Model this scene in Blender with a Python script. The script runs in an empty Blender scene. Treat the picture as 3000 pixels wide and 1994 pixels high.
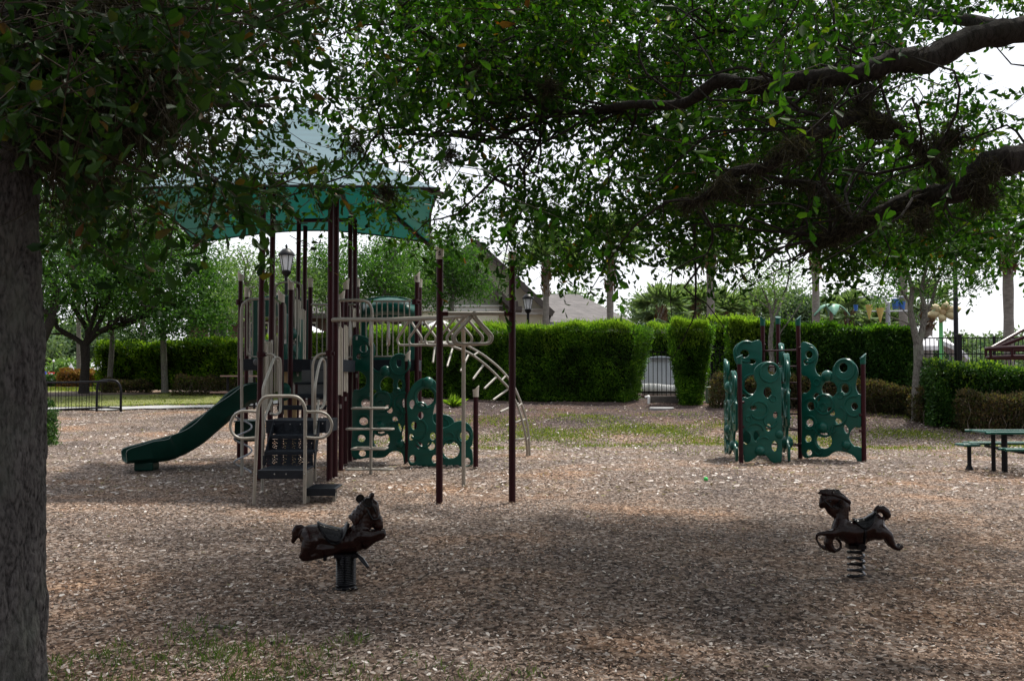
import bpy, bmesh, math, random
import numpy as np
from mathutils import Vector, Matrix, Quaternion
random.seed(7); rng = np.random.default_rng(7)
R = math.radians
sc = bpy.context.scene
COL = sc.collection

# ------------------------------------------------------------------ camera, sky, sun, exposure
CAMZ = 1.65; F = 3000.0; HOR = 1100.0
TH = math.atan((HOR - 997.0) / F)
cam_d = bpy.data.cameras.new("camera"); cam = bpy.data.objects.new("camera", cam_d); COL.objects.link(cam)
cam.location = (0, 0, CAMZ); cam.rotation_euler = (math.pi / 2 + TH, 0, 0)
cam_d.sensor_width = 36; cam_d.lens = 36.0 * F / 3000.0
cam_d.clip_start = 0.05; cam_d.clip_end = 3000
cam_d.dof.use_dof = True; cam_d.dof.focus_distance = 12.5; cam_d.dof.aperture_fstop = 13
sc.camera = cam
SUN_EL, SUN_AZ = R(62), R(35)          # azimuth measured from +Y (away from the camera) towards +X
world = bpy.data.worlds.new("World"); sc.world = world; world.use_nodes = True
nt = world.node_tree; bg = nt.nodes["Background"]
sky = nt.nodes.new("ShaderNodeTexSky"); sky.sky_type = 'NISHITA'; sky.sun_disc = False
sky.sun_elevation = SUN_EL; sky.sun_rotation = SUN_AZ; sky.dust_density = 2.5; sky.air_density = 1.2
mixs = nt.nodes.new("ShaderNodeMix"); mixs.data_type = 'RGBA'; mixs.inputs[0].default_value = 0.82
mixs.inputs[7].default_value = (8.6, 8.75, 9.3, 1)      # thin high overcast veiling the blue
nt.links.new(sky.outputs[0], mixs.inputs[6])
# the veil is brightest on the sun's side of the sky and dull behind the camera
_tc = nt.nodes.new("ShaderNodeTexCoord"); _dp = nt.nodes.new("ShaderNodeVectorMath"); _dp.operation = 'DOT_PRODUCT'
_dp.inputs[1].default_value = (math.sin(SUN_AZ) * math.cos(SUN_EL), math.cos(SUN_AZ) * math.cos(SUN_EL), math.sin(SUN_EL))
nt.links.new(_tc.outputs['Generated'], _dp.inputs[0])
_mr = nt.nodes.new("ShaderNodeMapRange"); _mr.inputs['From Min'].default_value = -1; nt.links.new(_dp.outputs['Value'], _mr.inputs[0])
_rp = nt.nodes.new("ShaderNodeValToRGB"); _e = _rp.color_ramp.elements; _e.new(.5); _e.new(.64)
for _q, (_p, _v) in zip(_e, ((0, .18), (.5, .38), (.60, .97), (1, 1.0))): _q.position = _p; _q.color = (_v, _v, _v, 1)
nt.links.new(_mr.outputs[0], _rp.inputs[0])
_mu = nt.nodes.new("ShaderNodeMix"); _mu.data_type = 'RGBA'; _mu.blend_type = 'MULTIPLY'; _mu.inputs[0].default_value = 1; _mu.inputs[6].default_value = (8.9, 9.05, 9.5, 1)
nt.links.new(_rp.outputs[0], _mu.inputs[7]); nt.links.new(_mu.outputs[2], mixs.inputs[7])
nt.links.new(mixs.outputs[2], bg.inputs[0]); bg.inputs[1].default_value = 0.13
sun_d = bpy.data.lights.new("sun", 'SUN'); sun = bpy.data.objects.new("sun", sun_d); COL.objects.link(sun)
sun_d.energy = 4.9; sun_d.angle = R(5); sun_d.color = (1.0, 0.95, 0.87)
sdir = Vector((math.sin(SUN_AZ) * math.cos(SUN_EL), math.cos(SUN_AZ) * math.cos(SUN_EL), math.sin(SUN_EL)))
sun.rotation_euler = sdir.to_track_quat('Z', 'Y').to_euler(); sun.location = (0, 0, 40)
sc.view_settings.view_transform = 'Standard'; sc.view_settings.look = 'None'
sc.view_settings.exposure = 0.18; sc.view_settings.gamma = 1.0
sc.cycles.max_bounces = 6; sc.cycles.diffuse_bounces = 3; sc.cycles.transmission_bounces = 4; sc.cycles.transparent_max_bounces = 6
sc.cycles.glossy_bounces = 2

# ------------------------------------------------------------------ measuring helpers
c_, s_ = math.cos(TH), math.sin(TH)
def P(px, py, Y):
    a = px - 1500.0; v = -(py - 997.0)
    k = Y / (F * c_ - v * s_)
    return Vector((a * k, Y, CAMZ + (v * c_ + F * s_) * k))
def X(px, Y): return (px - 1500.0) / F * Y
def ZZ(py, Y): return P(1500, py, Y).z
LT = ([-100, 0, 24, 35, 37, 45, 60, 1000], [0, 0, 0, .42, .50, .90, 1.0, 1.0])
RT = ([-100, 0, 24.5, 28, 33, 36, 60, 1000], [0, 0, 0, .52, .80, .88, .95, .95])
def sm(t): t = np.clip(t, 0, 1); return t * t * (3 - 2 * t)
def gh(x, y):
    x = np.asarray(x, float); y = np.asarray(y, float)
    r = x / np.maximum(np.abs(y), 1.0)
    w = sm((r + .24) / .14)
    h = (1 - w) * np.interp(y, *LT) + w * np.interp(y, *RT)
    h = h + .03 * np.sin(x * .9 + 1.3) * np.sin(y * .7) * sm((y - 6) / 8.) + .012 * np.sin(x * 3.1 + y * 1.7) * np.sin(y * 2.3 - x)
    # a worn hollow at each foot of the spring riders, a low mound by the hedge corner
    for cx, cy, rr, dd in ((-1.31, 8.2, .55, .05), (2.87, 8.6, .5, .05), (-6.75, 18.0, .9, .07), (-2.9, 13.2, .6, .04)): h = h - dd * np.exp(-((x - cx) ** 2 + (y - cy) ** 2) / rr ** 2)
    h = h + .16 * np.exp(-((x - 8.0) ** 2 / 9 + (y - 29.5) ** 2 / 5))
    return h
def g(x, y): return float(gh(x, y))
def GP(px, Y): x = X(px, Y); return Vector((x, Y, g(x, Y)))

# ------------------------------------------------------------------ objects, tags
LOC = {}
def tag(o, label=None, cat=None, group=None, kind=None):
    if label: o['label'] = label
    if cat: o['category'] = cat
    if group: o['group'] = group
    if kind: o['kind'] = kind
    return o
def thing(name, loc, label, cat, group=None):
    o = bpy.data.objects.new(name, None); COL.objects.link(o); o.location = loc; o.empty_display_size = .2
    LOC[o.name] = Vector(loc)
    return tag(o, label, cat, group)
def setp(o, parent):
    if parent is not None:
        o.parent = parent
        if parent.name in LOC: o.matrix_parent_inverse = Matrix.Translation(-LOC[parent.name])
def copy_tree(o, dloc, parent=None):
    c = o.copy(); COL.objects.link(c)
    if parent is None: c.location = o.location + Vector(dloc)
    else: c.parent = parent; c.matrix_parent_inverse = o.matrix_parent_inverse.copy()
    for ch in o.children: copy_tree(ch, dloc, c)
    return c
def obj_from(me, name, mats, parent=None, smooth=False):
    if not isinstance(mats, (list, tuple)): mats = [mats]
    for m in mats: me.materials.append(m)
    if smooth: me.polygons.foreach_set('use_smooth', [True] * len(me.polygons))
    o = bpy.data.objects.new(name, me); COL.objects.link(o); setp(o, parent)
    return o
def frame_of(t):
    t = t.normalized(); u = Vector((0, 0, 1)) if abs(t.z) < .95 else Vector((0, 1, 0))
    a = t.cross(u).normalized(); return a, a.cross(t).normalized()
def catmull(pts, n=6, closed=False):
    pts = [Vector(p) for p in pts]; out = []; m = len(pts)
    rngi = range(m if closed else m - 1)
    for i in rngi:
        if closed: p0, p1, p2, p3 = pts[i - 1], pts[i], pts[(i + 1) % m], pts[(i + 2) % m]
        else: p0, p1, p2, p3 = pts[max(i - 1, 0)], pts[i], pts[i + 1], pts[min(i + 2, m - 1)]
        for k in range(n):
            t = k / n
            out.append(.5 * ((2 * p1) + (p2 - p0) * t + (2 * p0 - 5 * p1 + 4 * p2 - p3) * t * t + (3 * p1 - p0 - 3 * p2 + p3) * t ** 3))
    if not closed: out.append(pts[-1])
    return out
class MB:
    def __init__(s): s.v = []; s.f = []; s.mi = []; s.m = 0
    def box(s, c, d, rz=0, axes=None):
        c = Vector(c); hx, hy, hz = d[0] / 2, d[1] / 2, d[2] / 2
        if axes is None:
            q = Matrix.Rotation(rz, 3, 'Z'); axes = (q @ Vector((1, 0, 0)), q @ Vector((0, 1, 0)), Vector((0, 0, 1)))
        i = len(s.v)
        for z in (-hz, hz):
            for x, y in ((-hx, -hy), (hx, -hy), (hx, hy), (-hx, hy)): s.v.append(c + axes[0] * x + axes[1] * y + axes[2] * z)
        for f in ((3, 2, 1, 0), (4, 5, 6, 7), (0, 1, 5, 4), (1, 2, 6, 5), (2, 3, 7, 6), (3, 0, 4, 7)): s.f.append([i + k for k in f]); s.mi.append(s.m)
        return s
    def quad(s, *p):
        i = len(s.v); s.v += [Vector(q) for q in p]; s.f.append(list(range(i, i + len(p)))); s.mi.append(s.m); return s
    def tube(s, pts, r, n=8, cap=True, closed=False):
        pts = [Vector(p) for p in pts]; m = len(pts)
        rr = r if isinstance(r, (list, tuple)) else [r] * m
        i0 = len(s.v); a = None
        for k in range(m):
            if closed: t = pts[(k + 1) % m] - pts[k - 1]
            else: t = pts[min(k + 1, m - 1)] - pts[max(k - 1, 0)]
            if t.length < 1e-9: t = Vector((0, 0, 1))
            t.normalize()
            if a is None: a, b = frame_of(t)
            else:
                a = (a - t * a.dot(t)); a = a.normalized() if a.length > 1e-6 else frame_of(t)[0]; b = a.cross(t)
            for j in range(n):
                an = 2 * math.pi * j / n; s.v.append(pts[k] + (a * math.cos(an) + b * math.sin(an)) * rr[k])
        for k in range(m if closed else m - 1):
            k2 = (k + 1) % m
            for j in range(n):
                j2 = (j + 1) % n; s.f.append([i0 + k * n + j, i0 + k2 * n + j, i0 + k2 * n + j2, i0 + k * n + j2]); s.mi.append(s.m)
        if cap and not closed:
            s.f.append([i0 + j for j in range(n)]); s.mi.append(s.m)
            s.f.append([i0 + (m - 1) * n + j for j in reversed(range(n))]); s.mi.append(s.m)
        return s
    def cyl(s, a, b, r, n=12, r2=None): return s.tube([a, b], [r, r if r2 is None else r2], n)
    def lathe(s, c, prof, n=16):
        c = Vector(c); i0 = len(s.v); m = len(prof)
        for r, z in prof:
            for j in range(n):
                an = 2 * math.pi * j / n; s.v.append(c + Vector((r * math.cos(an), r * math.sin(an), z)))
        for k in range(m - 1):
            for j in range(n):
                j2 = (j + 1) % n; s.f.append([i0 + k * n + j, i0 + k * n + j2, i0 + (k + 1) * n + j2, i0 + (k + 1) * n + j]); s.mi.append(s.m)
        s.f.append([i0 + j for j in reversed(range(n))]); s.mi.append(s.m)
        s.f.append([i0 + (m - 1) * n + j for j in range(n)]); s.mi.append(s.m)
        return s
    def ball(s, c, r, sq=(1, 1, 1), n=14, m=8):
        c = Vector(c); i0 = len(s.v)
        s.v.append(c + Vector((0, 0, -r * sq[2])))
        for k in range(1, m):
            ph = -math.pi / 2 + math.pi * k / m
            for j in range(n):
                an = 2 * math.pi * j / n
                s.v.append(c + Vector((r * sq[0] * math.cos(ph) * math.cos(an), r * sq[1] * math.cos(ph) * math.sin(an), r * sq[2] * math.sin(ph))))
        s.v.append(c + Vector((0, 0, r * sq[2]))); e = len(s.v) - 1
        for j in range(n):
            j2 = (j + 1) % n
            s.f.append([i0, i0 + 1 + j2, i0 + 1 + j]); s.mi.append(s.m)
            for k in range(m - 2):
                s.f.append([i0 + 1 + k * n + j, i0 + 1 + k * n + j2, i0 + 1 + (k + 1) * n + j2, i0 + 1 + (k + 1) * n + j]); s.mi.append(s.m)
            s.f.append([e, i0 + 1 + (m - 2) * n + j, i0 + 1 + (m - 2) * n + j2]); s.mi.append(s.m)
        return s
    def build(s, name, mats, parent=None, smooth=False, bevel=0):
        me = bpy.data.meshes.new(name); me.from_pydata([tuple(v) for v in s.v], [], s.f)
        me.polygons.foreach_set('material_index', s.mi); me.update()
        o = obj_from(me, name, mats, parent, False)
        if smooth:
            me.polygons.foreach_set('use_smooth', [True] * len(me.polygons))
            try: me.set_sharp_from_angle(angle=R(40))
            except Exception: pass
        if bevel:
            b = o.modifiers.new('bevel', 'BEVEL'); b.width = bevel; b.segments = 2; b.limit_method = 'ANGLE'; b.angle_limit = R(40)
        return o
def np_mesh(name, V, nper, mats, parent=None, faces=None, smooth=False):
    """V (N,k,3): N islands of k vertices; faces: list of index tuples in each island"""
    N, k, _ = V.shape
    if faces is None: faces = [tuple(range(k))]
    me = bpy.data.meshes.new(name)
    me.vertices.add(N * k); me.vertices.foreach_set('co', V.reshape(-1).astype(np.float32))
    idx = np.concatenate([np.array(f) for f in faces]); base = (np.arange(N) * k)[:, None]
    loops = (base + idx[None, :]).reshape(-1)
    tot = np.array([len(f) for f in faces]); st1 = np.concatenate([[0], np.cumsum(tot)[:-1]])
    me.loops.add(len(loops)); me.loops.foreach_set('vertex_index', loops.astype(np.int32))
    me.polygons.add(N * len(faces))
    me.polygons.foreach_set('loop_start', ((np.arange(N) * len(idx))[:, None] + st1[None, :]).reshape(-1).astype(np.int32))
    me.polygons.foreach_set('loop_total', np.tile(tot, N).astype(np.int32))
    me.update(calc_edges=True)
    if smooth: me.polygons.foreach_set('use_smooth', np.ones(N * len(faces), bool))
    return obj_from(me, name, mats, parent)
def unit(a): return a / np.maximum(np.linalg.norm(a, axis=-1, keepdims=True), 1e-9)
def rdir(n): return unit(rng.normal(size=(n, 3)))
def leaves(pos, axis, L, W, kind='ov', curl=.12):
    axis = unit(axis); n = len(pos)
    side = unit(np.cross(axis, rdir(n))); nor = np.cross(side, axis)
    L = np.asarray(L)[:, None]; W = np.asarray(W)[:, None]
    if kind == 'ov':
        fold = W * .18
        pts = [pos, pos + axis * L * .38 + side * W * .34 + nor * fold * .6, pos + axis * L * .78 + side * W * .46 + nor * fold - nor * L * curl * .5,
               pos + axis * L - nor * L * curl, pos + axis * L * .78 - side * W * .46 + nor * fold - nor * L * curl * .5, pos + axis * L * .38 - side * W * .34 + nor * fold * .6]
        return np.stack(pts, 1), [(0, 1, 2, 3), (0, 3, 4, 5)]
    pts = [pos, pos + axis * L * .5 + side * W * .5, pos + axis * L - nor * L * curl, pos + axis * L * .5 - side * W * .5]
    return np.stack(pts, 1), [(0, 1, 2, 3)]

# ------------------------------------------------------------------ materials
def newmat(name):
    m = bpy.data.materials.new(name); m.use_nodes = True
    return m, m.node_tree, m.node_tree.nodes['Principled BSDF']
def pmat(name, c1, c2=None, scale=6, rough=.6, metal=0., bump=0., bscale=60, spec=.5, coat=0., stretch=None, detail=5, rvar=0.):
    m, t, b = newmat(name); N = t.nodes; K = t.links
    b.inputs['Roughness'].default_value = rough; b.inputs['Metallic'].default_value = metal
    b.inputs['Specular IOR Level'].default_value = spec; b.inputs['Coat Weight'].default_value = coat
    b.inputs['Coat Roughness'].default_value = .12
    tc = N.new('ShaderNodeTexCoord'); vec = tc.outputs['Object']
    if stretch:
        mp = N.new('ShaderNodeMapping'); mp.inputs['Scale'].default_value = stretch; K.new(vec, mp.inputs[0]); vec = mp.outputs[0]
    if c2 is None: c2 = tuple(x * .72 for x in c1)
    nz = N.new('ShaderNodeTexNoise'); nz.inputs['Scale'].default_value = scale; nz.inputs['Detail'].default_value = detail; nz.inputs['Roughness'].default_value = .62
    K.new(vec, nz.inputs['Vector'])
    rp = N.new('ShaderNodeValToRGB'); rp.color_ramp.elements[0].position = .32; rp.color_ramp.elements[1].position = .68
    rp.color_ramp.elements[0].color = (*c2, 1); rp.color_ramp.elements[1].color = (*c1, 1)
    K.new(nz.outputs[0], rp.inputs[0]); K.new(rp.outputs[0], b.inputs['Base Color'])
    if rvar:
        mr = N.new('ShaderNodeMapRange'); mr.inputs['To Min'].default_value = max(0, rough - rvar); mr.inputs['To Max'].default_value = rough + rvar
        K.new(nz.outputs[0], mr.inputs[0]); K.new(mr.outputs[0], b.inputs['Roughness'])
    if bump:
        n2 = N.new('ShaderNodeTexNoise'); n2.inputs['Scale'].default_value = bscale; n2.inputs['Detail'].default_value = 6; K.new(vec, n2.inputs['Vector'])
        bp = N.new('ShaderNodeBump'); bp.inputs['Strength'].default_value = bump; bp.inputs['Distance'].default_value = .02
        K.new(n2.outputs[0], bp.inputs['Height']); K.new(bp.outputs[0], b.inputs['Normal'])
    return m
def islandmat(name, cols, rough=.6, transl=0., spec=.3, patch=None, tboost=1.6):
    """colour picked per separate leaf / chip; cols = list of (pos, rgb)"""
    m, t, b = newmat(name); N = t.nodes; K = t.links
    ge = N.new('ShaderNodeNewGeometry'); rp = N.new('ShaderNodeValToRGB'); rp.color_ramp.interpolation = 'LINEAR'
    el = rp.color_ramp.elements
    while len(el) < len(cols): el.new(.5)
    for e, (p, c) in zip(el, cols): e.position = p; e.color = (*c, 1)
    K.new(ge.outputs['Random Per Island'], rp.inputs[0]); col = rp.outputs[0]
    if patch:
        tc = N.new('ShaderNodeTexCoord'); nz = N.new('ShaderNodeTexNoise'); nz.inputs['Scale'].default_value = patch[0]; nz.inputs['Detail'].default_value = 3
        K.new(tc.outputs['Object'], nz.inputs['Vector'])
        r2 = N.new('ShaderNodeValToRGB'); r2.color_ramp.elements[0].position = .38; r2.color_ramp.elements[1].position = .62
        r2.color_ramp.elements[0].color = (*patch[1], 1); r2.color_ramp.elements[1].color = (*patch[2], 1); K.new(nz.outputs[0], r2.inputs[0])
        mx = N.new('ShaderNodeMix'); mx.data_type = 'RGBA'; mx.blend_type = 'MULTIPLY'; mx.inputs[0].default_value = 1
        K.new(col, mx.inputs[6]); K.new(r2.outputs[0], mx.inputs[7]); col = mx.outputs[2]
    K.new(col, b.inputs['Base Color']); b.inputs['Roughness'].default_value = rough; b.inputs['Specular IOR Level'].default_value = spec
    if transl:
        tr = N.new('ShaderNodeBsdfTranslucent'); ms = N.new('ShaderNodeMixShader'); ms.inputs[0].default_value = transl
        g2 = N.new('ShaderNodeMix'); g2.data_type = 'RGBA'; g2.blend_type = 'MULTIPLY'; g2.inputs[0].default_value = 1
        g2.inputs[7].default_value = (tboost * 1.05, tboost * 1.15, tboost * .45, 1); K.new(col, g2.inputs[6]); K.new(g2.outputs[2], tr.inputs[0])
        K.new(b.outputs[0], ms.inputs[1]); K.new(tr.outputs[0], ms.inputs[2]); K.new(ms.outputs[0], N['Material Output'].inputs[0])
    return m
def barkmat(name, c1, c2, scale=14, bump=.8):
    m, t, b = newmat(name); N = t.nodes; K = t.links
    tc = N.new('ShaderNodeTexCoord'); mp = N.new('ShaderNodeMapping'); mp.inputs['Scale'].default_value = (1, 1, .42); K.new(tc.outputs['Object'], mp.inputs[0])
    nz = N.new('ShaderNodeTexNoise'); nz.inputs['Scale'].default_value = 5; nz.inputs['Detail'].default_value = 4; K.new(mp.outputs[0], nz.inputs['Vector'])
    va = N.new('ShaderNodeMix'); va.data_type = 'RGBA'; va.inputs[0].default_value = .12; K.new(mp.outputs[0], va.inputs[6]); K.new(nz.outputs[1], va.inputs[7])
    vo = N.new('ShaderNodeTexVoronoi'); vo.feature = 'DISTANCE_TO_EDGE'; vo.inputs['Scale'].default_value = scale; K.new(va.outputs[2], vo.inputs['Vector'])
    n2 = N.new('ShaderNodeTexNoise'); n2.inputs['Scale'].default_value = scale * 2.2; n2.inputs['Detail'].default_value = 8; n2.inputs['Roughness'].default_value = .7; K.new(mp.outputs[0], n2.inputs['Vector'])
    ma = N.new('ShaderNodeMath'); ma.operation = 'MULTIPLY_ADD'; ma.inputs[1].default_value = .55; K.new(vo.outputs[0], ma.inputs[0]); K.new(n2.outputs[0], ma.inputs[2])
    rp = N.new('ShaderNodeValToRGB'); rp.color_ramp.elements[0].position = .38; rp.color_ramp.elements[1].position = .66
    rp.color_ramp.elements[0].color = (*c2, 1); rp.color_ramp.elements[1].color = (*c1, 1); K.new(ma.outputs[0], rp.inputs[0])
    n3 = N.new('ShaderNodeTexNoise'); n3.inputs['Scale'].default_value = 3.2; n3.inputs['Detail'].default_value = 5; K.new(tc.outputs['Object'], n3.inputs['Vector'])
    r3 = N.new('ShaderNodeValToRGB'); r3.color_ramp.elements[0].position = .5; r3.color_ramp.elements[1].position = .68
    r3.color_ramp.elements[0].color = (0, 0, 0, 1); r3.color_ramp.elements[1].color = (.6, .6, .6, 1); K.new(n3.outputs[0], r3.inputs[0])
    mx = N.new('ShaderNodeMix'); mx.data_type = 'RGBA'; K.new(r3.outputs[0], mx.inputs[0]); K.new(rp.outputs[0], mx.inputs[6]); mx.inputs[7].default_value = (c1[0] * .95, c1[1] * 1.12, c1[2] * .95, 1)
    K.new(mx.outputs[2], b.inputs['Base Color']); b.inputs['Roughness'].default_value = .92; b.inputs['Specular IOR Level'].default_value = .2
    bp = N.new('ShaderNodeBump'); bp.inputs['Strength'].default_value = bump; bp.inputs['Distance'].default_value = .03; K.new(ma.outputs[0], bp.inputs['Height']); K.new(bp.outputs[0], b.inputs['Normal'])
    return m
M = {}
M['maroon'] = pmat('maroon_paint', (.036, .0036, .0075), (.024, .0028, .0055), 9, .40, spec=.22, rvar=.1, bump=.03, bscale=180)
M['beige'] = pmat('beige_paint', (.33, .305, .265), (.27, .25, .21), 12, .42, spec=.5, rvar=.1, bump=.03, bscale=150)
M['green'] = pmat('green_plastic', (.004, .088, .064), (.003, .070, .052), 7, .32, spec=.32, rvar=.08, bump=.04, bscale=140)
M['slide'] = pmat('slide_plastic', (.002, .040, .029), (.002, .030, .022), 5, .4, spec=.22, rvar=.1, bump=.04, bscale=80)
M['navy'] = pmat('dark_coated_steel', (.018, .023, .033), (.010, .013, .019), 14, .58, spec=.25, rvar=.12, bump=.15, bscale=160)
M['greyplate'] = pmat('grey_plate', (.105, .11, .118), (.075, .08, .085), 9, .55, bump=.05)
M['slat'] = pmat('beige_plastic', (.55, .51, .44), (.48, .44, .37), 8, .5)
M['tan'] = pmat('tan_post_paint', (.45, .33, .17), (.36, .26, .13), 8, .6)
M['bolt'] = pmat('zinc_bolts', (.5, .5, .5), (.35, .35, .35), 30, .35, metal=.8)
M['letter'] = pmat('black_lettering', (.012, .012, .014), (.01, .01, .012), 8, .5)
M['black'] = pmat('black_metal', (.010, .010, .012), (.006, .006, .008), 12, .45, rvar=.1, spec=.2)
M['dampconcrete'] = pmat('stained_concrete', (.13, .115, .10), (.07, .06, .055), 7, .9, bump=.2)
M['horse'] = pmat('brown_cast_paint', (.018, .0040, .0032), (.009, .0028, .0025), 9, .20, spec=.30, coat=.16, bump=.10, bscale=45, rvar=.1)
M['saddle'] = pmat('black_cast_paint', (.004, .004, .007), (.003, .003, .004), 9, .22, spec=.25, coat=.08, bump=.05, bscale=40)
M['bark'] = barkmat('live_oak_bark', (.15, .140, .140), (.020, .018, .019), 36, 1.0)
M['barkdark'] = barkmat('limb_bark', (.038, .032, .029), (.010, .008, .008), 20)
M['barkgrey'] = barkmat('grey_bark', (.21, .195, .175), (.065, .058, .05), 16)
M['twig'] = pmat('twig_bark', (.055, .042, .032), (.03, .024, .018), 20, .9, spec=.1)
M['stem'] = pmat('grey_stems', (.20, .17, .14), (.10, .08, .065), 20, .9, spec=.1)
M['moss'] = islandmat('spanish_moss', [(0, (.026, .023, .017)), (.6, (.050, .045, .034)), (1, (.085, .078, .062))], .95, .15, .05)
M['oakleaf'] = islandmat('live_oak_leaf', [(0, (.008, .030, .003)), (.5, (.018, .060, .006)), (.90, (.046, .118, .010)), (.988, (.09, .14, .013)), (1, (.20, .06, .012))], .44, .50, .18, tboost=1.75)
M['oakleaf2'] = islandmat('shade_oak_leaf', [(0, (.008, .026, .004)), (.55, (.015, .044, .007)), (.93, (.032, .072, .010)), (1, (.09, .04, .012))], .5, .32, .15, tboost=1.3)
M['treeleaf'] = islandmat('mid_tree_leaf', [(0, (.020, .060, .012)), (.5, (.042, .115, .020)), (1, (.085, .18, .030))], .5, .42, .3, patch=(.5, (.75, .8, .7), (1.15, 1.15, 1.0)))
M['paleleaf'] = islandmat('pale_tree_leaf', [(0, (.06, .12, .03)), (.5, (.105, .19, .05)), (1, (.17, .26, .09))], .5, .35, .3)
M['farleaf'] = islandmat('far_tree_leaf', [(0, (.05, .095, .055)), (.5, (.11, .165, .10)), (1, (.17, .23, .14))], .6, .3, .2, patch=(.25, (.75, .8, .8), (1.15, 1.15, 1.05)))  # kept pale: distance haze is put into the leaf colour
M['hedge'] = islandmat('hedge_leaf', [(0, (.024, .066, .008)), (.45, (.050, .125, .013)), (.85, (.090, .19, .02)), (1, (.18, .30, .035))], .5, .40, .25, patch=(1.3, (.42, .46, .4), (1.55, 1.5, 1.3)))
M['privet'] = islandmat('privet_leaf', [(0, (.03, .075, .007)), (.45, (.07, .15, .012)), (.85, (.14, .25, .018)), (1, (.28, .38, .03))], .5, .45, .25, patch=(.9, (.45, .48, .4), (1.4, 1.35, 1.1)))
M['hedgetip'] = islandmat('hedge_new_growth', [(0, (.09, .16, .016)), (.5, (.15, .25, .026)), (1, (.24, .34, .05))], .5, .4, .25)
M['hedgedark'] = islandmat('dark_hedge_leaf', [(0, (.014, .045, .010)), (.5, (.030, .085, .018)), (.9, (.06, .14, .027)), (1, (.12, .20, .06))], .42, .25, .35, patch=(1.4, (.7, .7, .7), (1.25, 1.2, 1.1)))
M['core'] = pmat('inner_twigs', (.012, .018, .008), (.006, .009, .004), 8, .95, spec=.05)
M['brownleaf'] = islandmat('brown_shrub_leaf', [(0, (.035, .028, .020)), (.4, (.075, .062, .042)), (.72, (.13, .10, .05)), (.85, (.05, .075, .025)), (1, (.07, .10, .03))], .7, .25, .15, patch=(1.3, (.55, .6, .5), (1.2, 1.1, 1.0)))
M['orangeleaf'] = islandmat('orange_shrub_leaf', [(0, (.16, .07, .03)), (.5, (.26, .12, .04)), (1, (.24, .2, .05))], .7, .25, .15)
M['palmleaf'] = islandmat('palm_blade', [(0, (.09, .15, .07)), (.5, (.15, .22, .11)), (1, (.24, .31, .17))], .5, .4, .2)  # blades paled, with background haze painted into their colour
M['palmtrunk'] = pmat('palm_trunk', (.30, .27, .24), (.17, .15, .13), 5, .9, bump=.6, bscale=14, stretch=(1, 1, 3))
M['boots'] = islandmat('palm_boots', [(0, (.10, .06, .035)), (.5, (.22, .14, .08)), (1, (.33, .24, .16))], .9, 0, .1)
M['grass'] = islandmat('grass_blade', [(0, (.06, .11, .012)), (.5, (.14, .20, .022)), (1, (.28, .27, .06))], .6, .3, .2)
M['grassdark'] = islandmat('weed_blade', [(0, (.035, .08, .012)), (.6, (.07, .13, .02)), (1, (.12, .17, .03))], .6, .3, .2)
CH = [(0, (.028, .020, .015)), (.2, (.080, .058, .046)), (.45, (.200, .148, .114)), (.7, (.345, .272, .222)), (.9, (.47, .405, .35)), (1, (.60, .56, .52))]
M['chip'] = islandmat('wood_chip', CH, .85, 0, .15, patch=(.5, (.62, .60, .62), (1.30, 1.10, .96)))
M['litter'] = islandmat('dry_leaf_litter', [(0, (.08, .05, .04)), (.35, (.24, .18, .15)), (.7, (.44, .37, .33)), (1, (.74, .69, .66))], .8, .1, .2)
M['white'] = pmat('white_fabric', (.80, .80, .82), (.72, .72, .75), 4, .8)
M['whitepaint'] = pmat('white_paint', (.78, .78, .76), (.70, .70, .68), 4, .5)
M['stucco'] = pmat('cream_stucco', (.76, .72, .58), (.70, .66, .52), 3, .9, bump=.1)
M['siding'] = pmat('sage_siding', (.30, .30, .25), (.26, .26, .21), 3, .8)
M['soffit'] = pmat('brown_soffit', (.075, .060, .052), (.06, .05, .045), 3, .7)
M['concrete'] = pmat('concrete', (.40, .40, .40), (.30, .30, .29), 5, .9, bump=.1)
M['greypaint'] = pmat('grey_paint', (.36, .38, .42), (.30, .32, .36), 4, .5)
M['limepaint'] = pmat('lime_paint', (.17, .58, .20), (.13, .50, .16), 4, .45)
M['yellow'] = pmat('yellow_plastic', (.66, .50, .17), (.58, .43, .13), 4, .45)
M['paleyellow'] = pmat('faded_yellow_panel', (.52, .44, .25), (.44, .37, .20), 4, .6)
M['blue'] = pmat('blue_plastic', (.03, .14, .46), (.03, .11, .38), 4, .45)
M['leafgreen'] = pmat('leaf_shade_panel', (.25, .50, .36), (.20, .42, .30), 4, .45)
M['signred'] = pmat('sign_red', (.55, .03, .03), (.5, .03, .03), 3, .5)
M['signblue'] = pmat('sign_blue', (.05, .08, .45), (.04, .06, .4), 3, .5)
M['greenball'] = pmat('bright_green_plastic', (.05, .7, .12), (.04, .6, .1), 3, .4)
M['brownwood'] = pmat('brown_bench', (.22, .15, .12), (.2, .13, .1), 8, .5)
def glassmat():
    m, t, b = newmat('lamp_glass'); b.inputs['Base Color'].default_value = (.85, .88, .92, 1); b.inputs['Roughness'].default_value = .25
    N = t.nodes; K = t.links; nz = N.new('ShaderNodeTexNoise'); nz.inputs['Scale'].default_value = 20
    bp = N.new('ShaderNodeBump'); bp.inputs['Strength'].default_value = .2; K.new(nz.outputs[0], bp.inputs['Height']); K.new(bp.outputs[0], b.inputs['Normal'])
    tr = N.new('ShaderNodeBsdfTranslucent'); tr.inputs[0].default_value = (.9, .92, .95, 1); ms = N.new('ShaderNodeMixShader'); ms.inputs[0].default_value = .6
    K.new(b.outputs[0], ms.inputs[1]); K.new(tr.outputs[0], ms.inputs[2]); K.new(ms.outputs[0], N['Material Output'].inputs[0]); return m
M['glass'] = glassmat()
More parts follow.
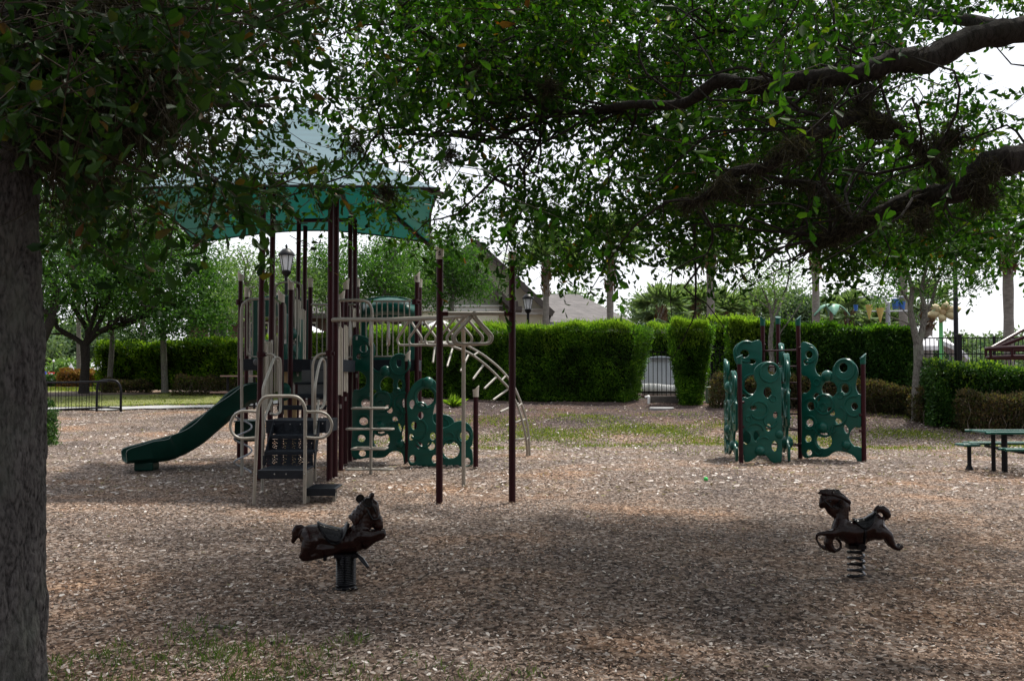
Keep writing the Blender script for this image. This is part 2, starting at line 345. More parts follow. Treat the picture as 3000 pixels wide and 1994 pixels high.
def brickmat(name, c1, c2, mortar, sc_, rowh, w, bump=.3):
    m, t, b = newmat(name); N = t.nodes; K = t.links
    tc = N.new('ShaderNodeTexCoord'); br = N.new('ShaderNodeTexBrick'); br.inputs['Scale'].default_value = sc_
    br.inputs['Color1'].default_value = (*c1, 1); br.inputs['Color2'].default_value = (*c2, 1); br.inputs['Mortar'].default_value = (*mortar, 1)
    br.inputs['Row Height'].default_value = rowh; br.inputs['Brick Width'].default_value = w; br.inputs['Mortar Size'].default_value = .012; br.inputs['Bias'].default_value = -.2
    sx = N.new('ShaderNodeSeparateXYZ'); cx = N.new('ShaderNodeCombineXYZ'); K.new(tc.outputs['Object'], sx.inputs[0])
    ad = N.new('ShaderNodeMath'); ad.operation = 'ADD'; K.new(sx.outputs[0], ad.inputs[0]); K.new(sx.outputs[1], ad.inputs[1])
    K.new(ad.outputs[0], cx.inputs[0]); K.new(sx.outputs[2], cx.inputs[1]); K.new(cx.outputs[0], br.inputs['Vector'])
    nz = N.new('ShaderNodeTexNoise'); nz.inputs['Scale'].default_value = 1.5; K.new(tc.outputs['Object'], nz.inputs['Vector'])
    mx = N.new('ShaderNodeMix'); mx.data_type = 'RGBA'; mx.blend_type = 'MULTIPLY'; mx.inputs[0].default_value = .5; K.new(br.outputs[0], mx.inputs[6]); K.new(nz.outputs[0], mx.inputs[7])
    K.new(mx.outputs[2], b.inputs['Base Color']); b.inputs['Roughness'].default_value = .9
    return m
M['brick'] = brickmat('brown_brick', (.14, .055, .04), (.09, .04, .03), (.16, .14, .12), 1, .08, .24)
M['shingle'] = brickmat('grey_shingle', (.20, .182, .178), (.14, .128, .125), (.09, .085, .085), 1, .15, .45)
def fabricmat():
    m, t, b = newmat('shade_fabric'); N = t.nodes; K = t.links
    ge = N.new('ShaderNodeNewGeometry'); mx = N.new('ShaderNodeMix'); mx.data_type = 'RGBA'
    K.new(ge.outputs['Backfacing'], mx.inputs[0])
    mx.inputs[6].default_value = (.070, .165, .205, 1); mx.inputs[7].default_value = (.004, .085, .068, 1)  # outer side paler and bluer: sky sheen put into its colour
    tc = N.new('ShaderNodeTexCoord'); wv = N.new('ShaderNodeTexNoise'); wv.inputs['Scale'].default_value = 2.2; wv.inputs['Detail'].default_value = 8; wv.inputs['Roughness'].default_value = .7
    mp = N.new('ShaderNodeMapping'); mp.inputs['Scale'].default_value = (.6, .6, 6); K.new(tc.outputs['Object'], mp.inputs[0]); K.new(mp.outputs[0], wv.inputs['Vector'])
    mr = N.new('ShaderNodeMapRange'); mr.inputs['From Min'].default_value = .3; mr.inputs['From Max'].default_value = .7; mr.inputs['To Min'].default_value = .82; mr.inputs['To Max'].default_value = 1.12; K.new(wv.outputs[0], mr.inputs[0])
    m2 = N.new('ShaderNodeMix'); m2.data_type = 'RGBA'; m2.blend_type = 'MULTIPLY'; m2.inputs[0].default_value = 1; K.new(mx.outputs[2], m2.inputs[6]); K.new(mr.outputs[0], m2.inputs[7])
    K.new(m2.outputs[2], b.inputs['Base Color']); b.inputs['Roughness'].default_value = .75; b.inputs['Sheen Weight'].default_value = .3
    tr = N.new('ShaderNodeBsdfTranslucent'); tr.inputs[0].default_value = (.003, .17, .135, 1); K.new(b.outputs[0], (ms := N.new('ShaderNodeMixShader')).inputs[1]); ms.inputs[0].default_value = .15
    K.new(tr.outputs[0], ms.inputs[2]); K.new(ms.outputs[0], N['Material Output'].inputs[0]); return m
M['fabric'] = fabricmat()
def groundmat():
    m, t, b = newmat('mulch_ground'); N = t.nodes; K = t.links
    tc = N.new('ShaderNodeTexCoord'); O = tc.outputs['Object']
    wn = N.new('ShaderNodeTexNoise'); wn.inputs['Scale'].default_value = 30; K.new(O, wn.inputs['Vector'])
    wm = N.new('ShaderNodeMix'); wm.data_type = 'RGBA'; wm.inputs[0].default_value = .02; K.new(O, wm.inputs[6]); K.new(wn.outputs[1], wm.inputs[7])
    vo = N.new('ShaderNodeTexVoronoi'); vo.inputs['Scale'].default_value = 38; mp = N.new('ShaderNodeMapping'); mp.inputs['Scale'].default_value = (1, .62, 1); K.new(wm.outputs[2], mp.inputs[0]); K.new(mp.outputs[0], vo.inputs['Vector'])
    sp = N.new('ShaderNodeSeparateColor'); K.new(vo.outputs['Color'], sp.inputs[0])
    rp = N.new('ShaderNodeValToRGB'); el = rp.color_ramp.elements
    while len(el) < 6: el.new(.5)
    for e, (p, c) in zip(el, CH): e.position = p; e.color = (*[x * .80 for x in c], 1)
    K.new(sp.outputs[0], rp.inputs[0])
    # drifts of fresher orange-brown chips and of old grey ones
    n1 = N.new('ShaderNodeTexNoise'); n1.inputs['Scale'].default_value = .45; n1.inputs['Detail'].default_value = 6; n1.inputs['Roughness'].default_value = .62; K.new(O, n1.inputs['Vector'])
    r1 = N.new('ShaderNodeValToRGB'); e1 = r1.color_ramp.elements; e1.new(.5); e1[0].position = .35; e1[2].position = .68
    for e, c in zip(e1, ((.50, .48, .50), (.78, .74, .72), (1.15, .86, .64))): e.color = (*c, 1)
    K.new(n1.outputs[0], r1.inputs[0])
    mx = N.new('ShaderNodeMix'); mx.data_type = 'RGBA'; mx.blend_type = 'MULTIPLY'; mx.inputs[0].default_value = 1; K.new(rp.outputs[0], mx.inputs[6]); K.new(r1.outputs[0], mx.inputs[7])
    # bark mulch on the bank is darker and greyer: mask by distance Y
    sx = N.new('ShaderNodeSeparateXYZ'); K.new(O, sx.inputs[0])
    n4 = N.new('ShaderNodeTexNoise'); n4.inputs['Scale'].default_value = .35; K.new(O, n4.inputs['Vector'])
    ad = N.new('ShaderNodeMath'); ad.operation = 'MULTIPLY_ADD'; ad.inputs[1].default_value = 5; K.new(n4.outputs[0], ad.inputs[0]); K.new(sx.outputs[1], ad.inputs[2])
    mr = N.new('ShaderNodeMapRange'); mr.inputs['From Min'].default_value = 27.5; mr.inputs['From Max'].default_value = 30; K.new(ad.outputs[0], mr.inputs[0])
    rt = N.new('ShaderNodeMath'); rt.operation = 'MULTIPLY_ADD'; rt.inputs[1].default_value = .2; K.new(sx.outputs[1], rt.inputs[0]); K.new(sx.outputs[0], rt.inputs[2])
    m5 = N.new('ShaderNodeMapRange'); m5.inputs['From Min'].default_value = -.5; m5.inputs['From Max'].default_value = 2; K.new(rt.outputs[0], m5.inputs[0])
    mm = N.new('ShaderNodeMath'); mm.operation = 'MULTIPLY'; K.new(mr.outputs[0], mm.inputs[0]); K.new(m5.outputs[0], mm.inputs[1])
    m2 = N.new('ShaderNodeMix'); m2.data_type = 'RGBA'; m2.blend_type = 'MULTIPLY'; K.new(mm.outputs[0], m2.inputs[0]); K.new(mx.outputs[2], m2.inputs[6]); m2.inputs[7].default_value = (.44, .40, .43, 1)
    K.new(m2.outputs[2], b.inputs['Base Color']); b.inputs['Roughness'].default_value = .9; b.inputs['Specular IOR Level'].default_value = .15
    bp = N.new('ShaderNodeBump'); bp.inputs['Strength'].default_value = .9; bp.inputs['Distance'].default_value = .03; K.new(sp.outputs[1], bp.inputs['Height'])
    n6 = N.new('ShaderNodeTexNoise'); n6.inputs['Scale'].default_value = 5; n6.inputs['Detail'].default_value = 6; K.new(O, n6.inputs['Vector'])
    b2 = N.new('ShaderNodeBump'); b2.inputs['Strength'].default_value = .5; b2.inputs['Distance'].default_value = .08; K.new(n6.outputs[0], b2.inputs['Height']); K.new(bp.outputs[0], b2.inputs['Normal'])
    K.new(b2.outputs[0], b.inputs['Normal']); return m
M['ground'] = groundmat()
M['lawn'] = pmat('lawn_soil', (.17, .20, .035), (.12, .12, .04), 3, .95, bump=.8, bscale=30)
M['bank'] = pmat('bark_mulch', (.11, .075, .055), (.05, .035, .03), 9, .95, bump=.9, bscale=40)

# =================================================================== SETTING: ground
def ground_sheet():
    def axis_pts(spec):
        out = []
        for a, b, st in spec: out += list(np.arange(a, b, st))
        return np.array(out + [spec[-1][1]])
    xs = axis_pts([(-900, -60, 60), (-60, -16, 2), (-16, 16, .25), (16, 60, 2), (60, 900, 60)])
    ys = axis_pts([(-200, -20, 30), (-20, 2, 1), (2, 46, .25), (46, 100, 3), (100, 1000, 60)])
    XX, YY = np.meshgrid(xs, ys); Z = gh(XX, YY)
    nx, ny = len(xs), len(ys); V = np.stack([XX, YY, Z], -1).reshape(-1, 3)
    me = bpy.data.meshes.new('ground'); i = np.arange(ny - 1)[:, None] * nx + np.arange(nx - 1)[None, :]
    Fq = np.stack([i, i + 1, i + nx + 1, i + nx], -1).reshape(-1, 4)
    me.vertices.add(len(V)); me.vertices.foreach_set('co', V.reshape(-1).astype(np.float32))
    me.loops.add(Fq.size); me.loops.foreach_set('vertex_index', Fq.reshape(-1).astype(np.int32))
    me.polygons.add(len(Fq)); me.polygons.foreach_set('loop_start', (np.arange(len(Fq)) * 4).astype(np.int32)); me.polygons.foreach_set('loop_total', np.full(len(Fq), 4, np.int32))
    me.update(calc_edges=True); me.polygons.foreach_set('use_smooth', np.ones(len(Fq), bool))
    tag(obj_from(me, 'ground', M['ground']), kind='structure')
ground_sheet()
def strip(name, edgeA, edgeB, mat, lift, n=60, k=8, kind='structure'):
    """sheet following the ground between two polylines given as (x,y) lists"""
    def res(e):
        e = [Vector((a, b, 0)) for a, b in e]; d = [0]
        for i in range(1, len(e)): d.append(d[-1] + (e[i] - e[i - 1]).length)
        out = []
        for q in np.linspace(0, d[-1], n):
            j = min(max(int(np.searchsorted(d, q)) - 1, 0), len(e) - 2); t = (q - d[j]) / max(d[j + 1] - d[j], 1e-9); out.append(e[j].lerp(e[j + 1], t))
        return out
    A, B = res(edgeA), res(edgeB); mb = MB()
    for i in range(n):
        for j in range(k + 1):
            p = A[i].lerp(B[i], j / k); mb.v.append(Vector((p.x, p.y, g(p.x, p.y) + lift)))
    for i in range(n - 1):
        for j in range(k):
            a = i * (k + 1) + j; mb.f.append([a, a + 1, a + k + 2, a + k + 1]); mb.mi.append(0)
    o = mb.build(name, mat, None, True); tag(o, kind=kind); return o
# lawn and footpath at the left, beyond the mulch
strip('lawn', [(-26, 36.5), (-14, 37.4), (-9, 40), (-4, 44)], [(-34, 58), (-19, 45.2), (-10, 44.3), (-6, 45.5)], M['lawn'], .035, 60, 14)
strip('lawn', [(-60, 37), (-24, 34)], [(-70, 70), (-32, 60)], M['lawn'], .03, 20, 12)
strip('footpath', [(-40, 35.2), (-14, 35.5), (-10.5, 36.8), (-7, 40.5), (-5, 46)], [(-40, 36.6), (-14, 36.7), (-11.2, 37.8), (-8.2, 41), (-6.3, 46)], M['concrete'], .045, 70, 5)

# wood chips, litter, grass
def on_ground(x, y, dz=.0): return np.stack([x, y, gh(x, y) + dz], -1)
def chips(name, n, y0, y1, xs, L0, L1, mat, lift=.012, tilt=.35, pw=1.0, xfun=None):
    u = rng.random(n) ** pw; y = y0 + (y1 - y0) * u
    x = (rng.random(n) * (xs[1] - xs[0]) + xs[0]) / F * y if xfun is None else xfun(n, y)
    a = rng.random(n) * 2 * np.pi; tl = rng.normal(size=n) * tilt
    ax = np.stack([np.cos(a), np.sin(a), tl * .6], -1); ax = unit(ax)
    L = L0 + (L1 - L0) * rng.random(n) ** 1.8; W = L * (.22 + .3 * rng.random(n))
    wear = np.zeros(n)
    for cx, cy, r2 in ((-1.31, 8.15, .38), (2.87, 8.55, .34), (-6.7, 17.8, 1.0), (-2.7, 12.9, .6), (-1.6, 16.6, .8)): wear = np.maximum(wear, np.exp(-((x - cx) ** 2 + (y - cy) ** 2 * .8) / r2 ** 2))
    thin = .5 + .5 * np.sin(x * 1.3 + 2 * np.sin(y * .9)) * np.sin(y * 1.1 + 1.6 * np.sin(x * .8)); bank = sm((y - 27.2) / 1.5) * sm((x + y * .2 + .5) / 2)
    kp = (rng.random(n) > .82 * wear) & (rng.random(n) > .40 * thin) & (rng.random(n) > .72 * bank)
    x, y, a, tl, ax, L, W = x[kp], y[kp], a[kp], tl[kp], ax[kp], L[kp], W[kp]; n = len(x)
    up = unit(np.stack([rng.normal(size=n) * tilt, rng.normal(size=n) * tilt, np.ones(n)], -1)); sd = unit(np.cross(up, ax))
    c = on_ground(x, y, lift) + np.stack([x * 0, x * 0, rng.random(n) * .012], -1)
    L = L[:, None]; W = W[:, None]
    V = np.stack([c - ax * L / 2 - sd * W * .3, c - ax * L * .1 - sd * W / 2, c + ax * L / 2 - sd * W * .2, c + ax * L * .4 + sd * W * .35, c - ax * L * .3 + sd * W / 2], 1)
    return tag(np_mesh(name, V, 5, mat), 'loose grey-brown wood chips covering the play area ground' if mat is M['chip'] else 'dry fallen leaves scattered over the ground', 'wood chips' if mat is M['chip'] else 'leaf litter', None, 'stuff')
chips('wood_chips', 280000, 4.6, 18, (-1650, 1650), .009, .034, M['chip'], pw=1.25)
chips('leaf_litter', 20000, 4.6, 13, (-1650, 1650), .018, .055, M['litter'], lift=.02, tilt=.3, pw=1.1)
chips('leaf_litter', 42000, 14, 37, (-1550, 1550), .04, .10, M['litter'], lift=.02, tilt=.3, pw=.9)
def blades(name, x, y, h0, h1, mat, label, w=.012, lean=.5):
    n = len(x); c = on_ground(x, y, .0); ax = unit(np.stack([rng.normal(size=n) * lean, rng.normal(size=n) * lean, np.ones(n)], -1))
    H = h0 + (h1 - h0) * rng.random(n); V, f = leaves(c, ax, H, np.full(n, w), 'q', .25)
    return tag(np_mesh(name, V, 4, mat, faces=f), label, 'grass', None, 'stuff')
def clumps(n, cx, cy, sx, sy, k):
    a = rng.normal(size=(n, 2)) * [sx, sy] + [cx, cy]; i = rng.integers(0, n, k)
    return a[i, 0] + rng.normal(size=k) * .07, a[i, 1] + rng.normal(size=k) * .07
x1, y1 = clumps(50, -1.75, 5.9, .45, .38, 1500); x2, y2 = clumps(22, -.6, 5.4, .5, .3, 420); x3, y3 = clumps(8, .1, 5.3, .5, .2, 120)
blades('weeds', np.concatenate([x1, x2, x3]), np.concatenate([y1, y2, y3]), .03, .10, M['grassdark'], 'sparse dark green weeds growing through the chips beside the big oak', .006, .6)
n = 60000; x = rng.uniform(-450, 1750, n) / F * 26; y = 25.8 + rng.normal(size=n) * 1.5 + .5 * np.sin(x * .8) - .9 * sm((x - 4) / 6)
keep = (np.sin(x * 2.1 + y * 1.7) + np.sin(x * .7 - y * 2.9) + rng.normal(size=n) * .9) > .75 - 1.3 * np.exp(-((x - 2.6) / 3.2) ** 2) * np.exp(-((y - 25.7) / 1.6) ** 2)
blades('grass_strip', x[keep], y[keep], .03, .08, M['grass'], 'thin patchy strip of grass between the wood chips and the mulch bank', .02, .7)
n = 60000; x = rng.uniform(-30, -5.2, n); y = rng.uniform(34, 58, n)
lim0 = np.interp(x, [-30, -14, -11, -8, -6], [36.7, 36.8, 38, 41.2, 45]); keep = (y > lim0) & (y < np.where(x > -19, 45.2, 58)) & (np.abs((x + 18.6) / 3.6) ** 2 + np.abs((y - 43.7) / 2.2) ** 2 > 1)
blades('lawn_grass', x[keep], y[keep], .03, .09, M['grass'], 'short yellow-green lawn beyond the footpath at the left', .05, .8)

# =================================================================== trees
def crown_leaves(blobs, n, size, asp=.42, clump=.28, perclump=14, kind='ov', droop=.25):
    """leaf clumps spread through ellipsoid blobs: list of (cx,cy,cz,rx,ry,rz)"""
    vol = np.array([b[3] * b[4] * b[5] for b in blobs]) ** .75; nc = max(1, n // perclump)
    bi = rng.choice(len(blobs), nc, p=vol / vol.sum()); B = np.array(blobs)[bi]
    d = rdir(nc); r = rng.random(nc)[:, None] ** .42 * (1 + .22 * rng.normal(size=nc))[:, None]
    c = B[:, :3] + d * r * B[:, 3:]
    ci = np.repeat(np.arange(nc), perclump); m = len(ci)
    pos = c[ci] + rng.normal(size=(m, 3)) * clump * np.array([1, 1, .6])
    ax = rdir(m) + (c[ci] - B[ci, :3]) * .15; ax[:, 2] -= droop
    L = size * (.6 + .8 * rng.random(m))
    return leaves(pos, ax, L, L * asp, kind)
def limb_pts(a, b, k=5, wob=.12):
    a = Vector(a); b = Vector(b); d = (b - a).length; out = [a]
    for i in range(1, k):
        t = i / k; p = a.lerp(b, t) + Vector((random.gauss(0, 1), random.gauss(0, 1), random.gauss(0, .6))) * d * wob * .5; p.z += math.sin(t * math.pi) * d * .06; out.append(p)
    return out + [b]
def grow(mb, a, b, r0, depth, spread=.5):
    pts = limb_pts(a, b); n = len(pts); mb.tube(catmull(pts, 3), [r0 * (1 - .62 * i / ((n - 1) * 3)) for i in range((n - 1) * 3 + 1)], 7 if r0 > .06 else 5)
    if depth <= 0: return
    L = (Vector(b) - Vector(a)).length
    for k in range(random.randint(2, 4)):
        t = random.uniform(.35, .95); p = pts[min(int(t * (n - 1)), n - 1)]
        d = (Vector(b) - Vector(a)).normalized() + Vector((random.gauss(0, 1), random.gauss(0, 1), random.gauss(0, .8))) * spread
        grow(mb, p, p + d.normalized() * L * random.uniform(.35, .6), r0 * .45, depth - 1, spread)
def tree(name, base, trunk, blobs, n, size, label, leafm, barkm, group=None, forks=None, asp=.42, clump=.28, depth=1, cat='tree', perclump=14, kind='ov'):
    """trunk: list of (point, radius) from the ground to the fork"""
    root = thing(name, base, label, cat, group); base = Vector(base)
    mb = MB(); pts = [base + Vector(p) for p, r in trunk]; rr = [r for p, r in trunk]
    cp = catmull(pts, 4); cr = np.interp(np.linspace(0, len(rr) - 1, len(cp)), range(len(rr)), rr); mb.tube(cp, list(cr), 12)
    mb.build('trunk', barkm, root, True)
    lb = MB(); top = pts[-1]; bl = [tuple(Vector(b[:3]) + base) + tuple(b[3:]) for b in blobs]
    for f in (forks if forks else [Vector(b[:3]) for b in bl]):
        f = Vector(f) + (base if forks else Vector())
        grow(lb, top, f, rr[-1] * .62, depth)
    lb.build('limbs', barkm, root, True)
    V, fc = crown_leaves(bl, n, size, asp, clump, perclump, kind); np_mesh('crown', V, 6, leafm, root, faces=fc)
    return root
# --- left background oak standing on the lawn in a mulch ring
strip('mulch_ring', [(-22, 43.4), (-18.4, 41.9), (-15, 43.4)], [(-22, 44.2), (-18.4, 45.4), (-15, 44.2)], M['bank'], .05, 24, 6)
bx, by = X(247, 43.6), 43.6
tree('oak_tree', (bx, by, g(bx, by) - .02), [((0, 0, 0), .27), ((0, 0, .35), .20), ((.05, 0, 1.3), .18), ((.02, 0, 2.1), .2)],
     [(-1.5, 0, 4.0, 2.3, 2.2, 1.2), (1.6, 0, 4.6, 2.6, 2.4, 1.3), (3.9, .3, 4.1, 2.1, 2, 1.3), (0, .5, 6.4, 3.2, 2.6, 1.7), (2.8, .5, 6.4, 2.8, 2.4, 1.7), (-.8, .5, 8.6, 2.8, 2.4, 1.8), (2.2, .5, 9, 2.5, 2.4, 1.6), (5.1, .5, 5.0, 1.5, 1.5, 1.3), (3.9,-.5,2.9,1.7,1.5,.8), (5.4, -.3, 3.2, 1.5, 1.4, .9), (2.4, -.6, 2.6, 1.2, 1.0, .5), (6.2, .3, 4.3, 1.3, 1.3, .9), (-3.6, -.4, 3.4, 1.3, 1.3, .8), (-3.4, .5, 5.2, 1.8, 2, 1.6), (-3, .5, 8.0, 2.2, 2, 1.8)],
     42000, .15, 'round-crowned oak with dark low-forking trunk on the left lawn', M['treeleaf'], M['barkdark'], clump=.22, depth=2,
     forks=[(-2.6, 0, 3.6), (-1.2, .3, 5.6), (2.8, 0, 3.3), (4.4, .2, 4.0), (.4, 0, 6), (2.0, .4, 5.4)])
for px, Y, rb, lean, label, bl in ((322, 45.0, .13, .1, 'slim grey-trunked tree in front of the left hedge, nearest the dark oak', [(0, 0, 4.2, 1.8, 1.6, 1.2), (.5, 0, 6, 1.9, 1.6, 1.5)]),
                                 (484, 44.6, .155, -.1, 'pale mottled trunk tree standing in front of the middle of the left hedge', [(.2, 0, 3.9, 1.9, 1.6, 1.0), (-1.2, 0, 5.2, 1.6, 1.6, 1.4), (1.4, 0, 5.4, 1.9, 1.6, 1.4), (0, 0, 7.0, 2.2, 1.8, 1.5)])):
    bx = X(px, Y)
    tree('small_tree', (bx, Y, g(bx, Y) - .02), [((0, 0, 0), rb * 1.25), ((0, 0, .3), rb), ((lean * .5, 0, 1.4), rb * .9), ((lean, 0, 2.5), rb * .75)], bl, 7500, .14, label, M['treeleaf'], M['barkgrey'], 'small trees by the left hedge', clump=.25)
bx = X(60, 41); tree('oak_tree', (bx, 41, g(bx, 41)), [((0, 0, 0), .3), ((.3, 0, 1.2), .24), ((.95, 0, 2.6), .2), ((1.3, 0, 3.4), .17)], [(1.3, 0, 5, 2.3, 2, 1.4), (0, 0, 7, 3, 2, 2), (-2, 0, 5.5, 2, 2, 1.5)], 9000, .15, 'leaning oak half hidden behind the big trunk at the left edge', M['treeleaf'], M['barkdark'], clump=.25)
# --- trees behind the play structure
def bgtree(px, Y, H, rx, n, label, leafm, zlow=2.2, pale=True, dens=1.0, size=.17, seed=1, name='background_tree', group='trees behind the play structure'):
    random.seed(seed); bx = X(px, Y); bl = []
    for k in range(9):
        a = random.uniform(0, 6.3); q = random.uniform(0, .75); z = zlow + 1 + (H - zlow - 2) * (k + .5) / 9
        w = rx * math.sin(math.pi * min(.92, .25 + .65 * (k + .5) / 9)) ** .7
        bl.append((math.cos(a) * q * w, math.sin(a) * q * w, z, w * .62, w * .62, (H - zlow) * .13))
    return tree(name, (bx, Y, g(bx, Y) - .02), [((0, 0, 0), .17), ((.03, 0, 1.2), .14), ((-.05, 0, zlow + .4), .12), ((.05, 0, H * .55), .07)], bl, n, size, label, leafm, M['barkgrey'], group, clump=.3, depth=1)
bgtree(728, 38.5, 7.0, 1.55, 2600, 'thin sparse young tree with grey trunk seen left of the play structure', M['paleleaf'], 2.5, seed=3, size=.11)
bgtree(640, 56, 8.0, 2.6, 4200, 'airy light green tree over the left hedge in front of the brick building', M['paleleaf'], 3, seed=4)
bgtree(860, 40.5, 6.7, 1.9, 4200, 'light green tree behind the lamp post among the tall maroon posts', M['paleleaf'], 2.6, seed=5, size=.13)
bgtree(985, 42, 7.2, 2.2, 7000, 'leafy green tree behind the right side of the fabric roof', M['treeleaf'], 2.8, seed=6, size=.13)
bgtree(1120, 41, 7.4, 2.3, 8000, 'full green tree with grey stems behind the ring ladder', M['treeleaf'], 2.6, seed=8, size=.13)
bgtree(1325, 43, 7.6, 2.0, 8500, 'small green tree in front of the cream clubhouse gable', M['treeleaf'], 3.0, seed=9, size=.13)
bgtree(1185, 52, 9.5, 3.0, 6000, 'taller pale tree rising behind the ring ladder posts', M['paleleaf'], 3.4, seed=10)
bgtree(420, 58, 11, 4.2, 7000, 'tall green tree far behind the left hedge', M['treeleaf'], 3.2, seed=11)
bgtree(230, 62, 13, 4.5, 7000, 'tall green tree far behind the dark oak on the lawn', M['treeleaf'], 5.5, seed=12)
# --- bare-ish crape tree and forked tree at the right
def traced_tree(name, base, limbs, label, leafm, n, blobs, size, barkm, asp=.42, clump=.2):
    root = thing(name, base, label, 'tree'); tb = MB(); lb = MB()
    for k, (pts, r0, r1) in enumerate(limbs):
        cp = catmull(pts, 5); (tb if k == 0 else lb).tube(cp, list(np.linspace(r0, r1, len(cp))), 10)
    tb.build('trunk', barkm, root, True)
    for k in range(26):
        pts, r0, r1 = random.choice(limbs[1:]); p = Vector(random.choice(pts[1:])); q = p + Vector((random.gauss(0, .5), random.gauss(0, .4), random.uniform(.1, .9)))
        lb.tube(catmull(limb_pts(p, q, 3, .2), 2), list(np.linspace(r1 * .6, r1 * .2, 7)), 5)
    lb.build('limbs', barkm, root, True)
    V, fc = crown_leaves(blobs, n, size, asp, clump, 8); np_mesh('crown', V, 6, leafm, root, faces=fc); return root
Y = 29.5; b0 = GP(2262, Y)
traced_tree('crape_tree', b0, [([b0 - Vector((0, 0, .05)), P(2262, 1060, Y), P(2257, 1000, Y), P(2262, 950, Y)], .085, .06),
    ([P(2262, 955, Y), P(2255, 900, Y), P(2235, 850, Y), P(2215, 815, Y)], .05, .015), ([P(2262, 950, Y), P(2280, 905, Y), P(2300, 860, Y + .4), P(2310, 810, Y + .5)], .045, .012),
    ([P(2260, 930, Y), P(2272, 880, Y), P(2265, 830, Y), P(2275, 790, Y)], .04, .01), ([P(2275, 990, Y), P(2300, 955, Y), P(2330, 915, Y), P(2350, 880, Y)], .025, .01), ([P(2257, 905, Y), P(2215, 875, Y), P(2190, 850, Y)], .025, .01)],
    'thin nearly bare grey-barked tree behind the free-standing climbing frame', M['paleleaf'], 1500,
    [tuple(P(2262, 850, Y)) + (.9, .7, .6), tuple(P(2300, 800, Y)) + (.9, .7, .5), tuple(P(2210, 830, Y)) + (.6, .6, .4)], .09, M['barkgrey'])
Y = 27.6; b0 = GP(2688, Y)
traced_tree('forked_tree', b0, [([b0 - Vector((0, 0, .05)), P(2690, 1140, Y), P(2693, 1075, Y), P(2690, 1010, Y)], .19, .13),
    ([P(2689, 1015, Y), P(2677, 960, Y), P(2667, 900, Y), P(2672, 845, Y), P(2650, 780, Y)], .10, .05), ([P(2691, 1010, Y), P(2704, 955, Y), P(2710, 910, Y), P(2700, 850, Y), P(2715, 780, Y)], .095, .045),
    ([P(2709, 915, Y), P(2730, 885, Y), P(2745, 830, Y), P(2770, 790, Y)], .05, .02), ([P(2668, 890, Y), P(2640, 850, Y), P(2610, 800, Y)], .045, .02)],
    'mottled grey fork-trunked tree between the tall right hedge and the low hedge', M['treeleaf'], 9000,
    [tuple(P(2690, 720, Y)) + (1.6, 1.4, 1.0), tuple(P(2600, 760, Y)) + (1.2, 1.2, .7), tuple(P(2800, 760, Y)) + (1.3, 1.2, .8), tuple(P(2700, 610, Y)) + (2.0, 1.5, 1.1), tuple(P(2850, 690, Y)) + (1.0, 1, .8), tuple(P(2750, 850, Y)) + (.9, .9, .5), tuple(P(2830, 820, Y)) + (.7, .8, .5), tuple(P(2610, 850, Y)) + (.7, .8, .4)], .095, M['barkgrey'])
# --- far tree line
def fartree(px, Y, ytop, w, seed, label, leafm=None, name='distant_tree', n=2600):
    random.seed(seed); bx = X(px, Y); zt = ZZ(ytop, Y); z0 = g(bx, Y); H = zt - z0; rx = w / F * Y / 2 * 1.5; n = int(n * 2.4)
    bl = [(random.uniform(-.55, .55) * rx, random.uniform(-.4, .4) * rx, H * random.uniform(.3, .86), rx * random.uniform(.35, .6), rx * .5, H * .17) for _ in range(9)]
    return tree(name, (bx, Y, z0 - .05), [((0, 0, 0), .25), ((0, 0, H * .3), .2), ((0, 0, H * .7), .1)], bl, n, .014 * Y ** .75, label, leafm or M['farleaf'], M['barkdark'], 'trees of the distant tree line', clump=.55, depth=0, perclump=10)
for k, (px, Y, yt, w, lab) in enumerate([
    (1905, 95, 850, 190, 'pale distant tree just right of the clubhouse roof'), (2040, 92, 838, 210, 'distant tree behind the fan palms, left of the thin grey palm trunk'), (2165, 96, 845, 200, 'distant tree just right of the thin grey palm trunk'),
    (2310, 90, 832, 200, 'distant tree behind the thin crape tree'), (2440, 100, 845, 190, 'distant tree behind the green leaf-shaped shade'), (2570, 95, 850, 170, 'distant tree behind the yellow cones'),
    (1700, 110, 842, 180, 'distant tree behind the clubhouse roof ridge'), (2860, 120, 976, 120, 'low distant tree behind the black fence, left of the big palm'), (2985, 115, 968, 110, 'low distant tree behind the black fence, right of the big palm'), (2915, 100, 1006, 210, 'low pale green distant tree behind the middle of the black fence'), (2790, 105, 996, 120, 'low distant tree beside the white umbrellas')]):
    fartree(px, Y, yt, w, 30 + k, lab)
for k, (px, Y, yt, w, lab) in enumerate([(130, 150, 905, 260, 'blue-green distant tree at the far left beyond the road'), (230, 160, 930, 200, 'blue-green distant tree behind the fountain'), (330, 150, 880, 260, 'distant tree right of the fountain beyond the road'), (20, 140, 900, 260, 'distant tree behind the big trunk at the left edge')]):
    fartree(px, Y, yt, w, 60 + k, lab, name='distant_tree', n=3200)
fartree(203, 105, 1052, 60, 77, 'bright yellow-green small tree beside the fountain', M['paleleaf'], n=1500)

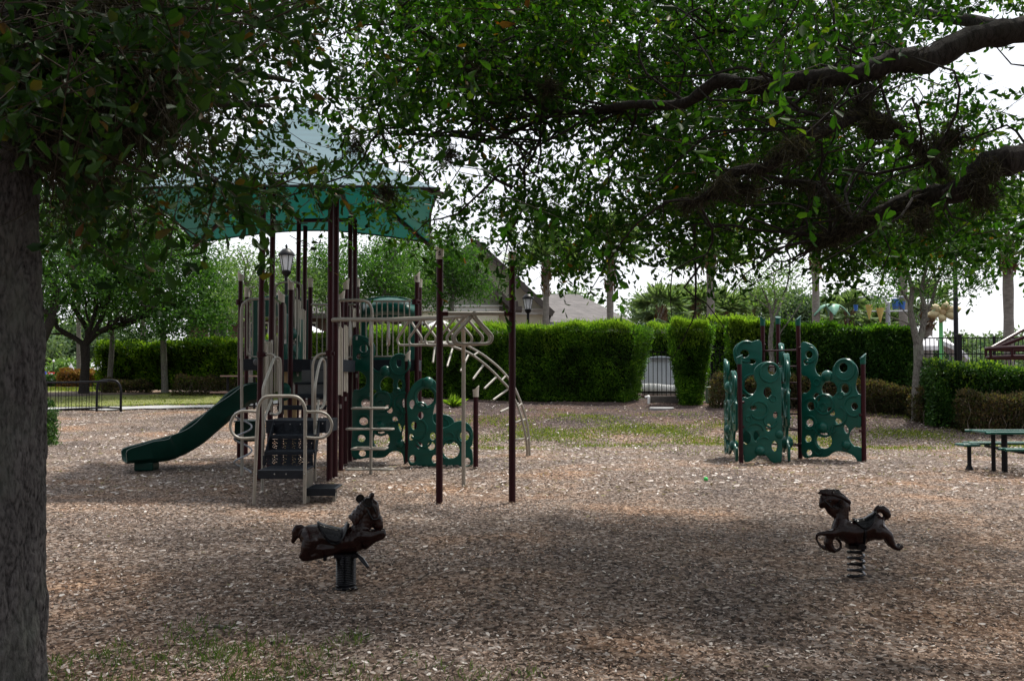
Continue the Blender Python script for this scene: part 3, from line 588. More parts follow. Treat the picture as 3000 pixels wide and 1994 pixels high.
# =================================================================== hedges and shrubs
def hedge(name, line, width, ztop, label, leafm, n, size, tips=None, asp=.28, up=.3, core=True, zlow=0., cat='hedge', group=None, shape=None, thin=.0, tn=.25):
    """line: list of (x,y) along the hedge FRONT foot; ztop: height(s) above sea level at the points"""
    L = [Vector((a, b, 0)) for a, b in line]; root = thing(name, (L[0].x, L[0].y, g(L[0].x, L[0].y)), label, cat, group)
    zt = ztop if isinstance(ztop, (list, tuple)) else [ztop] * len(L)
    d = [0]
    for i in range(1, len(L)): d.append(d[-1] + (L[i] - L[i - 1]).length)
    T = d[-1]; xs = np.array([p.x for p in L]); ys = np.array([p.y for p in L])
    def at(s):
        x = np.interp(s, d, xs); y = np.interp(s, d, ys); z = np.interp(s, d, zt); e = .3
        tx = np.interp(s + e, d, xs) - np.interp(s - e, d, xs); ty = np.interp(s + e, d, ys) - np.interp(s - e, d, ys); l = np.hypot(tx, ty)
        return x, y, z, -ty / l, tx / l, tx / l, ty / l
    H = np.mean(zt) - np.mean([g(p.x, p.y) for p in L])
    per = 2 * (T + width) * H; ar_top = T * width
    nt = int(n * ar_top / (ar_top + per)) + 1; nf = n - nt
    # faces: choose parameter round the perimeter
    q = rng.random(nf) * (2 * T + 2 * width); s = np.where(q < T, q, np.where(q < T + width, T, np.where(q < 2 * T + width, q - T - width, 0.)))
    w = np.where(q < T, 0, np.where(q < T + width, q - T, np.where(q < 2 * T + width, width, q - 2 * T - width)))
    v = rng.random(nf) * (1 - zlow) + zlow
    on = rng.normal(size=nf) * .055 + .0
    if shape is not None:
        ds, dw = shape(s / T, v); s = s + ds; w = w + dw
    x, y, z, nx, ny, tx, ty = at(np.clip(s, 0, T)); s2 = s - np.clip(s, 0, T)
    z0 = gh(x, y); lump = .11 * np.sin(s * 1.7 + v * 4 + np.sin(s * .8)) + .07 * np.sin(s * 4.1 - v * 6) + .04 * np.sin(s * 9.3 + v * 11)
    so = np.where(w < .01 + width * .02, -1, np.where(w > width * .98, 1, 0))
    X_ = x + nx * (w + so * (lump + on)) + tx * (s2 + rng.normal(size=nf) * .04); Y_ = y + ny * (w + so * (lump + on)) + ty * s2
    Zp = z0 + (z - z0) * v
    out = np.stack([nx * so, ny * so, np.full(nf, up)], -1) + rdir(nf) * .75
    s = rng.random(nt) * T; x, y, z, nx, ny, tx, ty = at(s); w = rng.random(nt) * width
    zl = .07 * np.sin(s * 1.3 + 1) + .05 * np.sin(s * 4.3 + 1) + .03 * np.sin(s * 9.1) + rng.normal(size=nt) * .04 - .10 * (np.abs(w / width - .5) * 2) ** 4
    PT = np.stack([x + nx * w, y + ny * w, z + zl], -1); out2 = np.stack([np.zeros(nt), np.zeros(nt), np.full(nt, .9)], -1) + rdir(nt) * .7
    pos = np.concatenate([np.stack([X_, Y_, Zp], -1), PT]); ax = np.concatenate([out, out2])
    if thin: k = rng.random(len(pos)) > thin; pos = pos[k]; ax = ax[k]
    Ln = size * (.6 + .8 * rng.random(len(pos))); V, fc = leaves(pos, ax, Ln, Ln * asp, 'ov'); np_mesh('foliage', V, 6, leafm, root, faces=fc)
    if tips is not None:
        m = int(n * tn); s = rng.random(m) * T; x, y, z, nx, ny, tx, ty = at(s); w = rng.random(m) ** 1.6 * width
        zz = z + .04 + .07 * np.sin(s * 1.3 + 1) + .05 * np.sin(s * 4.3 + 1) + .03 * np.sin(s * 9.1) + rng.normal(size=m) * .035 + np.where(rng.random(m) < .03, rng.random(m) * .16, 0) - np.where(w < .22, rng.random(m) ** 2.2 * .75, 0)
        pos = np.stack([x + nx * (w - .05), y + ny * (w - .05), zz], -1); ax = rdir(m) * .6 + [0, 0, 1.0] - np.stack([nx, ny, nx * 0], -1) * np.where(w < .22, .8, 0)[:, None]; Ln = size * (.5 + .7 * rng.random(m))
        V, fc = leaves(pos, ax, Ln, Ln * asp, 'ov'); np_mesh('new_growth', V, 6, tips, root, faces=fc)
    if not core:
        mb = MB()
        for k in range(int(T * 22)):
            x, y, z, nx, ny, tx, ty = at(random.uniform(.05, T - .05)); w = random.uniform(.1, width - .1); a = Vector((x + nx * w, y + ny * w, g(x, y) - .02)); b = Vector((a.x + random.gauss(0, .14), a.y + random.gauss(0, .12), z - random.uniform(.02, .25)))
            mb.tube(limb_pts(a, b, 3, .15), [.011, .009, .007, .004], 4, cap=False)
        mb.build('stems', M['stem'], root)
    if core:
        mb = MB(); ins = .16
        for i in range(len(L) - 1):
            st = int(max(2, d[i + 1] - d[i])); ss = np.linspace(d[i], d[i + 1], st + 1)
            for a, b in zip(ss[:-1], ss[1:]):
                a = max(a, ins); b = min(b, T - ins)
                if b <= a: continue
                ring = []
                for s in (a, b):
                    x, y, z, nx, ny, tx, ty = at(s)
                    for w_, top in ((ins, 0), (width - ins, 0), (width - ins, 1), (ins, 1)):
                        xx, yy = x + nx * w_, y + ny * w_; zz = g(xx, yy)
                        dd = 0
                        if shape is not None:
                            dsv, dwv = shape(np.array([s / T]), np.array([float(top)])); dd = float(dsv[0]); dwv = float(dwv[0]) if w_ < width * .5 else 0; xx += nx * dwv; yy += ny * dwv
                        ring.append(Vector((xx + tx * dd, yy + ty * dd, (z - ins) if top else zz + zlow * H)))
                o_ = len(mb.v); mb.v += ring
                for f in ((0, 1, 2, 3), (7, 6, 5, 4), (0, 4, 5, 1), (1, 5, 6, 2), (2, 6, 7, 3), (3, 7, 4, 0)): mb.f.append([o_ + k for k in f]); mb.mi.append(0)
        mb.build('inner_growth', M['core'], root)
    return root
XY = lambda px, Y: (X(px, Y), Y)
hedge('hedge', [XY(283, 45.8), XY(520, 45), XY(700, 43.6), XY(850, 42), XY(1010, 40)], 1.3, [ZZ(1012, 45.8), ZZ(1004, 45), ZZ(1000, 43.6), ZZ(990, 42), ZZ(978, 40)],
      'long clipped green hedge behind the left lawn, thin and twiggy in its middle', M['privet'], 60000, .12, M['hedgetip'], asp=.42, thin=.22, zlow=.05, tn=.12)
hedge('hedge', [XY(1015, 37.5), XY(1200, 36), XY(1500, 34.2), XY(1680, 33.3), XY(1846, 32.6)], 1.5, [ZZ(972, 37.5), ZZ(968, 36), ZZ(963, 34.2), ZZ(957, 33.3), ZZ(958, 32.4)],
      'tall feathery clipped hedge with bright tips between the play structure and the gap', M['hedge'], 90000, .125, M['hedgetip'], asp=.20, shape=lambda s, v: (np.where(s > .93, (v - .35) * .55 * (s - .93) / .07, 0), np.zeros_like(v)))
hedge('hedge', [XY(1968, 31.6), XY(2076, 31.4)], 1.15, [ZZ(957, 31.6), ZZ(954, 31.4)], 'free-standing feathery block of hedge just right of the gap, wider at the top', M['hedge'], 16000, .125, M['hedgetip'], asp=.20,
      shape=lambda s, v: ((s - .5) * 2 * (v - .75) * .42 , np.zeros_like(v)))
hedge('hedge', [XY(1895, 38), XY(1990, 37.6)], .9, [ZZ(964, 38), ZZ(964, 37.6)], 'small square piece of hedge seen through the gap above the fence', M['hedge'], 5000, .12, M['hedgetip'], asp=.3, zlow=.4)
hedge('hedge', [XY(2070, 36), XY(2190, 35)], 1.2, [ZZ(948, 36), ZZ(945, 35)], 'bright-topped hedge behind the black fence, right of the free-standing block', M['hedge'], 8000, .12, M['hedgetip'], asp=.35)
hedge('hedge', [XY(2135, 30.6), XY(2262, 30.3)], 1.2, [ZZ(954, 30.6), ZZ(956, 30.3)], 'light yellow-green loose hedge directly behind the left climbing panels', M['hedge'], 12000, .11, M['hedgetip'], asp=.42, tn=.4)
hedge('hedge', [XY(2275, 29.6), XY(2480, 29.4), XY(2678, 29.2)], 1.5, [ZZ(964, 29.6), ZZ(962, 29.4), ZZ(964, 29.2)], 'tall dark small-leaved hedge behind the right climbing panel', M['hedgedark'], 50000, .085, M['hedge'], asp=.5, tn=.2)
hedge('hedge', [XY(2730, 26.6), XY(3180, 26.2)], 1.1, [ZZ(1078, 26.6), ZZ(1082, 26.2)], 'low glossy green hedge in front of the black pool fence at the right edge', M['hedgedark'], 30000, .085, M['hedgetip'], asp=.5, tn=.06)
for px0, px1, Y, yt, lab in ((2100, 2215, 29.3, 1114, 'brown spindly low shrub under the left climbing panels'), (2225, 2345, 28.6, 1108, 'brown low shrub seen between the ladder rungs'),
                             (2350, 2470, 28.4, 1112, 'brown-green low shrub seen through the round holes of the right climbing panel'), (2475, 2600, 28.2, 1124, 'dull brown low shrub just right of the right climbing panel'),
                             (2600, 2690, 28.0, 1148, 'dull low shrub at the left foot of the fork-trunked tree'), (2700, 2805, 27.0, 1156, 'grey-green low shrub at the right foot of the fork-trunked tree'), (2835, 3090, 25.6, 1168, 'brown low shrub behind the green picnic table')):
    hedge('low_shrub', [XY(px0, Y), XY(px1, Y)], .8, [ZZ(yt, Y)] * 2, lab, M['brownleaf'], 7200 if px1 < 3000 else 13000, .07, asp=.5, thin=.25, cat='shrub', group='brown low shrubs along the right bank', core=False, shape=lambda s, v: (np.zeros_like(v), (1 - v) * .25))
for px0, px1, Y, yt, lab in ((300, 430, 44.2, 1122, 'dull brown low shrub at the foot of the left end of the left hedge'), (510, 690, 43.2, 1112, 'brown low shrub at the foot of the left hedge, right of the pale trunk')):
    hedge('low_shrub', [XY(px0, Y), XY(px1, Y)], .6, [ZZ(yt, Y)] * 2, lab, M['brownleaf'], 4000, .09, asp=.5, thin=.2, cat='shrub', group='brown low shrubs by the left hedge', core=False)
hedge('orange_shrub', [XY(172, 60), XY(292, 60)], 1.2, [ZZ(1092, 60)] * 2, 'rust-orange clipped shrub row behind the dark oak trunk', M['orangeleaf'], 5000, .16, asp=.5, cat='shrub')
hedge('low_hedge', [XY(70, 62), XY(175, 62)], 1, [ZZ(1108, 62)] * 2, 'low dark green hedge beyond the railing at the far left', M['hedgedark'], 3000, .15, asp=.5)
for px, Y, yt, w, lab in ((118, 23.5, 1203, .42, 'small dark green bush peeping out from behind the big oak trunk'),):
    hedge('small_bush', [XY(px - 12, Y), XY(px + 22, Y)], .5, [ZZ(yt, Y)] * 2, lab, M['hedgedark'], 3500, .06, asp=.5, cat='shrub')
# strap-leaved plant at the foot of the tall hedge
def strap_plant(px, Y, n, L, label, mat):
    b = GP(px, Y); a = rng.random(n) * 6.283; ax = np.stack([np.cos(a) * .8, np.sin(a) * .8, .5 + rng.random(n)], -1)
    V, fc = leaves(np.tile(np.array(b), (n, 1)) + rng.normal(size=(n, 3)) * .05 * [1, 1, 0], ax, L * (.6 + .6 * rng.random(n)), np.full(n, .03), 'ov', .6)
    tag(np_mesh('strap_leaf_plant', V, 6, mat, faces=fc), label, 'plant')
strap_plant(1330, 31.2, 70, .33, 'yellow-green strap-leaved plant at the foot of the tall hedge', M['hedgetip'])

# =================================================================== palms
def palm(px, Y, ytop, r, label, crown=True, seedn=1, ybot=None, nfr=26, boots=1.6, flen=1.2):
    r = r * .8; bx = X(px, Y); z0 = g(bx, Y); zt = ZZ(ytop, Y); H = zt - z0
    root = thing('palm_tree', (bx, Y, z0), label, 'palm tree', 'palm trees around the pool')
    mb = MB(); prof = [(r * 1.25, -.1), (r, .5)] + [(r * (.95 + .06 * math.sin(k * 1.7 + seedn)), H * k / 12) for k in range(1, 12) if H * k / 12 > .6 and H * k / 12 < H - boots * .7] + [(r * 1.05, H - boots * .6), (r * 1.1, H)]
    mb.lathe((bx, Y, z0), prof, 14); mb.build('trunk', M['palmtrunk'], root, True)
    n = int(150 * boots); a = rng.random(n) * 6.283; z = zt - boots * rng.random(n)
    pos = np.stack([bx + np.cos(a) * r * 1.0, Y + np.sin(a) * r * 1.0, z], -1); ax = np.stack([np.cos(a) * .55, np.sin(a) * .55, np.ones(n)], -1) + rdir(n) * .25
    V, fc = leaves(pos, ax, r * (1.0 + rng.random(n)), np.full(n, r * .45), 'ov', -.1); np_mesh('leaf_bases', V, 6, M['boots'], root, faces=fc)
    if crown:
        P0, A, Ls, Ws = [], [], [], []; st = MB()
        for k in range(nfr):
            an = random.uniform(0, 6.283); el = random.uniform(-.15 if H > 4.5 else -.5, 1.3); d = Vector((math.cos(an) * math.cos(el), math.sin(an) * math.cos(el), math.sin(el)))
            c0 = Vector((bx, Y, zt - .1)); c1 = c0 + d * flen * .75; c1.z -= .1; st.tube([c0, c0.lerp(c1, .5) + Vector((0, 0, .08)), c1], [.022, .016, .012], 4)
            u, w = frame_of(d); tw = random.uniform(0, 3.14); u2 = u * math.cos(tw) + w * math.sin(tw)
            if abs(u2.z) > .6: u2 = Vector((-d.y, d.x, 0)).normalized()
            for j in range(22):
                f = -1.25 + 2.5 * j / 21; dd = d * math.cos(f) + u2 * math.sin(f) + Vector((0, 0, -.12 - .25 * abs(f)))
                P0.append(c1); A.append(dd); Ls.append(flen * (1 - .25 * abs(f)) * random.uniform(.8, 1)); Ws.append(.055)
        st.build('leaf_stalks', M['palmleaf'], root)
        V, fc = leaves(np.array([tuple(p) for p in P0]), np.array([tuple(p) for p in A]), np.array(Ls), np.array(Ws), 'ov', .25); np_mesh('crown', V, 6, M['palmleaf'], root, faces=fc)
    return root
palm(1600, 44, 770, .17, 'palm with orange-brown shaggy top in front of the clubhouse roof', seedn=1, boots=1.5)
palm(1788, 46, 715, .20, 'grey-trunked palm in front of the low end of the clubhouse roof', seedn=2, boots=2.2)
palm(2083, 42, 740, .21, 'slim plain grey palm trunk behind the bright hedge', seedn=3, boots=.8)
palm(2392, 50, 690, .24, 'palm trunk rising just left of the green leaf-shaped shade', seedn=4, boots=2.0)
palm(2648, 52, 740, .28, 'stout grey palm behind the blue buckets of the splash pad', seedn=5, boots=1.2)
palm(2720, 58, 895, .30, 'short shaggy palm behind the fork-trunked tree', seedn=6, boots=1.5)
palm(2957, 36, 690, .23, 'big palm with long grey leaf bases near the right edge', seedn=7, boots=1.5, flen=1.4)
for px, Y, yt, lab in ((1938, 42, 888, 'bushy fan palm with brown stub trunk above the hedge gap'), (2040, 48, 878, 'bushy pale fan palm just left of the thin grey palm trunk'), (2125, 50, 885, 'bushy pale fan palm just right of the thin grey palm trunk'), (2490, 47, 905, 'fan palm fronds right of the green leaf-shaped shade'), (2200, 54, 892, 'fan palm behind the thin crape tree'), (1990, 52, 880, 'pale fan palm between the hedge gap and the thin grey palm trunk'), (2580, 50, 935, 'small fan palm under the yellow cones')):
    palm(px, Y + 8, yt + 14, .22, lab, nfr=30, boots=.8, flen=1.0)

# =================================================================== buildings
def poly(mb, pts, th=None):
    """flat polygon, optionally thickened downwards/backwards by vector th"""
    pts = [Vector(p) for p in pts]
    if th is None: mb.quad(*pts); return
    th = Vector(th); n = len(pts); i = len(mb.v); mb.v += pts + [p + th for p in pts]
    mb.f.append([i + k for k in range(n)]); mb.f.append([i + n + k for k in reversed(range(n))]); mb.mi += [mb.m] * 2
    for k in range(n): k2 = (k + 1) % n; mb.f.append([i + k2, i + k, i + n + k, i + n + k2]); mb.mi.append(mb.m)
def clubhouse():
    Y = 62.0; base = GP(1450, Y); root = thing('clubhouse', base, 'cream clubhouse with brown-soffited gables and long grey shingle roof', 'building')
    zb = g(0, 60) - .3
    # main gable wall facing the camera, plane at Y
    apx, ex = 1395, 1621; ey = 925; s_ = 115.0 / 113.0
    apex_y = ey - (ex - apx) * .93
    w = MB(); zA = ZZ(apex_y, Y); zE = ZZ(ey, Y)
    xl, xr = X(1190, Y), X(1590, Y); xa = X(apx, Y); k = (zA - zE) / (X(ex, Y) - xa)
    zr = zA - k * (xr - xa) - .15; D = 9.0; zmid = ZZ(915, Y)
    poly(w, [(xl, Y, zb), (xr, Y, zb), (xr, Y, zmid), (xl, Y, zmid)], (0, .3, 0))
    w.build('wall', M['stucco'], root)
    w = MB(); poly(w, [(xl, Y + .02, zmid), (xr, Y + .02, zmid), (xr, Y + .02, zr), (xa, Y + .02, zA - .15), (xl, Y + .02, zA - k * (xa - xl) - .15)], (0, .25, 0)); w.build('gable', M['stucco'], root)
    t = MB(); t.box(((xl + xr) / 2, Y - .08, zmid), (xr - xl + .3, .2, .28)); t.box(((xl + xr) / 2, Y - .14, zmid + .17), (xr - xl + .5, .32, .1)); t.box(((xl + xr) / 2, Y - .05, zb + 1.9), (xr - xl, .08, .2)); t.build('cornice', M['whitepaint'], root)
    # side wall going back
    w = MB(); w.box((xr - .14, Y + D / 2 + .31, (zb + zr) / 2), (.28, D, zr - zb)); w.build('side_wall', M['stucco'], root)
    # roof planes with overhang
    r = MB(); oh = 1.3; xe = X(ex, Y - oh)
    zE2 = zA - k * (xe - xa)
    for sgn in (1, -1):
        x2 = xa + sgn * (xe - xa)
        pts = [(xa, Y - oh, zA), (x2, Y - oh, zE2), (x2, Y + D, zE2), (xa, Y + D, zA)]
        if sgn < 0: pts = pts[::-1]
        poly(r, pts, (0, 0, .16))
    r.build('roof', M['shingle'], root)
    r = MB()
    for sgn in (1, -1):
        x2 = xa + sgn * (xe - xa)
        poly(r, [(xa, Y - oh, zA - .02), (x2, Y - oh, zE2 - .02), (x2, Y - .02, zE2 - .02), (xa, Y - .02, zA - .02)], (0, 0, -.06))
        b = Vector((x2 - xa, 0, zE2 - zA)).normalized(); c = Vector(((xa + x2) / 2, Y - oh - .03, (zA + zE2) / 2 - .02)); ln = math.hypot(x2 - xa, zE2 - zA)
        r.box(c, (ln, .05, .34), axes=(b, Vector((0, 1, 0)), Vector((-b.z, 0, b.x))))
    r.box((X(1505, Y), Y - .6, ZZ(893, Y)), (.5, 1.3, .3))
    r.build('soffit', M['soffit'], root)
    # lower front gable at the left with sage siding
    Yf = 58.5; ax_, ay = 1318, 728; ex2, ey2 = 1497, 893; xa = X(ax_, Yf); za = ZZ(ay, Yf); xe = X(ex2, Yf - 1.0); ze = ZZ(ey2, Yf - 1.0); k = (za - ze) / (xe - xa); xw = X(1460, Yf)
    w = MB(); zc = ZZ(905, Yf)
    poly(w, [(xa * 2 - xw, Yf, zc), (xw, Yf, zc), (xw, Yf, za - k * (xw - xa) - .1), (xa, Yf, za - .1), (xa * 2 - xw, Yf, za - k * (xw - xa) - .1)], (0, .25, 0)); w.build('gable_siding', M['siding'], root)
    w = MB(); w.box((xa, Yf + .12, (zb + zc) / 2), (2 * (xw - xa), .24, zc - zb)); w.box((xw - .12, (Yf + Y) / 2, (zb + zc) / 2), (.24, Y - Yf - .3, zc - zb)); w.build('porch_wall', M['stucco'], root)
    t = MB(); t.box((xa, Yf - .08, zc), (2 * (xw - xa) + .3, .2, .26)); t.box((xa, Yf - .14, zc + .16), (2 * (xw - xa) + .5, .3, .09)); t.build('porch_cornice', M['whitepaint'], root)
    r = MB()
    for sgn in (1, -1):
        x2 = xa + sgn * (xe - xa); pts = [(xa, Yf - 1, za), (x2, Yf - 1, ze), (x2, Y - .1, ze), (xa, Y - .1, za)]
        poly(r, pts if sgn > 0 else pts[::-1], (0, 0, .15))
    r.build('porch_roof', M['shingle'], root)
    r = MB()
    for sgn in (1, -1):
        x2 = xa + sgn * (xe - xa); poly(r, [(xa, Yf - 1, za - .02), (x2, Yf - 1, ze - .02), (x2, Yf - .02, ze - .02), (xa, Yf - .02, za - .02)], (0, 0, -.06))
        b = Vector((x2 - xa, 0, ze - za)).normalized(); c = Vector(((xa + x2) / 2, Yf - 1.03, (za + ze) / 2)); r.box(c, (math.hypot(x2 - xa, ze - za), .05, .34), axes=(b, Vector((0, 1, 0)), Vector((-b.z, 0, b.x))))
    r.box((xw + .7, Yf + .6, ze - .15), (1.3, 2.2, .22)); r.build('porch_soffit', M['soffit'], root)
    # windows
    for px, py, wpx, hpx in ((1383, 961, 22, 16), (1250, 957, 24, 20), (1196, 957, 24, 20)):
        fr = MB(); x, z = X(px, Yf), ZZ(py, Yf); ww, hh = wpx / F * Yf, hpx / F * Yf
        for a, b, c, d in ((0, hh / 2 + .05, ww + .2, .1), (0, -hh / 2 - .05, ww + .2, .1), (ww / 2 + .05, 0, .1, hh), (-ww / 2 - .05, 0, .1, hh)): fr.box((x + a, Yf - .05, z + b), (c, .1, d))
        f = fr.build('window', M['whitepaint'], root); p = MB(); p.box((x, Yf - .02, z), (ww, .03, hh)); p.build('pane', M['letter'], f)
    # long hipped roof at the right
    r = MB(); Y1, Y2 = 64.0, 70.0
    a = P(1500, 858, Y2); b = P(1694, 868, Y2); a.z = b.z; c = P(1858, 957, Y1 - .5); d = P(1560, 938, Y1 - .5); d.z = c.z = ZZ(950, Y1 - .5); d.x = X(1540, Y1)
    e = Vector((X(1880, 76), 76, c.z)); f_ = Vector((d.x, 76, c.z))
    poly(r, [d, c, b, a], (0, 0, .15)); poly(r, [c, e, b], (0, 0, .15)); poly(r, [e, f_, a, b], (0, 0, .15)); r.build('hipped_roof', M['shingle'], root)
    gm = MB(); gm.box(((c.x + d.x) / 2, c.y - .06, c.z - .02), (c.x - d.x, .16, .2)); gm.build('gutter', M['greypaint'], root)
    w = MB(); w.box(((c.x + d.x) / 2 - .8, c.y + 1.2 + 4, (c.z + zb) / 2), (c.x - d.x - 1.8, 8, c.z - zb - .05)); w.build('rear_wall', M['siding'], root)
clubhouse()
def brick_house():
    Y = 66; x0, x1 = X(548, Y), X(1115, Y); zb = g(-15, Y) - .2; ze = ZZ(925, Y); zr = ZZ(792, Y + 5)
    root = thing('brick_building', ((x0 + x1) / 2, Y, zb), 'brown brick building with grey shingle roof behind the left trees', 'building')
    w = MB(); w.box(((x0 + x1) / 2, Y + 5, (zb + ze) / 2), (x1 - x0, 10, ze - zb)); w.build('wall', M['brick'], root)
    r = MB(); o = .7; a, b, c, d = Vector((x0 - o, Y - o, ze)), Vector((x1 + o, Y - o, ze)), Vector((x1 + o, Y + 10 + o, ze)), Vector((x0 - o, Y + 10 + o, ze)); e, f = Vector((x0 + 4.5, Y + 5, zr)), Vector((x1 - 4.5, Y + 5, zr))
    for p in ([a, b, f, e], [b, c, f], [c, d, e, f], [d, a, e]): poly(r, p, (0, 0, .15))
    r.build('roof', M['shingle'], root)
    t = MB(); t.box(((x0 + x1) / 2, Y - .72, ze - .05), (x1 - x0 + 1.4, .12, .3)); t.build('fascia', M['soffit'], root)
    for px in (640, 760, 900, 1030):
        x = X(px, Y); fr = MB(); zc = ZZ(975, Y)
        for a_, b_, c_2, d_ in ((0, .65, 1.3, .1), (0, -.65, 1.3, .1), (.6, 0, .1, 1.2), (-.6, 0, .1, 1.2), (0, 0, .06, 1.2)): fr.box((x + a_, Y - .06, zc + b_), (c_2, .1, d_))
        f = fr.build('window', M['whitepaint'], root); p = MB(); p.box((x, Y - .025, zc), (1.1, .03, 1.2)); p.build('pane', M['letter'], f)
brick_house()

# =================================================================== lamps, poles, signs, umbrellas
def lamp_post(px, Y, ytop, label, s=1.0):
    x = X(px, Y); z0 = g(x, Y); zt = ZZ(ytop, Y); root = thing('lamp_post', (x, Y, z0), label, 'lamp post', 'black lantern lamp posts')
    C = Vector((x, Y, 0)); h = .95 * s; zb = zt - h
    m = MB(); m.lathe((x, Y, z0), [(.15, -.05), (.15, .1), (.10, .25), (.075, .6), (.06, zb - z0 - .25), (.06, zb - z0)], 12); m.build('post', M['black'], root, True)
    m = MB(); m.lathe((x, Y, zb), [(.06, -.02), (.14 * s, .08 * s), (.15 * s, .14 * s), (.12 * s, .17 * s)], 12)
    m.lathe((x, Y, zb + .60 * s), [(.25 * s, 0), (.25 * s, .05 * s), (.19 * s, .12 * s), (.12 * s, .2 * s), (.03 * s, .22 * s), (.035 * s, .28 * s), (.01 * s, .35 * s)], 12)
    for k in range(6):
        a = math.pi / 3 * k; m.cyl(C + Vector((.125 * s * math.cos(a), .125 * s * math.sin(a), zb + .15 * s)), C + Vector((.215 * s * math.cos(a), .215 * s * math.sin(a), zb + .61 * s)), .012 * s, 5)
    m.build('lantern_frame', M['black'], root, True)
    m = MB(); m.lathe((x, Y, zb), [(.115 * s, .165 * s), (.205 * s, .605 * s)], 12); m.build('lantern_glass', M['glass'], root, True)
lamp_post(837, 34, 715, 'black lantern lamp post standing behind the play structure, among its tall posts', 1.12)
lamp_post(1547, 46, 852, 'black lantern lamp post in front of the cream clubhouse gable', 1.05)
def pole(px, Y, ytop, r, label):
    x = X(px, Y); z0 = g(x, Y); m = MB(); H = ZZ(ytop, Y) - z0; m.lathe((x, Y, z0), [(r * 2, -.05), (r * 2, .3), (r * 1.1, .45), (r, H), (r * .9, H + .02)], 12)
    tag(m.build('light_pole', M['black'], None, True), label, 'pole')
pole(2802, 33.2, 690, .07, 'tall thin black light pole rising through the tree beside the pool fence')
def umbrella(px, Y, ytop, wpx, hpx, label, tilt=0.):
    x = X(px, Y); z0 = g(x, Y); zt = ZZ(ytop, Y); rr = wpx / F * Y / 2; h = hpx / F * Y
    root = thing('pool_umbrella', (x, Y, z0), label, 'umbrella', 'white pool umbrellas'); m = MB(); i = 0
    N = 8; ap = Vector((x - tilt * .6, Y, zt)); rim = []
    for k in range(N):
        a = 2 * math.pi * (k + .5) / N; rim.append(Vector((x + rr * math.cos(a), Y + rr * math.sin(a), zt - h * .72 - tilt * math.cos(a) * .7)))
    for k in range(N):
        a, b = rim[k], rim[(k + 1) % N]; m.quad(ap, a, b); m.quad(a, a - Vector((0, 0, h * .28)), b - Vector((0, 0, h * .28)), b)
    cn = m.build('canopy', M['white'], root); sm_ = cn.modifiers.new('t', 'SOLIDIFY'); sm_.thickness = .01
    m = MB(); m.cyl((x, Y, z0), (x - tilt * .5, Y, zt - .03), .025, 8); m.build('pole', M['greypaint'], root)
umbrella(915, 50, 955, 112, 36, 'large white umbrella behind the play structure rails')
umbrella(1290, 48, 934, 120, 38, 'white umbrella in front of the clubhouse wall, behind the ring ladder')
umbrella(2726, 46, 982, 72, 44, 'white umbrella behind the black fence, left of the lime pole')
umbrella(2795, 44, 990, 84, 46, 'tilted white umbrella behind the black fence, right of the lime pole', .55)
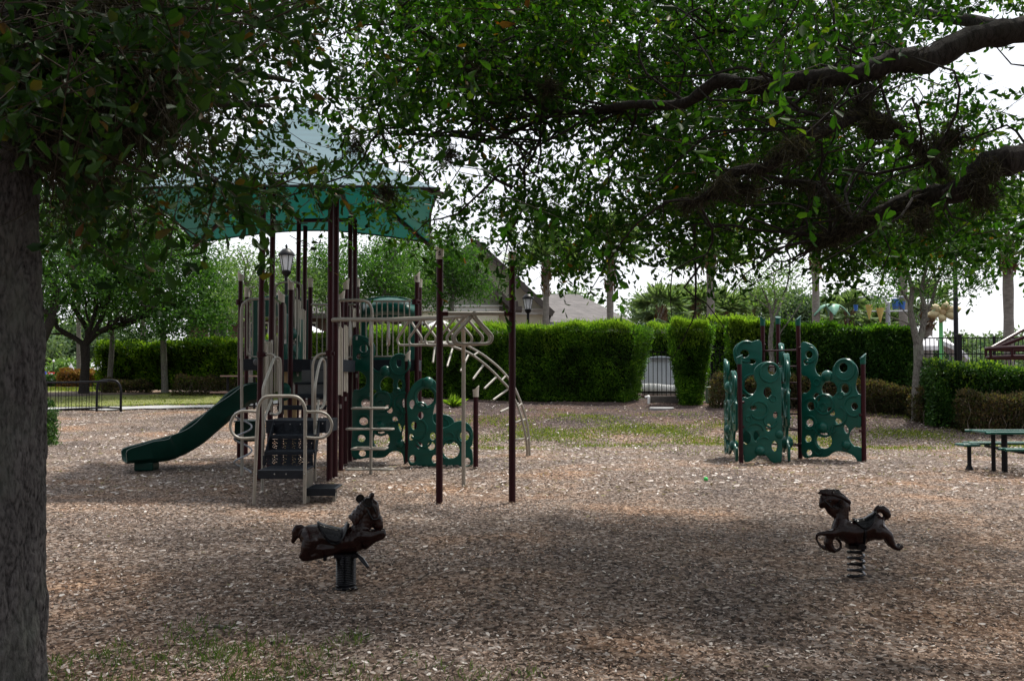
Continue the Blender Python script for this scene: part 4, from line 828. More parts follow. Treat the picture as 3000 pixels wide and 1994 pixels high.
def sign_things():
    Y = 82; x = X(151, Y); z = g(x, Y)
    r = thing('yield_sign', (x, Y, z), 'red and white triangular yield sign by the far road', 'road sign'); zc = ZZ(1096, Y); m = MB(); m.cyl((x, Y + .03, z), (x, Y + .03, zc + .1), .03, 6); m.build('post', M['greypaint'], r)
    m = MB(); t = .30
    def tri(q, y, mm):
        a = [Vector((x - q, y, zc + q * .55)), Vector((x + q, y, zc + q * .55)), Vector((x, y, zc - q * 1.1))]; poly(mm, [a[0], a[2], a[1]], (0, .012, 0))
    tri(.31, Y, m); pl = m.build('plate', M['signred'], r); m = MB(); tri(.15, Y - .012, m); m.build('white_field', M['whitepaint'], pl)
    Y = 84; x = X(131, Y); z = g(x, Y); r = thing('blue_sign', (x, Y, z), 'small blue rectangular sign left of the yield sign', 'road sign'); zc = ZZ(1092, Y)
    m = MB(); m.cyl((x, Y + .03, z), (x, Y + .03, zc), .03, 6); m.build('post', M['greypaint'], r); m = MB(); m.box((x, Y, zc), (.34, .02, .24)); m.build('plate', M['signblue'], r)
    Y = 80; x = X(124, Y); z = g(x, Y); r = thing('white_sign', (x, Y, z), 'white board sign at the left edge below the blue sign', 'sign'); m = MB(); m.box((x, Y, ZZ(1102, Y)), (.40, .05, .40)); m.build('board', M['white'], r)
    m = MB(); m.cyl((x - .15, Y + .05, z), (x - .15, Y + .05, ZZ(1102, Y)), .03, 6); m.cyl((x + .15, Y + .05, z), (x + .15, Y + .05, ZZ(1102, Y)), .03, 6); m.build('legs', M['whitepaint'], r)
    Y = 86; x = X(157, Y); z = g(x, Y); r = thing('globe_lamp', (x, Y, z), 'thin street lamp with white globe above the yield sign', 'street lamp'); zc = ZZ(1060, Y); m = MB(); m.cyl((x, Y, z), (x, Y, zc), .035, 6); m.build('post', M['black'], r); m = MB(); m.ball((x, Y, zc + .08), .10); m.build('globe', M['white'], r, True)
    # fountain
    Y = 96; x = X(208, Y); z = g(x, Y); r = thing('fountain', (x, Y, z), 'white spraying fountain beyond the orange shrubs', 'fountain')
    m = MB(); m.lathe((x, Y, z), [(2.2, -.1), (2.2, .45), (1.9, .45), (1.9, .3)], 24); m.build('basin', M['concrete'], r)
    n = 3500; u = rng.random(n); a = rng.random(n) * 6.283; v0 = rng.random(n); rad = (.15 + 1.05 * v0) * u; zz = z + .4 + (ZZ(1066, Y) - z - .3) * (1 - .35 * v0) * 4 * (u * .5 + .5) * (1 - (u * .5 + .5)) * 1.0
    pos = np.stack([x + rad * np.cos(a), Y + rad * np.sin(a), zz], -1); V, f = leaves(pos, rdir(n) * .3 + [0, 0, -1.], np.full(n, .14), np.full(n, .05), 'q'); np_mesh('spray', V, 4, M['white'], r, faces=f)
    strip('road', [(-70, 74), (-22, 76)], [(-70, 82), (-22, 84)], M['concrete'], .03, 12, 3)
sign_things()

# =================================================================== splash pad features
def splash():
    Y = 50; x = X(2437, Y); z = g(x, Y); r = thing('leaf_shade', (x, Y, z), 'green leaf-shaped splash pad shade with four drooping petals', 'splash feature'); zt = ZZ(897, Y)
    m = MB(); m.cyl((x, Y, z), (x, Y, zt - .05), .09, 10); m.build('pole', M['brownwood'], r)
    for k, (an, ln) in enumerate(((3.35, .92), (-.25, .85), (1.5, .8), (4.6, .8))):
        m = MB(); d = Vector((math.cos(an), math.sin(an), 0)); s2 = Vector((-d.y, d.x, 0)); N = 8; c = Vector((x, Y, zt))
        for i in range(N):
            t = i / (N - 1); w = math.sin(math.pi * min(1, t * .92 + .06)) * .30; p = c + d * ln * t + Vector((0, 0, .14 * math.sin(t * 2.2) - .62 * t * t)); m.v += [p - s2 * w, p + Vector((0, 0, .05)), p + s2 * w]
        for i in range(N - 1):
            for j in (0, 1): m.f.append([i * 3 + j, i * 3 + j + 1, i * 3 + j + 4, i * 3 + j + 3]); m.mi.append(0)
        o = m.build('petal', M['leafgreen'], r, True); sd = o.modifiers.new('t', 'SOLIDIFY'); sd.thickness = .03
    Y = 46; x = X(2603, Y); z = g(x, Y); r = thing('dumping_bucket_frame', (x, Y, z), 'grey splash pad frame with hanging yellow cones and blue buckets', 'splash feature')
    m = MB(); m.cyl((x, Y, z), (x, Y, ZZ(886, Y)), .10, 12); m.cyl((X(2540, Y), Y, ZZ(912, Y)), (X(2665, Y), Y, ZZ(911, Y)), .035, 8); m.cyl((X(2530, Y), Y + .6, ZZ(868, Y)), (X(2665, Y), Y + .6, ZZ(866, Y)), .035, 8); m.cyl((x, Y, ZZ(888, Y)), (x, Y + .6, ZZ(867, Y)), .05, 8); m.build('frame', M['greypaint'], r, True)
    for px, y0, y1, wp in ((2547, 893, 936, 22), (2579, 902, 946, 24)):
        m = MB(); m.lathe((X(px, Y), Y - .05, ZZ(y1, Y)), [(.02, 0), (wp / F * Y / 2, (y1 - y0) / F * Y), (wp / F * Y / 2 - .02, (y1 - y0) / F * Y - .01)], 14); m.build('cone', M['yellow'], r, True)
    for px, y0, wp, hp in ((2640, 872, 24, 30), (2660, 880, 20, 24), (2522, 890, 14, 18)):
        m = MB(); m.lathe((X(px, Y), Y + .6, ZZ(y0 + hp, Y)), [(wp / F * Y * .35, 0), (wp / F * Y / 2, hp / F * Y), (wp / F * Y / 2 - .03, hp / F * Y - .01)], 14); m.build('bucket', M['blue'], r, True)
    Y = 42; x = X(2758, Y); z = g(x, Y); r = thing('flower_sprayer', (x, Y, z), 'lime green splash pad pole topped by a large yellow flower', 'splash feature'); zt = ZZ(915, Y)
    m = MB(); m.lathe((x, Y, z), [(.10, 0), (.085, 1), (.075, zt - z)], 12); m.build('pole', M['limepaint'], r, True)
    for k in range(6):
        an = k * math.pi / 3 + .35; d = Vector((math.cos(an), 0, math.sin(an) * .55)); m = MB(); s2 = Vector((-d.z, .0, d.x)).normalized(); N = 8
        for i in range(N):
            t = i / (N - 1); w = math.sin(math.pi * min(1, t * .9 + .08)) * .17; p = Vector((x, Y - .1, zt)) + d * (.10 + .66 * t) + Vector((0, -.22 * math.sin(t * 2.5), 0)); m.v += [p - s2 * w, p + Vector((0, -.05, 0)), p + s2 * w]
        for i in range(N - 1):
            for j in (0, 1): m.f.append([i * 3 + j, i * 3 + j + 1, i * 3 + j + 4, i * 3 + j + 3]); m.mi.append(0)
        o = m.build('petal', M['paleyellow'], r, True); sd = o.modifiers.new('t', 'SOLIDIFY'); sd.thickness = .03
    m = MB(); m.ball((x, Y - .2, zt), .15, (1, .6, 1)); m.build('flower_centre', M['tan'], r, True)
    Y = 40; x = X(2745, Y); m = MB(); m.lathe((x, Y, g(x, Y)), [(.16, 0), (.2, ZZ(1054, Y) - g(x, Y) - .05), (.17, ZZ(1054, Y) - g(x, Y))], 14); tag(m.build('yellow_bin', M['yellow'], None, True), 'small yellow bin behind the fence left of the lime pole', 'bin')
splash()

# =================================================================== fences, equipment in the gap
def bar_fence(name, a, b, z0, z1, step, label, post_every=None, cat='fence', top2=None, mat='black'):
    a, b = Vector(a), Vector(b); d = b - a; L = d.length; u = d.normalized(); root = thing(name, (a.x, a.y, z0), label, cat); n = int(L / step)
    m = MB()
    for k in range(n + 1):
        p = a + u * (k * L / n); m.box((p.x, p.y, (z0 + z1) / 2), (.02, .02, z1 - z0), rz=math.atan2(u.y, u.x))
    m.build('bars', M[mat], root)
    m = MB(); c = (a + b) / 2; rz = math.atan2(u.y, u.x)
    for z in (z1, z0 + .12) + ((z1 - .22,) if top2 is None else (top2,)): m.box((c.x, c.y, z), (L, .032, .035), rz)
    m.build('rails', M[mat], root)
    if post_every:
        q = 0.
        while q <= L + .01:
            p = a + u * q; m = MB(); m.box((p.x, p.y, (z0 + z1) / 2 + .02), (.07, .07, z1 - z0 + .1), rz); m.build('post', M[mat], root); q += post_every
    return root
Yf = 33.0; zf0 = g(X(2850, Yf), Yf) + .05
bar_fence('black_fence', (X(2700, Yf), Yf, 0), (X(3220, Yf), Yf, 0), zf0, ZZ(990, Yf), .135, 'black metal picket fence along the pool at the right edge', 2.35, top2=ZZ(1037, Yf))
m = MB(); x = X(2810, Yf - .1); m.box((x, Yf - .12, (zf0 + ZZ(983, Yf)) / 2), (.13, .13, ZZ(983, Yf) - zf0)); m.box((x, Yf - .12, ZZ(983, Yf) + .02), (.17, .17, .04)); tag(m.build('gate_post', M['black'], bevel=.005), 'thick black square gate post in front of the pool fence', 'post')
m = MB(); m.box((X(2725, 31.5), 31.5, ZZ(1128, 31.5)), (.55, .3, .1)); m.box((X(2725, 31.5), 31.5, ZZ(1145, 31.5)), (.5, .26, .32)); tag(m.build('low_wall', M['concrete']), 'short pale-capped low wall piece between the tall dark hedge and the low hedge', 'wall')
Yg = 34.0; zg0, zg1 = ZZ(1160, Yg), ZZ(1030, Yg)
bar_fence('gap_fence', (X(1862, Yg), Yg, 0), (X(1990, Yg), Yg, 0), zg0, zg1, .14, 'black metal picket fence panel across the hedge gap', None, top2=zg0 + .14)
Yg = 33.4; bar_fence('side_fence', (X(2085, Yg), Yg, 0), (X(2145, Yg), Yg, 0), g(X(2110, Yg), Yg), ZZ(1018, Yg), .12, 'black metal fence between the hedge block and the left climbing panels', 1.0)
def gap_things():
    Y = 36.2; z = g(X(1930, Y), Y); x0, x1 = X(1888, Y), X(1985, Y); zt = ZZ(1048, Y)
    r = thing('pump_shed', ((x0 + x1) / 2, Y, z), 'pale grey ribbed equipment enclosure with curved top behind the gap fence', 'enclosure'); m = MB(); N = 28
    for k in range(N):
        t = (k + .5) / N; xx = x0 + (x1 - x0) * t; h = zt - z + .12 * math.sin(t * math.pi) - .05; m.box((xx, Y + .45 + (.02 if k % 2 else 0), z + h / 2), ((x1 - x0) / N * .98, .8, h))
    m.build('ribbed_body', pmat('pale_grey_panel', (.50, .54, .58), (.44, .48, .52), 3, .6), r)
    m = MB(); m.box(((x0 + x1) / 2 - .05, Y - .02, zt - .02), ((x1 - x0) * .6, .08, .05)); m.build('top_rim', M['greyplate'], r)
    Y = 35.2; x0, x1 = X(1880, Y), X(1992, Y); zb, zt = ZZ(1157, Y), ZZ(1126, Y); m = MB(); zz0 = g((x0 + x1) / 2, Y)
    r = thing('white_tub', ((x0 + x1) / 2, Y, zz0), 'low white tub with wavy rim behind the gap fence', 'tub'); N = 16; 
    for k in range(N):
        a, b = k / N, (k + 1) / N; f = lambda t: zt + .03 * math.sin(t * 5 + .5)
        m.quad((x0 + (x1 - x0) * a, Y, zb), (x0 + (x1 - x0) * b, Y, zb), (x0 + (x1 - x0) * b, Y - .04, f(b)), (x0 + (x1 - x0) * a, Y - .04, f(a)))
    o = m.build('side', M['whitepaint'], r, True); s2 = o.modifiers.new('t', 'SOLIDIFY'); s2.thickness = .05
    m = MB(); m.box(((x0 + x1) / 2, Y + .3, (zz0 + zb) / 2 - .01), (x1 - x0, .6, zb - zz0)); m.build('plinth', M['brick'], r)
    Y = 32.6; x = X(1945, Y); z = g(x, Y); m = MB(); m.box((x, Y, z + .06), (.85, .35, .26)); tag(m.build('concrete_step', M['dampconcrete'], bevel=.01), 'low concrete block at the foot of the gap fence', 'step')
    Y = 32.2; x = X(1900, Y); z = g(x, Y); m = MB(); m.tube(catmull([(x, Y + .2, z + .22), (x, Y, z + .22), (x, Y - .02, z + .1), (x, Y - .02, z - .02)], 4), .045, 10); m.cyl((x - .12, Y, z + .2), (x + .02, Y, z + .22), .035, 8); tag(m.build('drain_pipe', M['whitepaint'], None, True), 'white bent drain pipe beside the concrete block in the gap', 'pipe')
    Y = 30.2; x = X(1938, Y); z = g(x, Y); m = MB(); m.lathe((x, Y, z), [(.36, -.02), (.37, .04), (.33, .055)], 18); tag(m.build('drain_cover', M['concrete'], None, True), 'flat round concrete cover on the bank below the hedge gap', 'cover')
    Y = 32.6; x = X(2083, Y); z = g(x, Y); m = MB(); m.box((x, Y, z + .22), (.32, .3, .5)); m.box((x, Y, z + .49), (.36, .34, .05)); tag(m.build('utility_box', pmat('sage_green_box', (.40, .52, .42), (.34, .45, .36), 5, .5), bevel=.012), 'pale green utility box beside the foot of the free-standing hedge block', 'utility box')
gap_things()
def railing():
    Y = 34.2; root = thing('railing', (X(250, Y), Y, g(X(250, Y), Y)), 'black tubular railing with rounded end beside the footpath', 'railing'); z0 = ZZ(1201, Y)
    m = MB(); zt = ZZ(1116, Y); p = [Vector((X(90, Y), Y, ZZ(1121, Y))), Vector((X(200, Y), Y, ZZ(1120, Y))), Vector((X(316, Y), Y, ZZ(1117, Y)))]; m.tube(p, .036, 8)
    m.tube([Vector((X(90, Y), Y, ZZ(1203, Y))), Vector((X(322, Y), Y, ZZ(1193, Y)))], .032, 8); m.build('front_rails', M['black'], root, True)
    Y2 = Y + .5; m = MB(); m.tube(catmull([P(283, 1205, Y2), P(284, 1160, Y2), P(286, 1128, Y2), P(296, 1115, Y2), P(330, 1114, Y2), P(346, 1121, Y2), P(354, 1140, Y2), P(354, 1170, Y2), P(354, 1207, Y2)], 5), .042, 10)
    m.tube([P(284, 1192, Y2), P(354, 1196, Y2)], .03, 8); m.build('end_hoop', M['black'], root, True)
    m = MB()
    for px in (132, 141, 150, 164, 173, 181, 195, 203, 212, 225, 234, 242, 255, 263, 271, 292, 300): m.cyl((X(px, Y), Y, ZZ(1120, Y)), (X(px, Y), Y, ZZ(1199, Y)), .009, 5)
    m.build('bars', M['black'], root)
railing()
def table_brown():
    Y = 36.6; x = X(705, Y); z = g(x, Y); r = thing('brown_picnic_table', (x, Y, z), 'brown picnic table behind the foot of the play structure, on the lawn edge', 'picnic table'); zt = ZZ(1101, Y); zs = ZZ(1148, Y)
    for nm, zz, yy, w in (('table_top', zt, 0, .75), ('seat', zs, -.6, .28), ('seat', zs + .0, .6, .28)):
        m = MB(); 
        for k in range(4 if w > .5 else 2): n = 4 if w > .5 else 2; m.box((x + (.0 if nm == 'table_top' else -.1), Y + yy + (k - (n - 1) / 2) * w / n, zz), (1.25 if nm == 'table_top' else 1.55, w / n * .9, .05))
        m.build(nm, M['brownwood'], r)
    m = MB()
    for sx in (-.45, .5): m.cyl((x + sx, Y, z - .03), (x + sx, Y, zt - .02), .045, 8); m.cyl((x + sx, Y - .6, zs - .05), (x + sx, Y + .6, zs - .05), .03, 6)
    m.build('frame', M['black'], r)
table_brown()
def table_green():
    Y = 17.7; zt, zs = ZZ(1261, Y), ZZ(1303, Y); x0 = X(2872, Y); x1 = x0 + 1.85; x = (x0 + x1) / 2; r = thing('picnic_table', (x, Y, 0), 'green coated picnic table with black posts at the right edge', 'picnic table')
    def slab(nm, xa, xb, ya, yb, z, th=.045):
        m = MB(); nx = int((xb - xa) / .05); 
        m.tube(catmull([(xa + .03, ya, z - .02), (xb - .03, ya, z - .02), (xb, ya + .03, z - .02), (xb, yb - .03, z - .02), (xb - .03, yb, z - .02), (xa + .03, yb, z - .02), (xa, yb - .03, z - .02), (xa, ya + .03, z - .02)], 3, True), th / 2, 8, closed=True)
        for k in range(1, nx): m.box((xa + (xb - xa) * k / nx, (ya + yb) / 2, z - .008), (.016, yb - ya, .012))
        ny = max(3, int((yb - ya) / .05))
        for k in range(1, ny): m.box(((xa + xb) / 2, ya + (yb - ya) * k / ny, z - .0115), (xb - xa, .016, .012))
        m.build(nm, M['green'], r if nm != 'stool_seat' else r2, True)
    slab('table_top', x0, x1, Y - .38, Y + .38, zt); slab('seat', x0 + .12, x1 - .12, Y - .80, Y - .54, zs - .01); slab('seat', x0 + .12, x1 - .12, Y + .54, Y + .80, zs + .01)
    for xx in (x0 + .38, x1 - .38):
        m = MB(); m.cyl((xx, Y - .02, -.03), (xx, Y - .02, zt - .03), .05, 10); m.cyl((xx, Y - .68, zs - .08), (xx, Y + .68, zs - .06), .028, 8); m.cyl((xx - .0, Y - .3, zt - .05), (xx, Y + .3, zt - .05), .028, 8); m.build('leg', M['black'], r, True)
    m = MB(); m.cyl((x0 + .27, Y + .15, -.03), (x0 + .27, Y + .15, zt - .04), .038, 8); m.build('brace', M['black'], r, True)
    Ys = 18.1; xs = X(2832, Ys); r2 = thing('pedestal_stool', (xs, Ys, 0), 'green square stool on a single black post left of the green picnic table', 'stool')
    zs = ZZ(1299, Ys); slab('stool_seat', xs - .145, xs + .13, Ys - .16, Ys + .16, zs); m = MB(); m.lathe((xs + .02, Ys, 0), [(.08, -.01), (.06, .03), (.036, .08), (.036, zs - .05), (.06, zs - .035)], 10); m.build('pedestal', M['black'], r2, True)
table_green()
def tube_climber():
    Y = 22.5; cx = X(3130, Y); r = thing('tube_climber', (cx, Y, 0), 'maroon tubular ring climber reaching in from the right edge', 'climber'); R_ = cx - X(2903, Y)
    z1, z2 = ZZ(1020, Y), ZZ(1046, Y)
    def ring(z, rad, tilt=0): return [Vector((cx + rad * math.cos(a), Y + rad * math.sin(a) * .8, z + tilt * math.cos(a))) for a in np.linspace(0, 2 * math.pi, 25)[:-1]]
    m = MB(); m.tube(ring(z1, R_), .042, 8, closed=True); m.build('ring', M['maroon'], r, True)
    m = MB(); m.tube(ring(z2, R_ * .985), .04, 8, closed=True); m.build('ring', M['maroon'], r, True)
    m = MB()
    for a in (3.14, 3.6, 2.7, 4.3, 1.9, .3, 1.1, 5.3): p = Vector((cx + R_ * math.cos(a), Y + R_ * math.sin(a) * .8, 0)); m.cyl(p + Vector((0, 0, z2)), p + Vector((0, 0, z1)), .03, 6)
    m.build('uprights', M['maroon'], r, True)
    m = MB()
    for s in (-1, 1): m.tube([Vector((cx - R_ * .97, Y + s * .12, z1)), Vector((cx, Y + s * .9, z1 + .75))], .038, 8); m.tube([Vector((cx + R_ * .97, Y + s * .12, z1)), Vector((cx, Y + s * .9, z1 + .75))], .038, 8)
    m.build('sloping_rails', M['maroon'], r, True)
    for s in (-.9, .9): m = MB(); m.cyl((cx, Y + s, -.05), (cx, Y + s, z1 + .85), .045, 10); m.build('post', M['maroon'], r, True)
tube_climber()

# =================================================================== play equipment helpers
def cpath(pts, n=5): return catmull([P(*p) if len(p) == 3 else p for p in pts], n)
def post(parent, px, Y, ytop, r=.0445, cap=None, capc='slat', slant=.05, sdir=0., dx=0., letter=False, name='post', ztop=None):
    x = X(px, Y); z1 = ztop if ztop is not None else ZZ(ytop, Y); hc = .17 if cap else 0
    m = MB(); m.tube([(x + dx, Y, -.05), (x, Y, z1 - hc)], r, 16); o = m.build(name, M['maroon'], parent, True)
    if cap:
        m = MB(); n = 20; rc = r * 1.17
        prof = [(0, rc * .98), (.02, rc), (.09, rc), (.13, rc * 1.05)]
        for h, q in prof:
            for j in range(n): a = 2 * math.pi * j / n; m.v.append(Vector((x + q * math.cos(a), Y + q * math.sin(a), z1 - hc + h)))
        for j in range(n):
            a = 2 * math.pi * j / n; q = rc * 1.18; t = math.cos(a - sdir); m.v.append(Vector((x + q * math.cos(a), Y + q * math.sin(a), z1 - hc + .15 + slant * t)))
        for j in range(n):
            a = 2 * math.pi * j / n; q = rc * 1.02; t = math.cos(a - sdir); m.v.append(Vector((x + q * math.cos(a), Y + q * math.sin(a), z1 - hc + .152 + slant * t)))
        for k in range(5):
            for j in range(n): j2 = (j + 1) % n; m.f.append([k * n + j, k * n + j2, (k + 1) * n + j2, (k + 1) * n + j]); m.mi.append(0)
        m.f.append([5 * n + j for j in range(n)]); m.mi.append(0)
        c = m.build('cap', M[capc], o, True)
        if letter:
            cu = bpy.data.curves.new('t', 'FONT'); cu.body = 'S'; cu.size = .075; cu.extrude = .003; cu.align_x = 'CENTER'; cu.align_y = 'CENTER'; cu.offset = .0018
            t = bpy.data.objects.new('t', cu); COL.objects.link(t); dg = bpy.context.evaluated_depsgraph_get(); me = bpy.data.meshes.new_from_object(t.evaluated_get(dg))
            bpy.data.objects.remove(t); T = Matrix.Translation((x, Y - rc * 1.03, z1 - hc + .072)) @ Matrix.Rotation(math.pi / 2, 4, 'X'); me.transform(T)
            for v in me.vertices: dxx = v.co.x - x; v.co.y += rc - math.sqrt(max(rc * rc - dxx * dxx, 0))
            me.name = 'lettering'; obj_from(me, 'lettering', M['letter'], c)
    return o
def plate(name, outline, holes, mat, parent, O, U, V, thick=.03, bevel=.012, balls=(), rings=(), smooth_out=True, hn=20, bres=2):
    """solid panel: outline and holes in metres in the (U,V) plane through O"""
    cu = bpy.data.curves.new('p', 'CURVE'); cu.dimensions = '2D'; cu.fill_mode = 'BOTH'; cu.extrude = max(thick / 2 - bevel, .0005); cu.bevel_depth = bevel; cu.bevel_resolution = bres; cu.resolution_u = 1
    def spl(pts):
        s = cu.splines.new('POLY'); s.points.add(len(pts) - 1)
        for p, q in zip(s.points, pts): p.co = (q[0], q[1], 0, 1)
        s.use_cyclic_u = True
    out = [(p.x, p.y) for p in catmull([(a, b, 0) for a, b in outline], 4, True)] if smooth_out else outline
    spl(out)
    for h in holes:
        cx, cy, rx = h[:3]; ry = h[3] if len(h) > 3 else rx; gw = bevel * 1.35 if bevel > .005 else 0; rx += gw; ry += gw; rot = h[4] if len(h) > 4 else 0
        pts = []
        for j in range(hn):
            a = 2 * math.pi * j / hn; ex, ey = rx * math.cos(a), ry * math.sin(a); pts.append((cx + ex * math.cos(rot) - ey * math.sin(rot), cy + ex * math.sin(rot) + ey * math.cos(rot)))
        spl(pts)
    t = bpy.data.objects.new('t', cu); COL.objects.link(t); dg = bpy.context.evaluated_depsgraph_get(); me = bpy.data.meshes.new_from_object(t.evaluated_get(dg)); bpy.data.objects.remove(t)
    U = Vector(U).normalized(); V = Vector(V).normalized(); Nn = U.cross(V); T = Matrix(((U.x, V.x, Nn.x, O[0]), (U.y, V.y, Nn.y, O[1]), (U.z, V.z, Nn.z, O[2]), (0, 0, 0, 1)))
    mb = MB()
    for cx, cy, r in balls: mb.ball((cx, cy, 0), r, (1, 1, .9), 20, 12)
    for rg in rings:
        cx, cy, r, w = rg[:4]; a0, a1 = (rg[4], rg[5]) if len(rg) > 4 else (0, 2 * math.pi); full = len(rg) <= 4
        for sz in (1, -1):
            k = max(8, int(26 * (a1 - a0) / 6.28)); pts = [Vector((cx + r * math.cos(a), cy + r * math.sin(a), sz * (thick / 2))) for a in np.linspace(a0, a1, k + (1 if full else 0))[:k]]
            mb.tube(pts, w, 6, closed=full)
    bm = bmesh.new(); bm.from_mesh(me)
    if mb.v:
        m2 = bpy.data.meshes.new('x'); m2.from_pydata([tuple(v) for v in mb.v], [], mb.f); bm.from_mesh(m2); bpy.data.meshes.remove(m2)
    bmesh.ops.remove_doubles(bm, verts=bm.verts, dist=1e-5); bm.transform(T); bm.to_mesh(me); bm.free(); me.name = name; me.materials.clear()
    o = obj_from(me, name, mat, parent); me.polygons.foreach_set('use_smooth', [True] * len(me.polygons))
    try: me.set_sharp_from_angle(angle=R(50))
    except Exception: pass
    return o
PO = [(840, 408), (900, 410), (950, 440), (980, 490), (980, 560), (957, 620), (966, 672), (1000, 708), (1035, 708), (1125, 690), (1142, 630), (1180, 585), (1240, 568), (1305, 582), (1347, 625), (1357, 690), (1338, 760), (1337, 820), (1358, 868), (1383, 888),
      (1383, 1000), (1383, 1150), (1330, 1158), (1290, 1192), (1268, 1250), (1282, 1300), (1320, 1338), (1383, 1355), (1383, 1470), (1362, 1472), (1330, 1425), (1270, 1392), (1180, 1380), (1120, 1397), (1060, 1438), (950, 1442), (840, 1440), (840, 1200), (840, 900), (880, 872), (925, 830), (925, 750), (885, 705), (840, 685), (840, 550)]
PH = [(908, 510, 31), (878, 580, 22), (1098, 828, 70), (1245, 822, 33, 40), (978, 905, 30, 38), (922, 985, 33, 36), (1330, 978, 28, 30), (1112, 1030, 42, 26, .8), (908, 1138, 31), (1182, 1118, 34, 20, .6), (1250, 1185, 17, 36, -.35), (893, 1285, 28), (1045, 1295, 70), (900, 1413, 24), (1230, 632, 37, 40)]
PB = [(1078, 708, 54), (1035, 1180, 52), (1250, 1330, 46)]
PR_ = [(908, 510, 70, 7, -1.6, 2.0), (1245, 650, 92, 7), (1330, 975, 90, 7, 1.3, 5.0), (1050, 965, 88, 7), (1170, 1065, 85, 7, -1.2, 1.9), (908, 1138, 62, 6, -2.2, 2.4), (1040, 1170, 88, 7, -.2, 3.3), (922, 985, 72, 6, -2.6, .6), (1045, 1295, 92, 6, 2.0, 5.6), (985, 765, 30, 5), (1130, 1190, 28, 5), (1200, 880, 30, 5), (1245, 822, 58, 5), (1040, 990, 34, 5), (990, 1390, 36, 5, .3, 2.9)]
def bubble(parent, A, B, zb=.03, H=2.29, name='climbing_panel', gap=.05, warp=None):
    """panel with its tall side at post A, low side at post B (ground points)"""
    A, B = Vector(A), Vector(B); U = B - A; W = U.length - 2 * gap; U.normalize(); su = W / 547.; sv = H / 1070.; sr = (su + sv) / 2
    wf = (lambda u: 1 - (1 - min(max(u, 0), 1)) ** warp) if warp else (lambda u: u)
    wd = (lambda u: min(1.45, warp * (1 - min(max(u, 0), .97)) ** (warp - 1))) if warp else (lambda u: 1)
    f = lambda p: (wf((p[0] - 838) / 547.) * W, (1475 - p[1]) * sv)
    O = A + U * gap + Vector((0, 0, zb))
    return plate(name, [f(p) for p in PO], [f(h) + (h[2] * su * wd((h[0] - 838) / 547.),) + ((h[3] if len(h) > 3 else h[2]) * sv, -(h[4] if len(h) > 4 else 0)) for h in PH], M['green'], parent, O, U, (0, 0, 1), .05, .016, [f(b) + (b[2] * sr,) for b in PB], [f(q) + (q[2] * sr, q[3] * sr * 1.6) + ((-q[5], -q[4]) if len(q) > 4 else ()) for q in PR_])
def traced_panel(parent, pts, holes, balls, rings, Y, ox, oy, sc_, name='climbing_panel', yaw=0., pivot=None):
    """outline measured at distance Y"""
    c0 = P(ox, oy, Y); k = Y / F / sc_
    f = lambda p: (p[0] * k, -p[1] * k)
    U = Vector((1, 0, 0)); O = c0
    return plate(name, [f(p) for p in pts], [f(h) + (h[2] * k, (h[3] if len(h) > 3 else h[2]) * k, -(h[4] if len(h) > 4 else 0)) for h in holes], M['green'], parent, O, U, (0, 0, 1), .05, .016, [f(b) + (b[2] * k,) for b in balls], [f(q) + (q[2] * k, q[3] * k * 1.6) + ((-q[5], -q[4]) if len(q) > 4 else ()) for q in rings])

